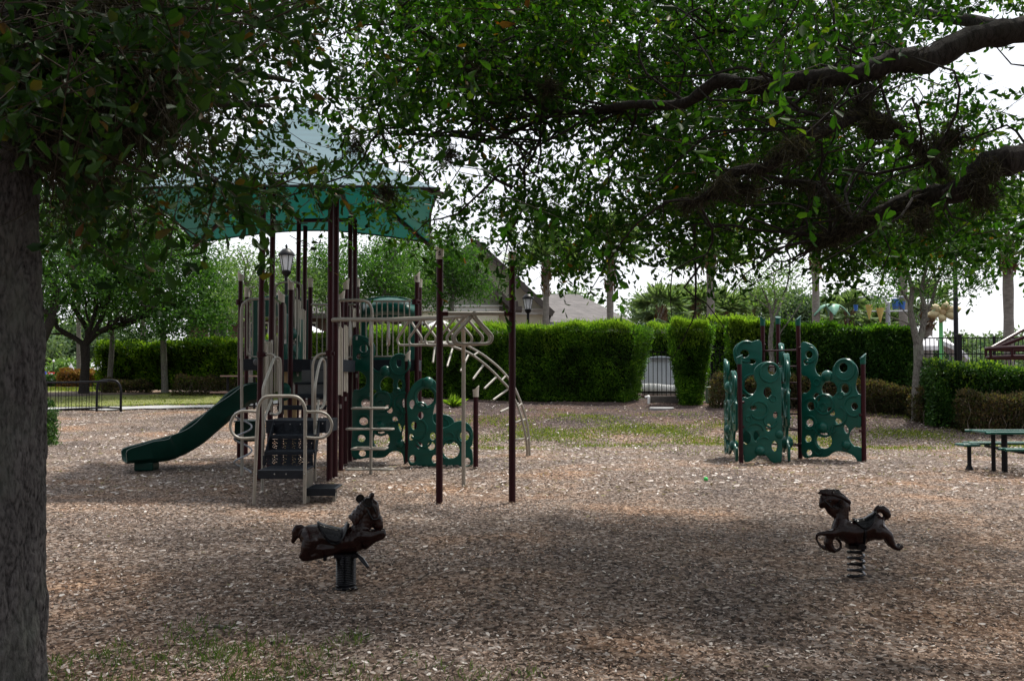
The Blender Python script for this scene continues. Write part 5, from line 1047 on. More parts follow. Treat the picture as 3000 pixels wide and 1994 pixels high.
# =================================================================== free-standing climbing frame (right)
def climbing_frame():
    r = thing('climbing_frame', (X(2345, 20.4), 20.4, 0), 'free-standing green climbing frame with bubble panels, maroon posts and ladder tower', 'climbing frame')
    YP = 19.57
    post(r, 2166, YP, 1040, cap=1, capc='green', slant=.03, sdir=0, dx=.02)
    post(r, 2528, YP, 1040, cap=1, capc='green', slant=.055, sdir=0)
    post(r, 2339, 20.45, 929, cap=1, capc='green', slant=.055, sdir=0, dx=.02)
    post(r, 2280, 21.9, 926, cap=1, capc='green', slant=.02, sdir=1.57)
    post(r, 2235, 21.3, 930, cap=1, capc='green', slant=.055, sdir=3.14)
    a, b, c = Vector((X(2235, 21.3), 21.3, 0)), Vector((X(2280, 21.9), 21.9, 0)), Vector((X(2339, 20.45), 20.45, 0))
    for k, zy in enumerate((1025, 1073, 1121, 1169, 1212, 1260, 1305)):
        z = ZZ(zy, 20.5); m = MB(); m.cyl(a + Vector((0, 0, z)), c + Vector((0, 0, z)), .017, 8); m.build('rung', M['maroon'], r, True)
        if k >= 5: m = MB(); m.cyl(b + Vector((0, 0, z + .02)), c + Vector((0, 0, z + .02)), .017, 8); m.build('rung', M['maroon'], r, True)
    bubble(r, (X(2341, 20.45), 20.40, 0), (X(2528, YP), YP, 0), zb=.0)
    bubble(r, (X(2283, 21.9), 21.85, 0), (X(2308, 19.75), 19.7, 0), zb=.02, H=2.3)
    bubble(r, (X(2122, 21.3), 21.3, 0), (X(2158, 19.75), 19.75, 0), zb=.02, H=1.95)
    p3 = [(292, 912), (340, 902), (390, 872), (425, 822), (432, 770), (413, 722), (405, 670), (420, 620), (468, 582), (530, 568), (590, 585), (626, 630), (640, 700), (640, 950), (640, 1200), (636, 1470), (560, 1473), (530, 1440), (495, 1410), (440, 1405), (392, 1440), (350, 1468), (312, 1470), (306, 1400), (292, 1392), (292, 1150)]
    traced_panel(r, p3, [(565, 635, 38, 46), (522, 845, 34, 46), (388, 985, 30, 18), (528, 1165, 22, 32), (325, 1260, 28, 50), (415, 1245, 24, 44), (592, 1050, 18, 26), (582, 1335, 24, 44)], [(445, 1378, 50), (625, 1228, 42)],
                 [(540, 660, 88, 7), (440, 1005, 80, 7, -2.6, 2.6), (545, 1100, 60, 6, 0, 3.4), (400, 1210, 85, 7, 3.4, 6.1), (345, 1085, 26, 5), (570, 900, 28, 5), (480, 1310, 60, 6, 3.3, 5.5)], 19.66, 2080, 880, 3.136)
    p2 = [(462, 385), (380, 386), (300, 389), (245, 412), (217, 465), (224, 535), (250, 600), (262, 700), (262, 900), (262, 1150), (300, 1290), (462, 1290), (466, 900), (466, 600)]
    traced_panel(r, p2, [(315, 490, 38, 32), (382, 562, 32, 20), (388, 775, 70, 76), (300, 890, 18, 26), (400, 1000, 30)], [], [(330, 470, 92, 7, 1.2, 5.2), (385, 775, 96, 7), (400, 1000, 60, 6)], 21.25, 2080, 880, 3.136)
    m = MB()
    for px, py, Y in ((2170, 1178, YP), (2170, 1250, YP), (2525, 1215, YP), (2525, 1262, YP), (2345, 1018, 20.4), (2345, 1300, 20.4), (2232, 1010, 21.3)): m.cyl(P(px - 8, py, Y - .01), P(px + 10, py, Y - .01), .024, 8)
    m.build('clamps', M['maroon'], r, True)
climbing_frame()

# =================================================================== main play structure
def play_structure():
    Z0 = (X(900, 17), 17, 0)
    r = thing('play_structure', Z0, 'large play structure with green fabric roof, slide, steps, ring ladder and bubble climbing panels', 'play structure')
    ZT = 4.78
    for px, Y, dx in ((768, 15.9, -.04), (797, 17.0, -.03), (967, 15.9, 0), (983, 16.35, 0), (1024, 20.1, .02), (1038, 20.5, .02), (873, 20.6, -.02), (892, 21.0, -.02)): post(r, px, Y, 0, ztop=ZT, dx=dx, r=.046)
    for px, Y, yt, sl, sd in ((703, 20.2, 798, .05, 3.14), (722, 21.0, 846, .06, -1.9), (823, 16.4, 855, .06, 3.14), (851, 17.4, 820, .06, 3.14), (908, 20.0, 816, .03, -1.57), (1000, 17.9, 856, .06, 0), (1013, 19.2, 821, .06, 0), (1046, 21.6, 817, .03, -1.57), (1229, 21.0, 818, .03, -1.57)): post(r, px, Y, yt, cap=1, slant=sl, sdir=sd)
    post(r, 1221, 19.6, 801, cap=1, slant=.05, sdir=0, letter=True)
    post(r, 1194, 19.3, 1031, cap=1, slant=.05, sdir=0); post(r, 1394, 18.2, 1134, cap=1, slant=.05, sdir=0)
    post(r, 1288, 13.3, 722, cap=1, slant=.018, sdir=3.14, letter=True, r=.0445); post(r, 1500.5, 13.35, 735, cap=1, slant=.018, sdir=0, r=.0445)
    # ---- fabric roof
    zE = 4.42; Yf, Yb = 15.1, 21.3; C = [P(357, 551, Yf), P(1287, 557, Yf), P(1262, 708, Yb), P(572, 708, Yb)]
    for c in C: c.z = zE
    pk = P(890, 299, 18.3); m = MB(); NS, NT = 18, 14
    def rp(k, t, s):
        a, b = C[k], C[(k + 1) % 4]; e = a.lerp(b, t); e = e + Vector((0, 0, 1)) * (.07 if k == 0 else .24 if k == 2 else .10) * math.sin(math.pi * t) * (1 - s)
        inn = (C[0] + C[1] + C[2] + C[3]) / 4 - e; inn.z = 0; e = e + inn.normalized() * (.16 if k % 2 == 0 else .07) * math.sin(math.pi * t) * (1 - s)
        q = e.lerp(pk, s); q.z -= (pk.z - zE) * .10 * math.sin(math.pi * s); return q
    for k in range(4):
        i0 = len(m.v)
        for i in range(NS + 1):
            for j in range(NT + 1): m.v.append(rp(k, i / NS, j / NT))
        for i in range(NS):
            for j in range(NT): a = i0 + i * (NT + 1) + j; m.f.append([a, a + NT + 1, a + NT + 2, a + 1]); m.mi.append(0)
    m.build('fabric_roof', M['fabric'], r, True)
    m = MB()
    for k in range(4):
        pts = [rp(k, 0, s) - Vector((0, 0, .075)) for s in np.linspace(0.0, .97, 8)]; pts[0] = pts[0] + (pts[0] - pts[1]).normalized() * .08; m.tube(pts, .045, 8)
    m.build('roof_rafters', M['maroon'], r, True)
    m = MB()
    for k in range(4): m.tube([rp(k, t, 0) for t in np.linspace(0, 1, 16)], .022, 6)
    m.build('roof_hem', M['navy'], r, True)
    m = MB()
    a, b, c, d = Vector((X(768, 15.9), 15.9, ZT)), Vector((X(967, 15.9), 15.9, ZT)), Vector((X(1038, 20.5), 20.5, ZT)), Vector((X(873, 20.6), 20.6, ZT))
    for p, q in ((a, b), (b, c), (c, d), (d, a)): m.cyl(p, q, .04, 8)
    m.build('roof_beams', M['maroon'], r, True)
    # ---- decks
    def deck(x0, x1, Y0, Y1, z, th=.17, nm='deck', mat='navy'):
        m = MB(); m.box(((x0 + x1) / 2, (Y0 + Y1) / 2, z - .012), (x1 - x0, Y1 - Y0, .024)); m.box(((x0 + x1) / 2, Y0 + .012, z - th / 2 - .014), (x1 - x0 - .01, .02, th)); m.box(((x0 + x1) / 2, Y1 - .012, z - th / 2 - .014), (x1 - x0 - .01, .02, th))
        m.box((x0 + .012, (Y0 + Y1) / 2, z - th / 2 - .014), (.02, Y1 - Y0 - .05, th)); m.box((x1 - .012, (Y0 + Y1) / 2, z - th / 2 - .014), (.02, Y1 - Y0 - .05, th)); return m.build(nm, M[mat], r, bevel=.004)
    zd = ZZ(1231, 14.85); deck(X(779, 14.85), X(957, 14.85), 14.85, 15.85, zd)
    zu = ZZ(1052, 17.6); deck(X(795, 17.6), X(1000, 17.6), 17.6, 19.2, zu, .2); deck(X(712, 19.3), X(868, 19.3), 19.25, 20.55, ZZ(1051, 19.3), .2); deck(X(1040, 19.7), X(1219, 19.7), 19.6, 20.9, ZZ(1053, 19.6), .2)
    # ---- lower steps
    def riser(x0, x1, Y, z0, z1, clus):
        holes = []
        for cx in clus:
            for k in range(13):
                a = k * 2.4; q = .011 * math.sqrt(k) * 1.25; hx, hz = cx + q * math.cos(a) * .85 - x0, (z0 + z1) / 2 + q * math.sin(a) * 1.35 - z0
                if .012 < hz < z1 - z0 - .012: holes.append((hx, hz, .0072))
        plate('riser', [(0, 0), (x1 - x0, 0), (x1 - x0, z1 - z0), (0, z1 - z0)], holes, M['navy'], r, (x0, Y, z0), (1, 0, 0), (0, 0, 1), .006, .0005, smooth_out=False, hn=8, bres=0)
    zp = ZZ(1377, 13.35); z2 = ZZ(1322, 14.1); z3 = ZZ(1275, 14.48)
    def tread(x0, x1, Y0, Y1, z, th=.12, nm='step'):
        m = MB(); m.box(((x0 + x1) / 2, (Y0 + Y1) / 2, z - .01), (x1 - x0, Y1 - Y0, .02)); m.box(((x0 + x1) / 2, Y0 + .01, z - th / 2 - .01), (x1 - x0 - .004, .018, th - .02))
        for k in range(9): m.box(((x0 + x1) / 2, Y0 + .04 + k * (Y1 - Y0 - .06) / 8, z + .002), (x1 - x0 - .04, .008, .006))
        return m.build(nm, M['navy'], r, bevel=.003)
    tread(X(757, 13.35), X(892, 13.35), 13.35, 14.08, zp, .11); tread(X(776, 14.08), X(920, 14.08), 14.08, 14.46, z2, .05); tread(X(789, 14.46), X(921, 14.46), 14.46, 14.84, z3, .05)
    cl = lambda Y, arr: [X(p, Y) for p in arr]
    riser(X(771, 14.08), X(918, 14.08), 14.10, zp + .003, z2 - .055, cl(14.1, (786, 808, 834, 861, 884, 905)))
    riser(X(786, 14.46), X(920, 14.46), 14.48, z2 + .003, z3 - .055, cl(14.48, (808, 834, 861, 884, 908)))
    riser(X(796, 14.8), X(928, 14.8), 14.83, z3 + .003, zd - .03, cl(14.83, (834, 861, 882, 915)))
    m = MB()
    for a, b, c, d in (((775, 1322, 14.08), (800, 1234, 14.84), (800, 1262, 14.84), (771, 1372, 14.08)), ((921, 1322, 14.08), (934, 1234, 14.84), (934, 1270, 14.84), (920, 1372, 14.08))):
        m = MB(); q = [P(*v) for v in (a, b, c, d)]; poly(m, q, (.012, 0, 0)); m.build('stair_stringer', M['navy'], r)
        m = MB(); a = [Vector((X(895, 13.45), 13.42, zp - .015)), Vector((X(917, 14.08), 14.08, zp - .015)), Vector((X(917, 14.08), 14.08, .06)), Vector((X(895, 13.45), 13.42, .06))]; poly(m, a, (.01, 0, 0)); m.build('side_plate', M['beige'], r)
    m = MB(); m.m = 1
    for k in range(5): q = a[0].lerp(a[1], .1 + .2 * k) + Vector((.014, 0, -.03)); m.ball(q, .009, n=6, m=4)
    for px, py, Y in ((751, 1388, 13.24), (891, 1388, 13.24), (804, 1388, 13.33), (838, 1388, 13.33), (804, 1242, 14.83), (850, 1242, 14.83), (880, 1242, 14.83), (945, 1240, 14.83)): m.ball(P(px, py, Y), .010, n=6, m=4)
    m.build('bolts', [M['bolt'], M['bolt']], r, True)
    tread(X(900, 13.5), X(985, 13.5), 13.5, 14.05, ZZ(1430, 13.5), .10, 'entry_step')
    m = MB()
    for px, Y in ((905, 13.6), (982, 13.6), (985, 13.98)): m.box((X(px, Y), Y, .03), (.04, .04, .14))
    m.build('entry_step_legs', M['beige'], r)
    # ---- steps from the transfer deck to the upper deck
    for k, (y_, Y, x0, x1) in enumerate(((1189, 16.1, 812, 957), (1155, 16.45, 850, 960), (1120, 16.8, 862, 962), (1083, 17.2, 888, 965))):
        z = ZZ(y_, Y); tread(X(x0, Y), X(x1, Y), Y, Y + .38, z, .06 if k < 2 else .03)
        if k >= 1:
            m = MB(); zn = ZZ((1155, 1120, 1083, 1052)[k], Y + .36) if k < 3 else zu; m.box(((X(x0, Y) + X(x1, Y)) / 2 + .04, Y + .37, (z + zn) / 2), (X(x1, Y) - X(x0, Y) - .02, .014, zn - z - .01)); m.build('riser', M['greyplate'], r)
    m = MB(); m.box((X(860, 16.6), 16.7, .65), (.06, .06, 1.3)); m.build('support_post', M['tan'], r); m = MB(); m.box((X(838, 18.2), 18.2, .9), (.05, .05, 1.8)); m.build('support_post', M['tan'], r)
    # ---- beige tube work at the steps
    TB = .0225
    def tubes(nm, *paths, rad=TB, mat='beige', n=4, sides=9):
        m = MB()
        for p in paths: m.tube(cpath(p, n), rad, sides)
        return m.build(nm, M[mat], r, True)
    Y = 13.27
    tubes('entry_hoop', [(744, 1474, Y), (747, 1400, Y), (751, 1300, Y), (755, 1210, Y), (758, 1188, Y), (768, 1170, Y), (785, 1161, Y), (825, 1160, Y), (862, 1161, Y), (880, 1170, Y), (891, 1188, Y), (894, 1210, Y), (894, 1300, Y), (893, 1400, Y), (892, 1473, Y)])
    tubes('side_loop', [(753, 1206, Y + .01), (722, 1204, Y), (704, 1206, Y), (686, 1217, Y), (676, 1237, Y), (675, 1252, Y), (682, 1270, Y), (697, 1281, Y), (715, 1284, Y), (749, 1282, Y + .01)], rad=.019)
    tubes('side_loop', [(896, 1206, Y + .01), (925, 1206, Y), (940, 1207, Y), (958, 1215, Y), (970, 1233, Y), (972, 1247, Y), (966, 1266, Y), (952, 1279, Y), (934, 1283, Y), (896, 1281, Y + .01)], rad=.019)
    for a, yb in (((771, 1438, 14.5), 0), ((923, 1407, 14.9), 0)):
        px, py, Y = a; k = 1 if px < 800 else -.0; 
        if px < 800:
            tubes('handrail', [(768, 1440, 14.5), (770, 1350, 14.5), (771, 1250, 14.5), (771, 1175, 14.5), (771, 1140, 14.55), (776, 1120, 14.65), (788, 1090, 15.0), (796, 1068, 15.3), (804, 1050, 15.5), (815, 1048, 15.6), (822, 1062, 15.6), (822, 1130, 15.6), (822, 1195, 15.5), (818, 1208, 15.4), (805, 1214, 15.3), (793, 1210, 15.2)], rad=.021)
            tubes('handrail', [(779, 1038, 15.85), (795, 1037, 15.8), (808, 1045, 15.7), (817, 1060, 15.65), (819, 1090, 15.65), (819, 1180, 15.65)], rad=.018)
            tubes('slope_rail', [(771, 1245, 14.5), (780, 1212, 14.9), (796, 1172, 15.3)], rad=.018)
        else:
            tubes('handrail', [(923, 1407, 14.9), (923, 1330, 14.8), (922, 1240, 14.7), (922, 1175, 14.6), (923, 1135, 14.6), (928, 1100, 14.9), (935, 1068, 15.2), (942, 1052, 15.4), (950, 1058, 15.5), (952, 1080, 15.5), (952, 1150, 15.5), (950, 1180, 15.4), (942, 1194, 15.3), (934, 1198, 15.2)], rad=.021)
            tubes('handrail', [(963, 1035, 15.85), (940, 1037, 15.8), (926, 1045, 15.75), (918, 1062, 15.7), (916, 1090, 15.7), (916, 1225, 15.7)], rad=.02)
            tubes('slope_rail', [(924, 1275, 14.6), (929, 1215, 15.0), (934, 1172, 15.3)], rad=.018)
    # ---- slatted side panels seen edge-on
    for px, Y, y0, y1, wd in ((785, 16.4, 1003, 1205, .3), (818, 17.2, 985, 1150, .3), (992, 16.9, 960, 1160, .35), (1008, 18.4, 955, 1150, .4), (1036, 20.4, 905, 960, .3), (882, 19.6, 908, 1060, .5), (868, 18.8, 880, 1000, .4)):
        m = MB(); z0, z1 = ZZ(y1, Y), ZZ(y0, Y); x = X(px, Y); n = 6
        for k in range(n): m.box((x + (k - n / 2 + .5) * .016, Y + (k - n / 2) * wd / n, (z0 + z1) / 2 + (.02 if k not in (0, n - 1) else 0)), (.013, wd / n, z1 - z0))
        m.box((x, Y, (z0 + z1) / 2), (.02, wd * .95, (z1 - z0) * .96)); m.build('slatted_panel', M['slat'], r)
    # ---- play panel (green moulded window) at the middle left
    Y = 18.2; x0, x1 = X(833, Y), X(856, Y); a, b = Vector((x0, Y, 0)), Vector((x1 - .02, Y + .9, 0)); U = (b - a); W = U.length; zt = ZZ(920, Y); H = zt - ZZ(1120, Y)
    plate('play_panel', [(0, 0), (W, 0), (W, H * .95), (W * .5, H * .98), (0, H)], [(W * .45, H * .62, W * .3, H * .035), (W * .5, H * .3, W * .25, H * .12)], M['green'], r, a + Vector((0, 0, zt - H)), U, (0, 0, 1), .05, .016, [(W * .35, H * .72, .13)], [(W * .5, H * .62, .2, .02)], smooth_out=False)
    Y = 17.3; m = MB(); m.ball(P(833, 1147, Y), .13, (.9, .5, 1.2)); m.build('bubble', M['green'], r, True)
    # ---- barriers
    def barrier(x0, x1, Y0, Y1, y0, y1, xs, rr=.019, name='barrier', rb=.013):
        m = MB(); q = lambda px: Y0 + (Y1 - Y0) * (px - x0) / (x1 - x0)
        m.cyl(P(x0, y0, Y0), P(x1, y0, Y1), rr, 9); m.cyl(P(x0 + 2, y1, Y0), P(x1 - 2, y1, Y1), rr, 9)
        for px in xs: m.cyl(P(px, y0, q(px)), P(px, y1, q(px)), rb, 7)
        return m.build(name, M['beige'], r, True)
    barrier(1048, 1203, 19.65, 19.65, 882, 1044, (1056, 1072, 1088, 1103.5, 1119, 1135, 1151, 1167, 1184, 1199.5))
    barrier(912, 960, 19.8, 19.6, 892, 1047, (928, 944, 957)); barrier(1000, 1040, 19.8, 19.7, 892, 1047, (1012, 1026))
    tubes('barrier_hoop', [(706, 1050, 19.9), (706, 960, 19.9), (707, 910, 19.9), (712, 893, 19.9), (725, 880, 19.9), (745, 876, 19.9), (790, 875, 19.9), (805, 877, 19.9), (815, 888, 19.9), (818, 905, 19.9), (818, 980, 19.9), (818, 1050, 19.9)], rad=.026)
    m = MB(); Y = 19.6
    for px in (724, 740, 757, 775, 792): m.cyl(P(px, 882, Y), P(px, 1042, Y), .013, 7)
    m.tube(cpath([(724, 1020, Y), (727, 1035, Y), (738, 1044, Y), (760, 1046, Y), (800, 1046, Y)], 4), .016, 7); m.build('barrier_bars', M['beige'], r, True)
    # corkscrew climber at the left
    tubes('pole', [(714, 887, 16.9), (709, 905, 16.9), (708, 960, 16.9), (708, 1100, 16.9), (709, 1300, 16.9), (709, 1394, 16.85)], rad=.026)
    Y = 16.9; m = MB(); c = P(711, 1395, Y); z0, z1 = .05, ZZ(1195, Y); m.tube([Vector((c.x + .14 * math.cos(t), Y + .14 * math.sin(t), z0 + (z1 - z0) * (t - .5) / 17.3)) for t in np.linspace(.5, 17.8, 100)], .015, 7); m.build('corkscrew', M['greypaint'], r, True)
    m = MB(); m.ball(P(752, 1060, 19.2), .07, (1, .3, 1)); m.build('hub_plate', M['greyplate'], r, True)
    # other inverted hoops
    tubes('barrier_hoop', [(806, 1000, 20.2), (807, 850, 20.2), (812, 836, 20.2), (825, 828, 20.2), (845, 826, 20.2), (868, 827, 20.2), (880, 834, 20.2), (885, 850, 20.2), (886, 1000, 20.2), (888, 1075, 19.5)], rad=.018)
    tubes('barrier_hoop', [(862, 1010, 18.6), (862, 860, 18.6), (866, 846, 18.6), (870, 856, 18.6), (871, 950, 18.6), (870, 1060, 18.2), (873, 1100, 17.6)], rad=.018)
    tubes('grab_rail', [(836, 1000, 17.2), (836, 905, 17.2), (832, 888, 17.2), (822, 880, 17.2), (816, 895, 17.2)], rad=.016)
    tubes('handhold_hoop', [(994, 1100, 17.0), (995, 980, 17.0), (994, 900, 17.0), (993, 885, 17.0), (1000, 880, 17.0), (1030, 879, 17.0), (1062, 880, 17.05), (1078, 886, 17.1), (1087, 900, 17.1), (1090, 920, 17.1), (1089, 1000, 17.1), (1088, 1200, 17.1), (1086, 1391, 17.1)], rad=.026)
    # loop rungs of the pod climber
    for k, (py, xa, xb, off) in enumerate(((1195, 1036, 1135, 0), (1256, 1018, 1153, 1), (1313, 1036, 1135, 0), (1374, 1018, 1152, 1))):
        Y = 17.1; z = ZZ(py, Y); xc = X(1087, Y); xl, xr = X(xa, Y), X(xb, Y); m = MB()
        if off:
            for e, sg in ((xl, -1), (xr, 1)): m.tube(catmull([(xc, Y, z), ((xc + e) / 2, Y - .10, z), (e - sg * .05, Y - .13, z), (e, Y - .06, z), (e, Y + .05, z), (e - sg * .05, Y + .12, z), ((xc + e) / 2, Y + .09, z)], 4, True), .0165, 8, closed=True)
        else:
            m.tube(catmull([(xl + .04, Y - .20, z), (xc, Y - .20, z), (xr - .06, Y - .20, z), (xr - .02, Y - .15, z), (xr - .02, Y + .15, z), (xr - .06, Y + .2, z), (xl + .08, Y + .2, z), (xl + .02, Y + .15, z), (xl, Y - .15, z)], 4, True), .0165, 8, closed=True); m.cyl((xc, Y - .2, z), (xc, Y + .2, z), .0165, 8)
        m.build('foot_loop', M['beige'], r, True)
    # ---- hood panels behind the decks
    def hood(x0, x1, Y, ytop, ymid, yb, yw0, yw1, colw0, colw1):
        k = Y / F; o = [(0, -(yb - ytop) * k), ((x1 - x0) * k, -(yb - ytop) * k), ((x1 - x0) * k, -(ymid - ytop) * k)]
        for t in np.linspace(.92, .08, 9): o.append(((x1 - x0) * k * t, -(ymid - ytop) * k * (abs(t - .5) * 2) ** 2.4))
        o.append((0, -(ymid - ytop) * k))
        w0, w1 = colw0 * k, (x1 - x0 - colw1) * k; zt, zb = -(yw0 - ytop) * k, -(yw1 - ytop) * k
        # window as polygonal hole: an ellipse is too round, so use a squarish superellipse
        cx, cy, rx, ry = (w0 + w1) / 2, (zt + zb) / 2, (w1 - w0) / 2, (zt - zb) / 2; cu_h = []
        for j in range(28): a = 2 * math.pi * j / 28; c, s = math.cos(a), math.sin(a); cu_h.append((cx + rx * math.copysign(abs(c) ** .45, c), cy + ry * math.copysign(abs(s) ** .45, s)))
        cu = bpy.data.curves.new('p', 'CURVE'); cu.dimensions = '2D'; cu.fill_mode = 'BOTH'; cu.extrude = .03; cu.bevel_depth = .015
        for pts in (o, cu_h):
            s = cu.splines.new('POLY'); s.points.add(len(pts) - 1); s.use_cyclic_u = True
            for p, q in zip(s.points, pts): p.co = (q[0], q[1], 0, 1)
        t = bpy.data.objects.new('t', cu); COL.objects.link(t); dg = bpy.context.evaluated_depsgraph_get(); me = bpy.data.meshes.new_from_object(t.evaluated_get(dg)); bpy.data.objects.remove(t)
        O = P(x0, ytop, Y); me.transform(Matrix(((1, 0, 0, O.x), (0, 0, -1, O.y), (0, 1, 0, O.z), (0, 0, 0, 1)))); me.materials.clear(); me.name = 'hood_panel'; h = obj_from(me, 'hood_panel', M['green'], r, True)
        try: me.set_sharp_from_angle(angle=R(40))
        except Exception: pass
        return h
    hood(1060, 1218, 20.95, 870, 884, 1056, 932, 1046, 14, 18)
    m = MB(); Y = 20.95; N = 12   # bulged canopy of the hood
    for i in range(N + 1):
        t = i / N
        for s in np.linspace(0, 1, 7): m.v.append(P(1064 + 150 * s, 874 + 16 * (abs(s - .5) * 2) ** 2.2 + 45 * t, Y - .08 - .28 * math.sin(math.pi * t * .9)))
    for i in range(N):
        for j in range(6): a = i * 7 + j; m.f.append([a, a + 1, a + 8, a + 7]); m.mi.append(0)
    o = m.build('hood_canopy', M['green'], r, True); sd = o.modifiers.new('t', 'SOLIDIFY'); sd.thickness = .02
    hood(741, 905, 21.2, 867, 880, 1050, 925, 1000, 20, 26)
    # ---- bubble panels of the structure
    bubble(r, (X(1030, 19.6), 19.6, 0), (X(1193, 19.3), 19.3, 0), zb=.04, H=2.36, gap=.04, warp=1.7)
    ap = [(628, 1108), (626, 900), (620, 700), (610, 570), (618, 495), (655, 420), (700, 372), (755, 345), (830, 350), (868, 390), (872, 470), (864, 540), (846, 620), (836, 690), (850, 745), (900, 780), (945, 797), (1000, 775), (1050, 745), (1110, 735), (1170, 765), (1203, 830), (1200, 935), (1178, 970), (1200, 1012), (1200, 1140), (1150, 1145), (1080, 1130), (1000, 1140), (900, 1140), (800, 1140), (700, 1128)]
    traced_panel(r, ap, [(778, 510, 76), (655, 575, 24, 36), (732, 678, 23, 30), (672, 770, 22, 34), (645, 875, 20, 26), (720, 952, 25), (830, 955, 31, 34), (845, 868, 24, 32), (660, 1075, 27, 32), (862, 1075, 24, 34), (1012, 993, 74), (1135, 865, 40, 42), (1160, 1100, 24, 32)], [(798, 378, 54)],
                 [(778, 510, 100, 7), (1135, 865, 62, 6), (1012, 993, 100, 7, 2.2, 6.0), (700, 800, 90, 7, -1.2, 2.2), (760, 900, 70, 6, 0, 3), (990, 880, 50, 6), (730, 620, 60, 6, 3.3, 5.9)], 18.7, 1000, 1000, 3.137)
    Yb_ = 20.2; k = Yb_ / F; plate('tunnel_panel', [(0, 0), (62 * k, 0), (62 * k, 22 * k), (52 * k, 36 * k), (36 * k, 42 * k), (0, 42 * k)], [], M['green'], r, P(1267, 1258, Yb_), (1, 0, 0), (0, 0, 1), .05, .016, rings=[(30 * k, 15 * k, 18 * k, .012)])
    # ---- ring ladder
    def rp_(a, b=None): return P(*a)
    beam = [(970, 938, 15.9), (990, 936, 15.85), (1040, 936, 15.8), (1100, 936, 15.75), (1150, 936, 15.6), (1200, 934, 15.25), (1250, 932, 14.85), (1300, 930, 14.4), (1345, 926, 13.9), (1375, 922, 13.5), (1390, 919, 13.3)]
    zb_ = 2.36; bp = [P(*q) for q in beam]; bp = catmull(bp, 4); m = MB(); m.tube(bp, .035, 10); m.build('ladder_beam', M['beige'], r, True)
    m = MB(); m.cyl(P(1290, 918, 13.32), P(1499, 918, 13.32), .026, 10); m.build('cross_bar', M['beige'], r, True)
    m = MB(); m.cyl(P(1290, 918, 13.3), P(1312, 918, 13.32), .036, 10); m.cyl(P(1477, 918, 13.3), P(1499, 918, 13.32), .036, 10); m.build('bar_clamps', M['maroon'], r, True)
    for px, Y, ang in ((1025, 15.8, 90), (1083, 15.77, 90), (1142, 15.62, 84), (1200, 15.25, 38), (1243, 14.9, 32), (1287, 14.5, 28), (1332, 14.05, 22), (1362, 13.68, 10), (1378, 13.48, 5), (1388, 13.34, 0)):
        # where the beam passes px
        q = min(bp, key=lambda v: abs(v.x / v.y * F + 1500 - px)); c = Vector((q.x, q.y, q.z - .01)); u = Vector((math.cos(R(ang)), -math.sin(R(ang)), 0))
        if ang > 80: u = Vector((.17, -1, 0)).normalized()
        pts = [(-.02, -.02), (-.13, -.15), (-.22, -.25), (-.245, -.30), (-.225, -.36), (-.17, -.385), (0, -.385), (.17, -.385), (.225, -.36), (.245, -.30), (.22, -.25), (.13, -.15), (.02, -.02)]
        m = MB(); m.tube(catmull([c + u * a + Vector((0, 0, b * .98)) for a, b in pts], 3), .0185, 8); m.build('ring', M['beige'], r, True)
    m = MB(); m.tube([P(1357, 930, 14.0) + Vector((0, .0, 0)), P(1357.5, 990, 14.9), P(1358, 1060, 15.37), P(1358, 1423, 15.37)], .030, 10); m.build('support_pole', M['beige'], r, True)
    # ---- arch climber with inward pegs
    outer = [(1290, 1003, 20.0), (1350, 1006, 20.2), (1400, 1030, 20.35), (1440, 1058, 20.4), (1470, 1085, 20.45), (1500, 1122, 20.55), (1522, 1168, 20.6), (1538, 1215, 20.7), (1548, 1265, 20.75), (1552, 1339, 20.85)]
    inner = [(1290, 1005, 19.6), (1340, 1020, 19.75), (1380, 1037, 19.9), (1430, 1075, 20.1), (1470, 1115, 20.2), (1492, 1140, 20.3), (1515, 1185, 20.4), (1532, 1240, 20.5), (1542, 1290, 20.6), (1545, 1338, 20.75)]
    tubes('arch_rail', [(1222, 1003, 19.7)] + outer, rad=.024, n=5); tubes('arch_rail', [(1222, 1003, 19.6)] + inner, rad=.024, n=5)
    for a, b in (((1274, 1014, 19.6), (1268, 1062, 19.3)), ((1325, 1022, 19.8), (1310, 1073, 19.4)), ((1372, 1040, 20.0), (1350, 1087, 19.6)), ((1419, 1065, 20.1), (1386, 1110, 19.7)), ((1458, 1100, 20.2), (1419, 1138, 19.8)), ((1488, 1140, 20.3), (1445, 1171, 19.9)), ((1518, 1182, 20.45), (1466, 1206, 20.0)), ((1538, 1228, 20.6), (1482, 1246, 20.2)), ((1545, 1284, 20.7), (1490, 1288, 20.2))):
        m = MB(); m.cyl(P(*a), P(*b), .021, 8); m.build('rung', M['beige'], r, True)
    for a, b in (((1388, 1040, 19.9), (1400, 1032, 20.35)), ((1470, 1113, 20.2), (1482, 1100, 20.5)), ((1517, 1190, 20.4), (1528, 1182, 20.6)), ((1541, 1288, 20.6), (1549, 1280, 20.78))):
        m = MB(); m.cyl(P(*a), P(*b), .018, 7); m.build('cross_tie', M['beige'], r, True)
    # ---- slide
    bed = [(760, 1168, 19.1), (742, 1171, 19.05), (720, 1180, 19.0), (680, 1213, 18.9), (620, 1263, 18.8), (560, 1308, 18.65), (520, 1328, 18.6), (480, 1340, 18.5), (430, 1345, 18.4), (385, 1348, 18.3), (366, 1352, 18.25)]
    bp2 = cpath(bed, 4); n = len(bp2); m = MB(); hts = np.interp(np.linspace(0, 1, n), [0, .1, .5, .75, .86, .97, 1], [.30, .31, .34, .33, .26, .20, .04]); wd = .26
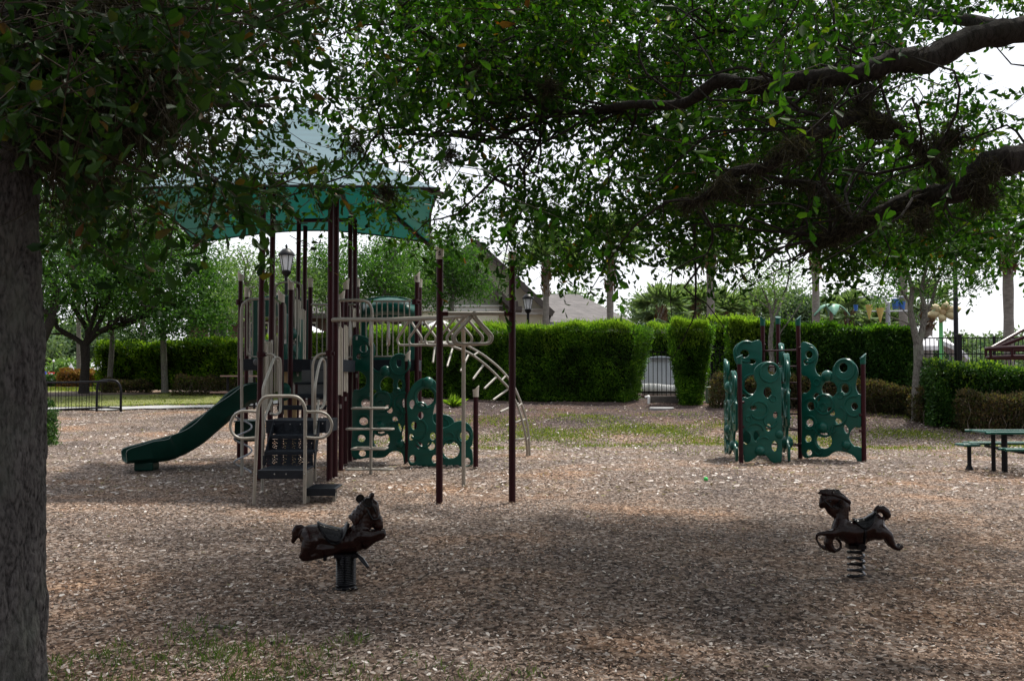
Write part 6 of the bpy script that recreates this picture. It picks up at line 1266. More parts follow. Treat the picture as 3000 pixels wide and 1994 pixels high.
    prof = [(-wd - .045, 1.0), (-wd - .02, 1.02), (-wd + .015, .95), (-wd + .03, .35), (-wd + .09, .06), (0, 0), (wd - .09, .06), (wd - .03, .35), (wd - .015, .95), (wd + .02, 1.02), (wd + .045, 1.0), (wd + .04, .9), (wd + .01, .1), (wd - .08, -.16), (0, -.2), (-wd + .08, -.16), (-wd - .01, .1), (-wd - .04, .9)]
    for i in range(n):
        t = (bp2[min(i + 1, n - 1)] - bp2[max(i - 1, 0)]); t.z = 0; t.normalize(); s2 = Vector((-t.y, t.x, 0)); s2 = s2 if s2.y > 0 else -s2
        tt = (bp2[min(i + 1, n - 1)] - bp2[max(i - 1, 0)]).normalized(); up = s2.cross(tt); up = up if up.z > 0 else -up
        for a, b in prof: m.v.append(bp2[i] + s2 * a + up * (b * hts[i]))
    q = len(prof)
    for i in range(n - 1):
        for j in range(q): j2 = (j + 1) % q; m.f.append([i * q + j, i * q + j2, (i + 1) * q + j2, (i + 1) * q + j]); m.mi.append(0)
    m.f.append(list(range(q))); m.mi.append(0); m.f.append([(n - 1) * q + j for j in reversed(range(q))]); m.mi.append(0)
    s = m.build('slide', M['slide'], r, True)
    m = MB(); c = P(430, 1348, 18.4); m.box((c.x, c.y, c.z / 2 - .03), (.34, .36, c.z + .02)); m.build('slide_foot', M['slide'], s, bevel=.03)
    Ysl = 19.7   # second low slide piece glimpsed under the decks
    m = MB(); m.box((X(735, Ysl), Ysl, ZZ(1262, Ysl)), (.42, .7, .36)); m.box((X(735, Ysl), Ysl, ZZ(1232, Ysl)), (.46, .74, .03)); m.build('crawl_panel', M['slide'], r, bevel=.02)
    # post clamps and bolts
    m = MB()
    for px, py, Y in ((767, 1038, 15.86), (966, 1035, 15.86), (703, 885, 20.15), (1219, 884, 19.55), (983, 940, 16.3), (968, 1240, 15.86)): m.cyl(P(px - 3, py - 8, Y), P(px - 3, py + 8, Y), .06, 10); m.cyl(P(px - 4, py, Y), P(px + 14, py, Y), .03, 8)
    m.build('clamps', M['maroon'], r, True)
    m = MB()
    for px, py, Y in ((983, 1232, 16.2), (998, 1190, 17.8), (1013, 1168, 19.1), (836, 1000, 16.3), (890, 938, 20.5), (797, 1002, 16.9), (1045, 990, 19.3), (1045, 1100, 19.3)): m.box(P(px, py, Y - .06), (.03, .03, .07)); 
    m.build('brackets', M['bolt'], r)
play_structure()

# =================================================================== spring riders
def blob(name, chains, mat, parent, xf, voxel=.0075, extra=(), smooth=5):
    """one continuous cast body: many overlapping balls fused by a voxel remesh; chains = list of [(x,z,r[,y[,ry]])...]"""
    bm = bmesh.new()
    def ball(x, y, z, r, ry): bmesh.ops.create_icosphere(bm, subdivisions=2, radius=1, matrix=Matrix.Translation((x, y, z)) @ Matrix.Diagonal((r, ry, r, 1)))
    for ch in chains:
        for i in range(len(ch) - 1):
            a, b = ch[i], ch[i + 1]; a = a + (0,) * (4 - len(a)) if len(a) < 4 else a; b = b + (0,) * (4 - len(b)) if len(b) < 4 else b
            ra = a[4] if len(a) > 4 else a[2]; rb = b[4] if len(b) > 4 else b[2]; L = math.dist((a[0], a[1], a[3]), (b[0], b[1], b[3])); k = max(2, int(L / (min(a[2], b[2]) * .35)))
            for j in range(k + 1): t = j / k; ball(a[0] + (b[0] - a[0]) * t, a[3] + (b[3] - a[3]) * t, a[1] + (b[1] - a[1]) * t, a[2] + (b[2] - a[2]) * t, ra + (rb - ra) * t)
    me = bpy.data.meshes.new('b'); bm.to_mesh(me); bm.free(); o = bpy.data.objects.new('b', me); COL.objects.link(o)
    rm = o.modifiers.new('r', 'REMESH'); rm.mode = 'VOXEL'; rm.voxel_size = voxel; s = o.modifiers.new('s', 'SMOOTH'); s.factor = .5; s.iterations = smooth
    dg = bpy.context.evaluated_depsgraph_get(); m2 = bpy.data.meshes.new_from_object(o.evaluated_get(dg)); bpy.data.objects.remove(o); m2.transform(xf); m2.materials.clear(); m2.name = name
    return obj_from(m2, name, mat, parent, True)
def coil(name, xf, r, z0, z1, turns, wire, parent, flat=1.):
    m = MB(); n = int(turns * 22); pts = [xf @ Vector((r * math.cos(t), r * math.sin(t), z0 + (z1 - z0) * t / (turns * 6.283))) for t in np.linspace(0, turns * 6.283, n)]; m.tube(pts, wire, 7); return m.build(name, M['saddle'], parent, True)
def horse_left():
    Y = 8.25; x = X(1017, Y); z = g(x, Y); root = thing('spring_horse', (x, Y, z), 'dark brown spring rider horse facing right on a thick closely coiled black spring', 'spring rider')
    xf = Matrix.Translation((x, Y, z)) @ Matrix.Rotation(R(8), 4, 'Z'); q = lambda zx, zy, r, y=0., ry=None: ((zx - 870) / 1629., (1410 - zy) / 1629., r, y, r * .85 if ry is None else ry)
    B = [[q(420, 715, .098), q(500, 715, .098), q(620, 745, .098), q(800, 790, .095), q(940, 770, .10), q(1040, 700, .095)],
         [q(1040, 680, .085, 0, .065), q(1085, 580, .075, 0, .055), q(1115, 470, .070, 0, .05), q(1150, 360, .062, 0, .045)],
         [q(1165, 300, .055, 0, .05), q(1205, 340, .058, 0, .05), q(1228, 430, .052, 0, .045), q(1258, 520, .044, 0, .038), q(1278, 585, .044, 0, .038), q(1296, 610, .036, 0, .034)],
         [q(1225, 470, .018, -.035), q(1215, 440, .016, .035)],
         [q(1290, 500, .030, 0, .036), q(1310, 540, .024, 0, .030), q(1318, 600, .022, 0, .028)]]
    for s in (-1, 1):
        B += [[q(1080, 710, .06, s * .045), q(1190, 715, .042, s * .055), q(1290, 680, .028, s * .055), q(1352, 670, .019, s * .055), q(1362, 700, .019, s * .055), q(1330, 735, .02, s * .055), q(1220, 760, .032, s * .05), q(1140, 800, .045, s * .04), q(1120, 865, .020, s * .04)],
              [q(430, 760, .078, s * .035), q(400, 840, .070, s * .04), q(360, 910, .046, s * .05), q(305, 955, .024, s * .05), q(335, 985, .024, s * .05), q(420, 965, .034, s * .05), q(520, 935, .042, s * .045), q(620, 910, .045, s * .04)], [q(420, 850, .05, s * .04), q(560, 870, .06, s * .035), q(700, 860, .07, s * .02)]]
    B += [[q(330, 640, .03, 0, .026), q(290, 592, .024), q(235, 598, .024), q(212, 650, .026), q(215, 720, .026), q(188, 780, .017)], [q(320, 620, .02), q(275, 650, .018), q(270, 700, .014)],
          [q(760, 880, .045, 0, .06), q(980, 870, .045, 0, .06)], [q(1130, 830, .03, 0, .04), q(1000, 870, .04, 0, .05)]]
    blob('body', B, M['horse'], root, xf)
    # face, bridle, mane, ears
    E = []
    for k in range(12): t = k / 11; a = (1120 - 185 * t + 12 * math.sin(k * 2.1), 255 + 215 * t); E.append([q(a[0], a[1], .020, .01 * math.sin(k * 1.7), .03), q(a[0] + 34, a[1] + 40, .014, -.045), q(a[0] + 52, a[1] + 95, .010, -.05)])
    for k in range(12): t = k / 11; a = (1120 - 185 * t, 255 + 215 * t); E.append([q(a[0], a[1], .020, .015, .03), q(a[0] + 40, a[1] + 60, .013, .048)])
    blob('mane', E, M['horse'], root, xf, .006)
    m = MB()
    for zx, zy, yy in ((1150, 268, -.075), (1050, 250, .075)):
        c = Vector(((zx - 870) / 1629, yy, (1410 - zy) / 1629)); m.cyl(xf @ (c + Vector((0, -.03, 0))), xf @ (c + Vector((0, .03, 0))), .031, 16)
        m.tube([xf @ (c + Vector((.031 * math.cos(t), -.031, .031 * math.sin(t)))) for t in np.linspace(0, 6.283, 17)[:-1]], .006, 6, closed=True)
    m.cyl(xf @ Vector((.155, -.075, .70)), xf @ Vector((.13, .075, .71)), .014, 8); m.build('handle', M['saddle'], root, True)
    blob('ears', [[q(1185, 240, .016, -.03), q(1205, 185, .020, -.03), q(1210, 178, .010, -.03)], [q(1170, 250, .016, .03), q(1195, 200, .019, .03)]], M['horse'], root, xf, .005)
    m = MB()
    for s in (-1, 1):
        m.tube([xf @ Vector(((a - 870) / 1629, s * b, (1410 - c) / 1629)) for a, b, c in ((1130, .047, 340), (1165, .052, 420), (1210, .048, 495), (1255, .043, 500), (1300, .030, 488))], .0065, 6)
        m.tube([xf @ Vector(((a - 870) / 1629, s * b, (1410 - c) / 1629)) for a, b, c in ((1190, .056, 310), (1235, .055, 350), (1260, .045, 430))], .005, 6)
        m.ball(xf @ Vector(((1240 - 870) / 1629, s * .047, (1410 - 375) / 1629)), .010)
    m.build('bridle', M['saddle'], root, True)
    # saddle
    def saddle(xa, xb, ztop, drop, rad, zc, horn, fl=0):
        m = MB(); NA, NB = 18, 15
        for off in (0,):
            for i in range(NA + 1):
                s = i / NA; xx = xa + (xb - xa) * s; ang = drop * math.sin(math.pi * min(max(s, .03), .97)) ** .6
                for j in range(NB + 1):
                    a = -ang + 2 * ang * j / NB; zt = zc(xx); rr = rad(xx) + .010 + horn(s) * max(0, math.cos(a)) ** 3
                    m.v.append(xf @ Vector((xx, rr * .9 * math.sin(a), zt + rr * math.cos(a))))
        for i in range(NA):
            for j in range(NB): a = i * (NB + 1) + j; m.f.append([a, a + 1, a + NB + 2, a + NB + 1]); m.mi.append(0)
        o = m.build('saddle', M['saddle'], root, True); sd = o.modifiers.new('t', 'SOLIDIFY'); sd.thickness = .014; sd.offset = 1
        e = MB(); rim = [m.v[i * (NB + 1)] for i in range(NA + 1)] + [m.v[NA * (NB + 1) + j] for j in range(NB + 1)] + [m.v[i * (NB + 1) + NB] for i in reversed(range(NA + 1))] + [m.v[j] for j in reversed(range(NB + 1))]
        e.tube(rim[::1], .0065, 6, closed=True); e.build('saddle_rim', M['saddle'], o, True); return o
    ct = [(430, 690, .087), (520, 700, .092), (620, 740, .097), (800, 790, .10), (940, 770, .105), (1040, 700, .10)]
    xs = [(c[0] - 870) / 1629 for c in ct]; zs = [(1410 - c[1]) / 1629 for c in ct]; rs = [c[2] for c in ct]
    saddle((508 - 870) / 1629, (905 - 870) / 1629, 0, 1.75, lambda x: float(np.interp(x, xs, rs)), lambda x: float(np.interp(x, xs, zs)), lambda s: .045 * math.exp(-((s - .93) / .07) ** 2) + .004 * math.exp(-((s - .03) / .09) ** 2))
    m = MB(); m.cyl(xf @ Vector((-.16, -.16, .27)), xf @ Vector((-.16, .16, .27)), .016, 8); m.build('foot_rest', M['saddle'], root, True); m = MB(); m.tube([xf @ Vector(v) for v in ((.09, -.05, .28), (.13, -.10, .25), (.175, -.16, .20))], [.012, .018, .012], 8); m.build('foot_rest', M['saddle'], root, True)
    m = MB(); m.box(xf @ Vector((-.0, 0, .275)), (.19, .15, .03), rz=R(8)); m.build('mount_plate', M['saddle'], root)
    coil('spring', xf, .075, .0, .27, 20, .0078, root)
    m = MB(); m.cyl(xf @ Vector((0, 0, -.02)), xf @ Vector((0, 0, .012)), .10, 20); m.build('base_plate', M['saddle'], root, True)
horse_left()
def horse_right():
    Y = 8.62; x = X(2501, Y); z = g(x, Y); root = thing('spring_horse', (x, Y, z), 'glossy brown galloping spring rider horse facing left on an open black coil spring', 'spring rider')
    xf = Matrix.Translation((x, Y, z)) @ Matrix.Rotation(R(-6), 4, 'Z'); q = lambda zx, zy, r, y=0., ry=None: ((zx - 780) / 1710., (1440 - zy) / 1710., r, y, r * .8 if ry is None else ry)
    B = [[q(1045, 660, .085), q(1000, 720, .105), q(900, 770, .098), q(760, 790, .094), q(640, 770, .095), q(570, 740, .08)],
         [q(580, 720, .08, 0, .065), q(585, 620, .062, 0, .05), q(600, 530, .055, 0, .045), q(600, 430, .055, 0, .042), q(590, 360, .05, 0, .04)],
         [q(560, 330, .052, 0, .044), q(470, 320, .052, 0, .044), q(380, 330, .046, 0, .04), q(330, 370, .036, 0, .036), q(310, 420, .026, 0, .03)],
         [q(400, 380, .045, 0, .04), q(440, 470, .045, 0, .036), q(470, 540, .028, 0, .028)], [q(330, 300, .028), q(310, 360, .022, 0, .03)],
         [q(550, 480, .03), q(470, 470, .04)]]
    for s in (-1, 1):
        yy = s * .045
        B += [[q(560, 770, .045, yy * .7), q(470, 800, .034, yy), q(370, 800, .024, yy), q(260, 808, .017, yy), q(220, 830, .013, yy), q(222, 900, .012, yy), q(265, 975, .012, yy), q(330, 1018, .012, yy)]] if s < 0 else \
             [[q(540, 790, .035, yy * .7), q(500, 850, .024, yy), q(550, 910, .016, yy), q(585, 960, .014, yy), q(588, 1030, .014, yy), q(540, 1065, .015, yy), q(470, 1065, .02, yy)]]
        B += [[q(480, 800, .04, yy * .4), q(410, 860, .035, yy * .5), q(395, 950, .036, yy * .5), q(420, 1020, .034, yy * .5), q(470, 1055, .022, yy * .5)]]
        B += [[q(1090, 770, .075, yy * .7), q(1170, 790, .046, yy), q(1215, 820, .04, yy), q(1240, 890, .036, yy), q(1275, 960, .028, yy), q(1310, 990, .022, yy), q(1360, 1000, .020, yy), q(1395, 972, .018, yy)]]
    B += [[q(420, 1040, .02, 0, .03), q(330, 1020, .016), q(265, 970, .012)], [q(500, 860, .02), q(450, 880, .02)],
          [q(1050, 540, .022), q(1062, 490, .024), q(1100, 450, .030), q(1160, 458, .034), q(1205, 500, .036), q(1225, 545, .032), q(1195, 590, .018)], [q(700, 900, .05, 0, .06), q(860, 900, .05, 0, .06)]]
    blob('body', B, M['horse'], root, xf)
    E = [[q(295, 205, .010), q(400, 205, .020), q(500, 225, .022), q(600, 275, .020), q(700, 365, .016), q(712, 385, .008)], [q(265, 240, .010), q(330, 235, .018), q(420, 230, .018)],
         [q(470, 250, .018, -.03), q(580, 290, .017, -.038), q(680, 345, .014, -.03)], [q(440, 215, .018, .03), q(560, 250, .02, .035), q(650, 320, .016, .03)], [q(480, 210, .02), q(540, 210, .018), q(560, 235, .012)],
         [q(560, 290, .03), q(640, 380, .026), q(680, 430, .020), q(695, 480, .013)], [q(350, 240, .02, 0, .03), q(450, 260, .03, 0, .035)]]
    blob('mane', E, M['horse'], root, xf, .006)
    m = MB()
    for s in (-1, 1):
        m.ball(xf @ Vector(((415 - 780) / 1710, s * .043, (1440 - 350) / 1710)), .011)
        m.tube([xf @ Vector(((a - 780) / 1710, s * b, (1440 - c) / 1710)) for a, b, c in ((330, .033, 330), (400, .045, 400), (440, .042, 440), (530, .045, 380), (560, .046, 320))], .005, 6)
    m.cyl(xf @ Vector(((560 - 780) / 1710, -.11, (1440 - 420) / 1710)), xf @ Vector(((560 - 780) / 1710, .11, (1440 - 420) / 1710)), .012, 8); m.build('bridle', M['saddle'], root, True)
    ct = [(1070, 660, .088), (1000, 720, .108), (900, 770, .10), (760, 790, .097), (640, 770, .097)][::-1]; xs = [(c[0] - 780) / 1710 for c in ct]; zs = [(1440 - c[1]) / 1710 for c in ct]; rs = [c[2] for c in ct]
    xa, xb = (745 - 780) / 1710, (1068 - 780) / 1710; m = MB(); NA, NB = 16, 15
    for i in range(NA + 1):
        s = i / NA; xx = xa + (xb - xa) * s; ang = 1.35 * math.sin(math.pi * min(max(s, .04), .96)) ** .6; zc = float(np.interp(xx, xs, zs)); rr0 = float(np.interp(xx, xs, rs)) + .010
        for j in range(NB + 1):
            a = -ang + 2 * ang * j / NB; rr = rr0 + (.018 * math.exp(-((s - .95) / .1) ** 2) + .012 * math.exp(-((s - .02) / .08) ** 2)) * max(0, math.cos(a)) ** 3; m.v.append(xf @ Vector((xx, rr * .86 * math.sin(a), zc + rr * math.cos(a))))
    for i in range(NA):
        for j in range(NB): a = i * (NB + 1) + j; m.f.append([a, a + 1, a + NB + 2, a + NB + 1]); m.mi.append(0)
    o = m.build('saddle', M['saddle'], root, True); sd = o.modifiers.new('t', 'SOLIDIFY'); sd.thickness = .014; sd.offset = 1
    m = MB(); m.tube([xf @ Vector((.06, .1 * math.cos(t) * .85, .385 + .108 * math.sin(t))) for t in np.linspace(0, 6.283, 21)[:-1]], .010, 6, closed=True); m.build('girth', M['saddle'], root, True)
    m = MB(); m.cyl(xf @ Vector((0, -.15, .285)), xf @ Vector((0, .15, .285)), .014, 8); m.build('foot_rests', M['saddle'], root, True)
    m = MB(); m.box(xf @ Vector((.0, 0, .262)), (.14, .12, .03)); m.box(xf @ Vector((.02, 0, .27)), (.06, .14, .05)); m.build('mount_plate', M['saddle'], root)
    coil('spring', xf, .066, -.01, .25, 5.2, .0115, root)
horse_right()
m = MB(); c = P(2068, 1409, 15.98); m.ball((c.x, c.y, g(c.x, c.y) + .03), .035); tag(m.build('small_ball', M['greenball'], None, True), 'tiny bright green ball lying on the chips left of the right spring horse', 'ball')
m = MB(); c = P(640, 1838, 6.7); m.tube([(c.x - .08, 6.72, .02), (c.x, 6.70, .03), (c.x + .10, 6.66, .02)], [.008, .012, .007], 6); tag(m.build('fallen_twig', M['barkgrey'], None, True), 'short lichen-covered twig lying on the chips near the weeds', 'twig')

# =================================================================== near live oaks
NX = np.arange(0, 3001, 250); NY = np.arange(0, 901, 100)
DEN = np.array([[1, 1, 1, .75, .64, .78, .93, .84, .72, .72, .78, .55, .2], [1, 1, 1, .72, .42, .7, .88, .76, .72, .74, .78, .28, .03],
                [1, 1, 1, .45, .35, .74, .88, .8, .75, .78, .68, .12, 0], [1, 1, .66, .34, .34, .74, .8, .74, .78, .72, .6, .15, .03], [.8, .68, .40, .26, .26, .42, .3, .5, .72, .7, .64, .38, .22],
                [.3, .64, .34, .34, .26, .2, .14, .5, .8, .8, .75, .7, .4], [.2, .75, .55, .5, .3, .16, .32, .5, .75, .8, .8, .7, .4], [.1, .7, .5, .35, .12, .25, .55, .68, .76, .7, .85, .75, .2],
                [0, .2, .1, .05, 0, .10, .48, .52, .48, .42, .72, .65, .1], [0, 0, 0, 0, 0, 0, .03, .2, .14, .03, .42, .3, 0]])
def den(px, py):
    fx = np.clip(px / 250., 0, 11.999); fy = np.clip(py / 100., 0, 8.999); ix = fx.astype(int); iy = fy.astype(int); tx = fx - ix; ty = fy - iy
    return (DEN[iy, ix] * (1 - tx) * (1 - ty) + DEN[iy, ix + 1] * tx * (1 - ty) + DEN[iy + 1, ix] * (1 - tx) * ty + DEN[iy + 1, ix + 1] * tx * ty) * (py < 895)
def twigs_at(c, nleaf, L0, L1, tl=.34):
    """c (N,3) twig roots -> leaf arrays along drooping twigs"""
    n = len(c); d = rdir(n) * [1, 1, .55] + [0, 0, -.35]; d = unit(d); ln = tl * (.5 + rng.random(n))
    t = (np.arange(nleaf)[None, :] + rng.random((n, nleaf)) * .7) / nleaf
    pos = c[:, None, :] + d[:, None, :] * (ln[:, None] * t)[..., None]; pos[..., 2] -= (ln[:, None] * t * t * .25)
    rr = rdir(n * nleaf).reshape(n, nleaf, 3); ax = d[:, None, :] * .75 + rr * .9; ax[..., 2] -= .15
    L = L0 + (L1 - L0) * rng.random((n, nleaf)); return pos.reshape(-1, 3), ax.reshape(-1, 3), L.reshape(-1), d, ln
def sample_canopy(n, x0, x1, ydist, clumpy=True):
    out = []; 
    while sum(len(o) for o in out) < n:
        m = 60000; px = rng.uniform(x0, x1, m); py = rng.uniform(-60, 900, m); Yd = ydist(m, px, py)
        lam = -np.log(1 - .982 * np.clip(den(px, py + 45 + np.clip(py - 350, 0, 400) * .16), 0, 1)) / 4.0
        w = Vector((0, 0, 0)); wx = (px - 1500) / F * Yd
        cl = .42 + .58 * np.sin(px / 67. + 2.3 * np.sin(py / 91.)) * np.sin(py / 53. + 1.7 * np.sin(px / 83. + Yd)) if clumpy else 1
        k = rng.random(m) < lam * (cl if clumpy else 1); a = px[k] - 1500; v = -(py[k] - 997); q = Yd[k] / (F * c_ - v * s_)
        out.append(np.stack([a * q, Yd[k], CAMZ + (v * c_ + F * s_) * q], -1))
    return np.concatenate(out)[:n]
def moss_strands(pts, n, L0, L1, spread, down=.9):
    pts = np.asarray(pts); i = rng.integers(0, len(pts), n); p = pts[i] + rng.normal(size=(n, 3)) * spread; d = rdir(n); d[:, 2] -= down; d = unit(d); L = (L0 + (L1 - L0) * rng.random(n) ** 1.5)[:, None]
    bend = rdir(n) * .45; s = unit(np.cross(d, rdir(n))) * .0022
    q = [p, p + d * L * .35 + bend * L * .22, p + d * L * .7 + bend * L * .1, p + d * L + bend * L * -.15]; V = np.stack([q[0] - s, q[0] + s, q[1] + s, q[2] + s, q[3], q[2] - s, q[1] - s], 1)
    return V, [(0, 1, 2, 6), (6, 2, 3, 5), (5, 3, 4)]
def dense(path, k=12):
    o = []
    for a, b in zip(path[:-1], path[1:]):
        for j in range(k): o.append(tuple(a.lerp(b, j / k)))
    return o
# --- right oak: trunk stands outside the frame at the right, limbs sweep in
def right_oak():
    tx, ty = 6.3, 8.6; z = g(tx, ty); root = thing('live_oak', (tx, ty, z), 'huge live oak whose mossy limbs sweep in from the right over the playground', 'tree')
    crotch = Vector((tx - .1, ty - .1, 3.0)); m = MB(); cp = catmull([Vector((tx, ty, z - .1)), Vector((tx + .02, ty, .4)), Vector((tx - .03, ty, 1.7)), crotch], 5); m.tube(cp, list(np.interp(np.linspace(0, 3, len(cp)), [0, 1, 2, 3], [.62, .46, .40, .46])), 18); m.build('trunk', M['bark'], root, True)
    LB = [([crotch, Vector((5.4, 8.2, 4.1)), P(3250, 70, 7.9), P(3000, 66, 7.6), P(2850, 98, 7.4), P(2720, 152, 7.3), P(2630, 205, 7.3), P(2520, 228, 7.3), P(2400, 232, 7.4), P(2200, 240, 7.6), P(2100, 268, 7.8), P(2000, 300, 8), P(1850, 318, 8.3), P(1720, 330, 8.6)], [.30, .2, .13, .12, .105, .11, .10, .085, .085, .075, .06, .05, .042, .03]),
          ([crotch, Vector((5.0, 8.0, 3.2)), P(3250, 395, 7.5), P(3000, 452, 7.1), P(2900, 492, 7.1), P(2790, 545, 7.2), P(2700, 585, 7.3), P(2600, 618, 7.4), P(2510, 648, 7.5), P(2440, 690, 7.7), P(2380, 705, 7.9)], [.28, .17, .13, .115, .12, .09, .07, .062, .055, .04, .02]),
          ([P(2545, 262, 7.3), P(2520, 310, 7.2), P(2440, 350, 7.1), P(2340, 415, 7.1), P(2250, 470, 7.2), P(2150, 525, 7.3), P(2060, 575, 7.4), P(1990, 600, 7.6)], [.07, .055, .05, .045, .045, .042, .03, .012]),
          ([P(2520, 320, 7.25), P(2600, 365, 7.2), P(2680, 415, 7.1), P(2730, 460, 7.1), P(2765, 510, 7.2)], [.035, .036, .036, .034, .04]),
          ([P(2500, 655, 7.5), P(2450, 600, 7.6), P(2390, 550, 7.8), P(2340, 533, 8), P(2270, 530, 8.2)], [.03, .028, .026, .022, .01]),
          ([P(2420, 345, 7.1), P(2340, 322, 7.3), P(2290, 315, 7.5)], [.02, .018, .008]),
          ([P(1830, 322, 8.4), P(1617, 327, 8.8), P(1550, 268, 8.8), P(1440, 191, 8.8), P(1306, 129, 8.9), P(1129, 43, 9.0)], [.036, .026, .024, .022, .018, .008]),
          ([P(1640, 330, 8.8), P(1570, 365, 8.8), P(1440, 392, 8.8), P(1330, 399, 8.9), P(1200, 400, 9), P(1090, 390, 9.2)], [.022, .02, .019, .015, .01, .005]),
          ([P(1600, 350, 8.8), P(1570, 420, 8.7), P(1530, 500, 8.6), P(1490, 565, 8.5)], [.015, .012, .009, .004]),
          ([P(2420, -200, 9.5), P(2300, -40, 9.2), P(2215, 62, 9), P(2130, 97, 9), P(1990, 130, 9.2)], [.05, .035, .026, .02, .008]),
          ([P(2430, 690, 7.7), P(2250, 668, 8), P(2060, 655, 8.3), P(1900, 690, 8.6)], [.014, .011, .008, .004]),
          ([crotch + Vector((0, 0, -.1)), Vector((5.2, 6, 4.6)), Vector((3.6, 4.2, 5.6)), Vector((1.5, 3.2, 6.2)), Vector((-.6, 2.6, 6.6))], [.26, .18, .13, .09, .04]),
          ([crotch, Vector((6.8, 10.4, 4.6)), Vector((6.2, 12.6, 6)), Vector((4.8, 14.6, 7.0))], [.24, .17, .11, .04]),
          ([crotch, Vector((5.6, 9.4, 4.9)), P(2900, -420, 9.6), P(2420, -200, 9.5), P(2000, -150, 9.4), P(1500, -120, 9.6)], [.26, .17, .12, .09, .06, .02])]
    m = MB(); mp = []
    for pts, rr in LB:
        cp = catmull([p if i in (0, len(pts) - 1) else p + Vector((0, random.gauss(0, .05), random.gauss(0, .035))) for i, p in enumerate(pts)], 5); cr = list(np.interp(np.linspace(0, len(rr) - 1, len(cp)), range(len(rr)), rr)); cr = [c * .86 * (1 + .12 * math.sin(i * 2.3) * (c > .03)) for i, c in enumerate(cr)]; m.tube(cp, cr, 10 if rr[0] > .03 else 6)
    for k in range(170):
        pts, rr = random.choice(LB[:11]); i = random.randrange(2 if len(pts) > 6 else 0, len(pts)); p = pts[i] if i == 0 else pts[i - 1].lerp(pts[i], random.random()); L = random.uniform(.35, 1.3); d = Vector((random.gauss(-.3, 1), random.gauss(.5, .6), random.gauss(0, .7))).normalized()
        m.tube(catmull(limb_pts(p, p + d * L, 4, .22), 2), list(np.linspace(.006 + .007 * L, .003, 9)), 5)
    m.build('limbs', M['barkdark'], root, True)
    # leaves on twigs
    yd = lambda n, px, py: np.where(rng.random(n) < .008, rng.uniform(4.4, 6.6, n), rng.uniform(8.3, 14.0, n))
    def filt(c):
        px = c[:, 0] / c[:, 1] * F + 1500; w = 1 / (1 + np.exp(-(px - 950) / 60)); return c[rng.random(len(c)) < w]
    c = filt(sample_canopy(7300, 700, 3080, yd)); pos, ax, L, d, ln = twigs_at(c, 12, .05, .092)
    # off-frame overhead part of the crown that shades the foreground
    u = 5000; co = np.stack([rng.uniform(-1.5, 12, u), rng.uniform(1.0, 15, u), rng.uniform(4.6, 8.5, u)], -1); pyy = (co[:, 2] - CAMZ) / np.maximum(co[:, 1], .1); co = co[(pyy > .40) & ~((co[:, 1] > 12) & (co[:, 0] < 3))]
    p2, a2, L2, d2, l2 = twigs_at(co, 12, .09, .14, .5)
    V, f = leaves(np.concatenate([pos, p2]), np.concatenate([ax, a2]), np.concatenate([L, L2]), np.concatenate([L, L2]) * .50, 'ov'); np_mesh('crown', V, 6, M['oakleaf'], root, faces=f)
    e = c + d * ln[:, None]; s = unit(np.cross(d, rdir(len(c)))) * .0035; up = np.cross(s, d)
    b0 = c - d * .12; V = np.stack([b0 - s, b0 + s, b0 + up, e - s * .3, e + s * .3, e + up * .3], 1); np_mesh('twigs', V, 6, M['twig'], root, faces=[(0, 1, 4, 3), (1, 2, 5, 4), (2, 0, 3, 5)])
    mp = dense(LB[1][0][2:]) * 3 + dense(LB[2][0]) * 2 + dense(LB[3][0]) * 2 + dense(LB[4][0]) + dense(LB[0][0][5:10])
    V, f = moss_strands(mp, 11000, .04, .13, .03); np_mesh('moss', V, 7, M['moss'], root, faces=f)
    bl = [P(2890, 500, 7.0), P(2860, 540, 7.0), P(2800, 395, 7.2), P(2760, 420, 7.2), P(2590, 380, 7.1), P(2410, 285, 7.3), P(2330, 430, 7.0), P(2120, 540, 7.2), P(2700, 640, 7.2), P(1310, 450, 8.8), P(1370, 200, 8.7), P(1610, 250, 8.4), P(1045, 425, 9), P(1130, 560, 8.8), P(2880, 580, 7.1), P(2560, 370, 7.1), P(2190, 555, 7.3)]
    V, f = moss_strands([tuple(b) for b in bl], 7000, .05, .16, .04, .5); np_mesh('moss', V, 7, M['moss'], root, faces=f)
right_oak()
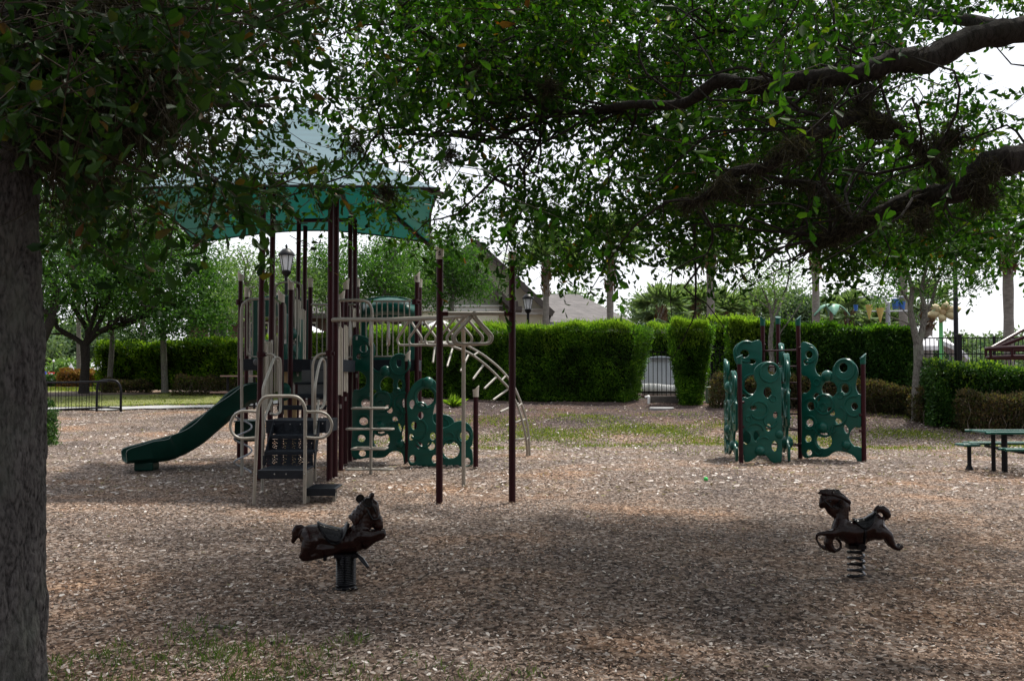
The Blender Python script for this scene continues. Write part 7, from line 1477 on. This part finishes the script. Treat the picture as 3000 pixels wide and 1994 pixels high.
def left_oak():
    Y = 4.35; tx = X(-122, Y); z = 0; root = thing('live_oak', (tx, Y, z), 'live oak with thick furrowed grey trunk filling the left edge of the scene', 'tree')
    rr = [(-.1, .40), (.0, .37), (.3, .335), (.9, .312), (1.5, .298), (2.0, .283), (2.4, .275), (2.9, .29), (3.4, .30), (3.9, .26)]
    m = MB(); n = 200; NZ = 360; from mathutils import noise as mn
    for i in range(NZ):
        zz = -.1 + 4.0 * i / (NZ - 1); r0 = float(np.interp(zz, [a for a, b in rr], [b for a, b in rr]))
        for j in range(n):
            a = 2 * math.pi * j / n; f = 1 + .012 * math.sin(a * 11 + 2 * math.sin(zz * 3)) + .010 * math.sin(a * 23 + zz * 4) + .008 * math.sin(zz * 17 + a * 6) + .03 * math.sin(a * 3 + zz * .8)
            q = Vector((math.cos(a) * 4.2, math.sin(a) * 4.2, zz * 2.6)); q += mn.noise_vector(q * .8) * .5
            h1 = 1 - abs(mn.noise(q * 1.9)) * 2; h2 = 1 - abs(mn.noise(q * 4.3 + Vector((5, 5, 5)))) * 2; r0 += .014 * h1 + .008 * h2 - .008
            m.v.append(Vector((tx - .0 + .03 * math.sin(zz) + r0 * f * math.cos(a), Y + r0 * f * math.sin(a), zz)))
            r0 -= .014 * h1 + .008 * h2 - .008
    for i in range(NZ - 1):
        for j in range(n): j2 = (j + 1) % n; m.f.append([i * n + j, i * n + j2, (i + 1) * n + j2, (i + 1) * n + j]); m.mi.append(0)
    m.build('trunk', M['bark'], root, True)
    top = Vector((tx, Y, 3.6)); LB = [([top, P(60, 220, 4.6), P(200, 60, 5.0), P(420, -60, 5.8), P(700, -160, 6.8)], [.2, .16, .12, .09, .05]), ([top + Vector((0, 0, -.5)), P(120, 380, 4.8), P(330, 330, 5.6), P(560, 300, 6.6), P(800, 310, 7.6)], [.15, .10, .07, .045, .015]),
          ([P(330, 330, 5.6), P(430, 430, 6.4), P(560, 500, 7.2), P(700, 560, 8.0)], [.05, .035, .022, .008]), ([top, P(100, 60, 6), P(350, 60, 8), P(650, 100, 10)], [.16, .12, .08, .03]), ([P(200, 60, 5.0), P(400, 150, 5.4), P(620, 190, 6.0), P(860, 240, 6.8)], [.07, .05, .03, .01]),
          ([top, Vector((tx - .8, Y + .5, 5)), Vector((tx - 2, Y + 1.5, 6.5))], [.2, .14, .06]), ([top, Vector((tx + .6, Y - 1.6, 5)), Vector((tx + 1.6, Y - 3.4, 6.2))], [.2, .14, .05])]
    m = MB()
    for pts, r_ in LB: cp = catmull(pts, 5); m.tube(cp, list(np.interp(np.linspace(0, len(r_) - 1, len(cp)), range(len(r_)), r_)), 10)
    m.build('limbs', M['barkdark'], root, True)
    yd = lambda n, px, py: np.where(rng.random(n) < .10, rng.uniform(3.4, 4.8, n), rng.uniform(5.4, 14.0, n))
    c = sample_canopy(4000, -120, 1180, yd); px = c[:, 0] / c[:, 1] * F + 1500; py_ = 1100 - (c[:, 2] - CAMZ) / c[:, 1] * F; c = c[(rng.random(len(c)) > 1 / (1 + np.exp(-(px - 950) / 60)))]
    px = c[:, 0] / c[:, 1] * F + 1500; py_ = 1100 - (c[:, 2] - CAMZ) / c[:, 1] * F; c = c[~((px < 190) & (py_ > 380) & (c[:, 1] < 6.0))]
    pos, ax, L, d, ln = twigs_at(c, 11, .045, .082)
    u = 1700; co = np.stack([rng.uniform(-8, 1, u), rng.uniform(-4, 9, u), rng.uniform(4.2, 8.0, u)], -1); co = co[(co[:, 2] - CAMZ) / np.maximum(co[:, 1], .1) > .40]
    co2 = np.stack([rng.uniform(-8, 8, 1200), rng.uniform(-6, 1.5, 1200), rng.uniform(4.0, 7.5, 1200)], -1); co = np.concatenate([co, co2]); p2, a2, L2, d2, l2 = twigs_at(co, 12, .09, .14, .5)
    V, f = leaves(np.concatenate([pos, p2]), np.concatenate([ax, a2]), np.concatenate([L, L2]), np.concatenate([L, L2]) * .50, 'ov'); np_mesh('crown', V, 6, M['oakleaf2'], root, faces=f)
    e = c + d * ln[:, None]; s = unit(np.cross(d, rdir(len(c)))) * .0035; up = np.cross(s, d); b0 = c - d * .12
    V = np.stack([b0 - s, b0 + s, b0 + up, e - s * .3, e + s * .3, e + up * .3], 1); np_mesh('twigs', V, 6, M['twig'], root, faces=[(0, 1, 4, 3), (1, 2, 5, 4), (2, 0, 3, 5)])
    bl = [tuple(P(rng.uniform(30, 480), rng.uniform(-20, 430), rng.uniform(4.2, 5.6))) for _ in range(60)]
    V, f = moss_strands(bl, 30000, .08, .35, .09, .8); np_mesh('moss', V, 7, M['moss'], root, faces=f)
left_oak()
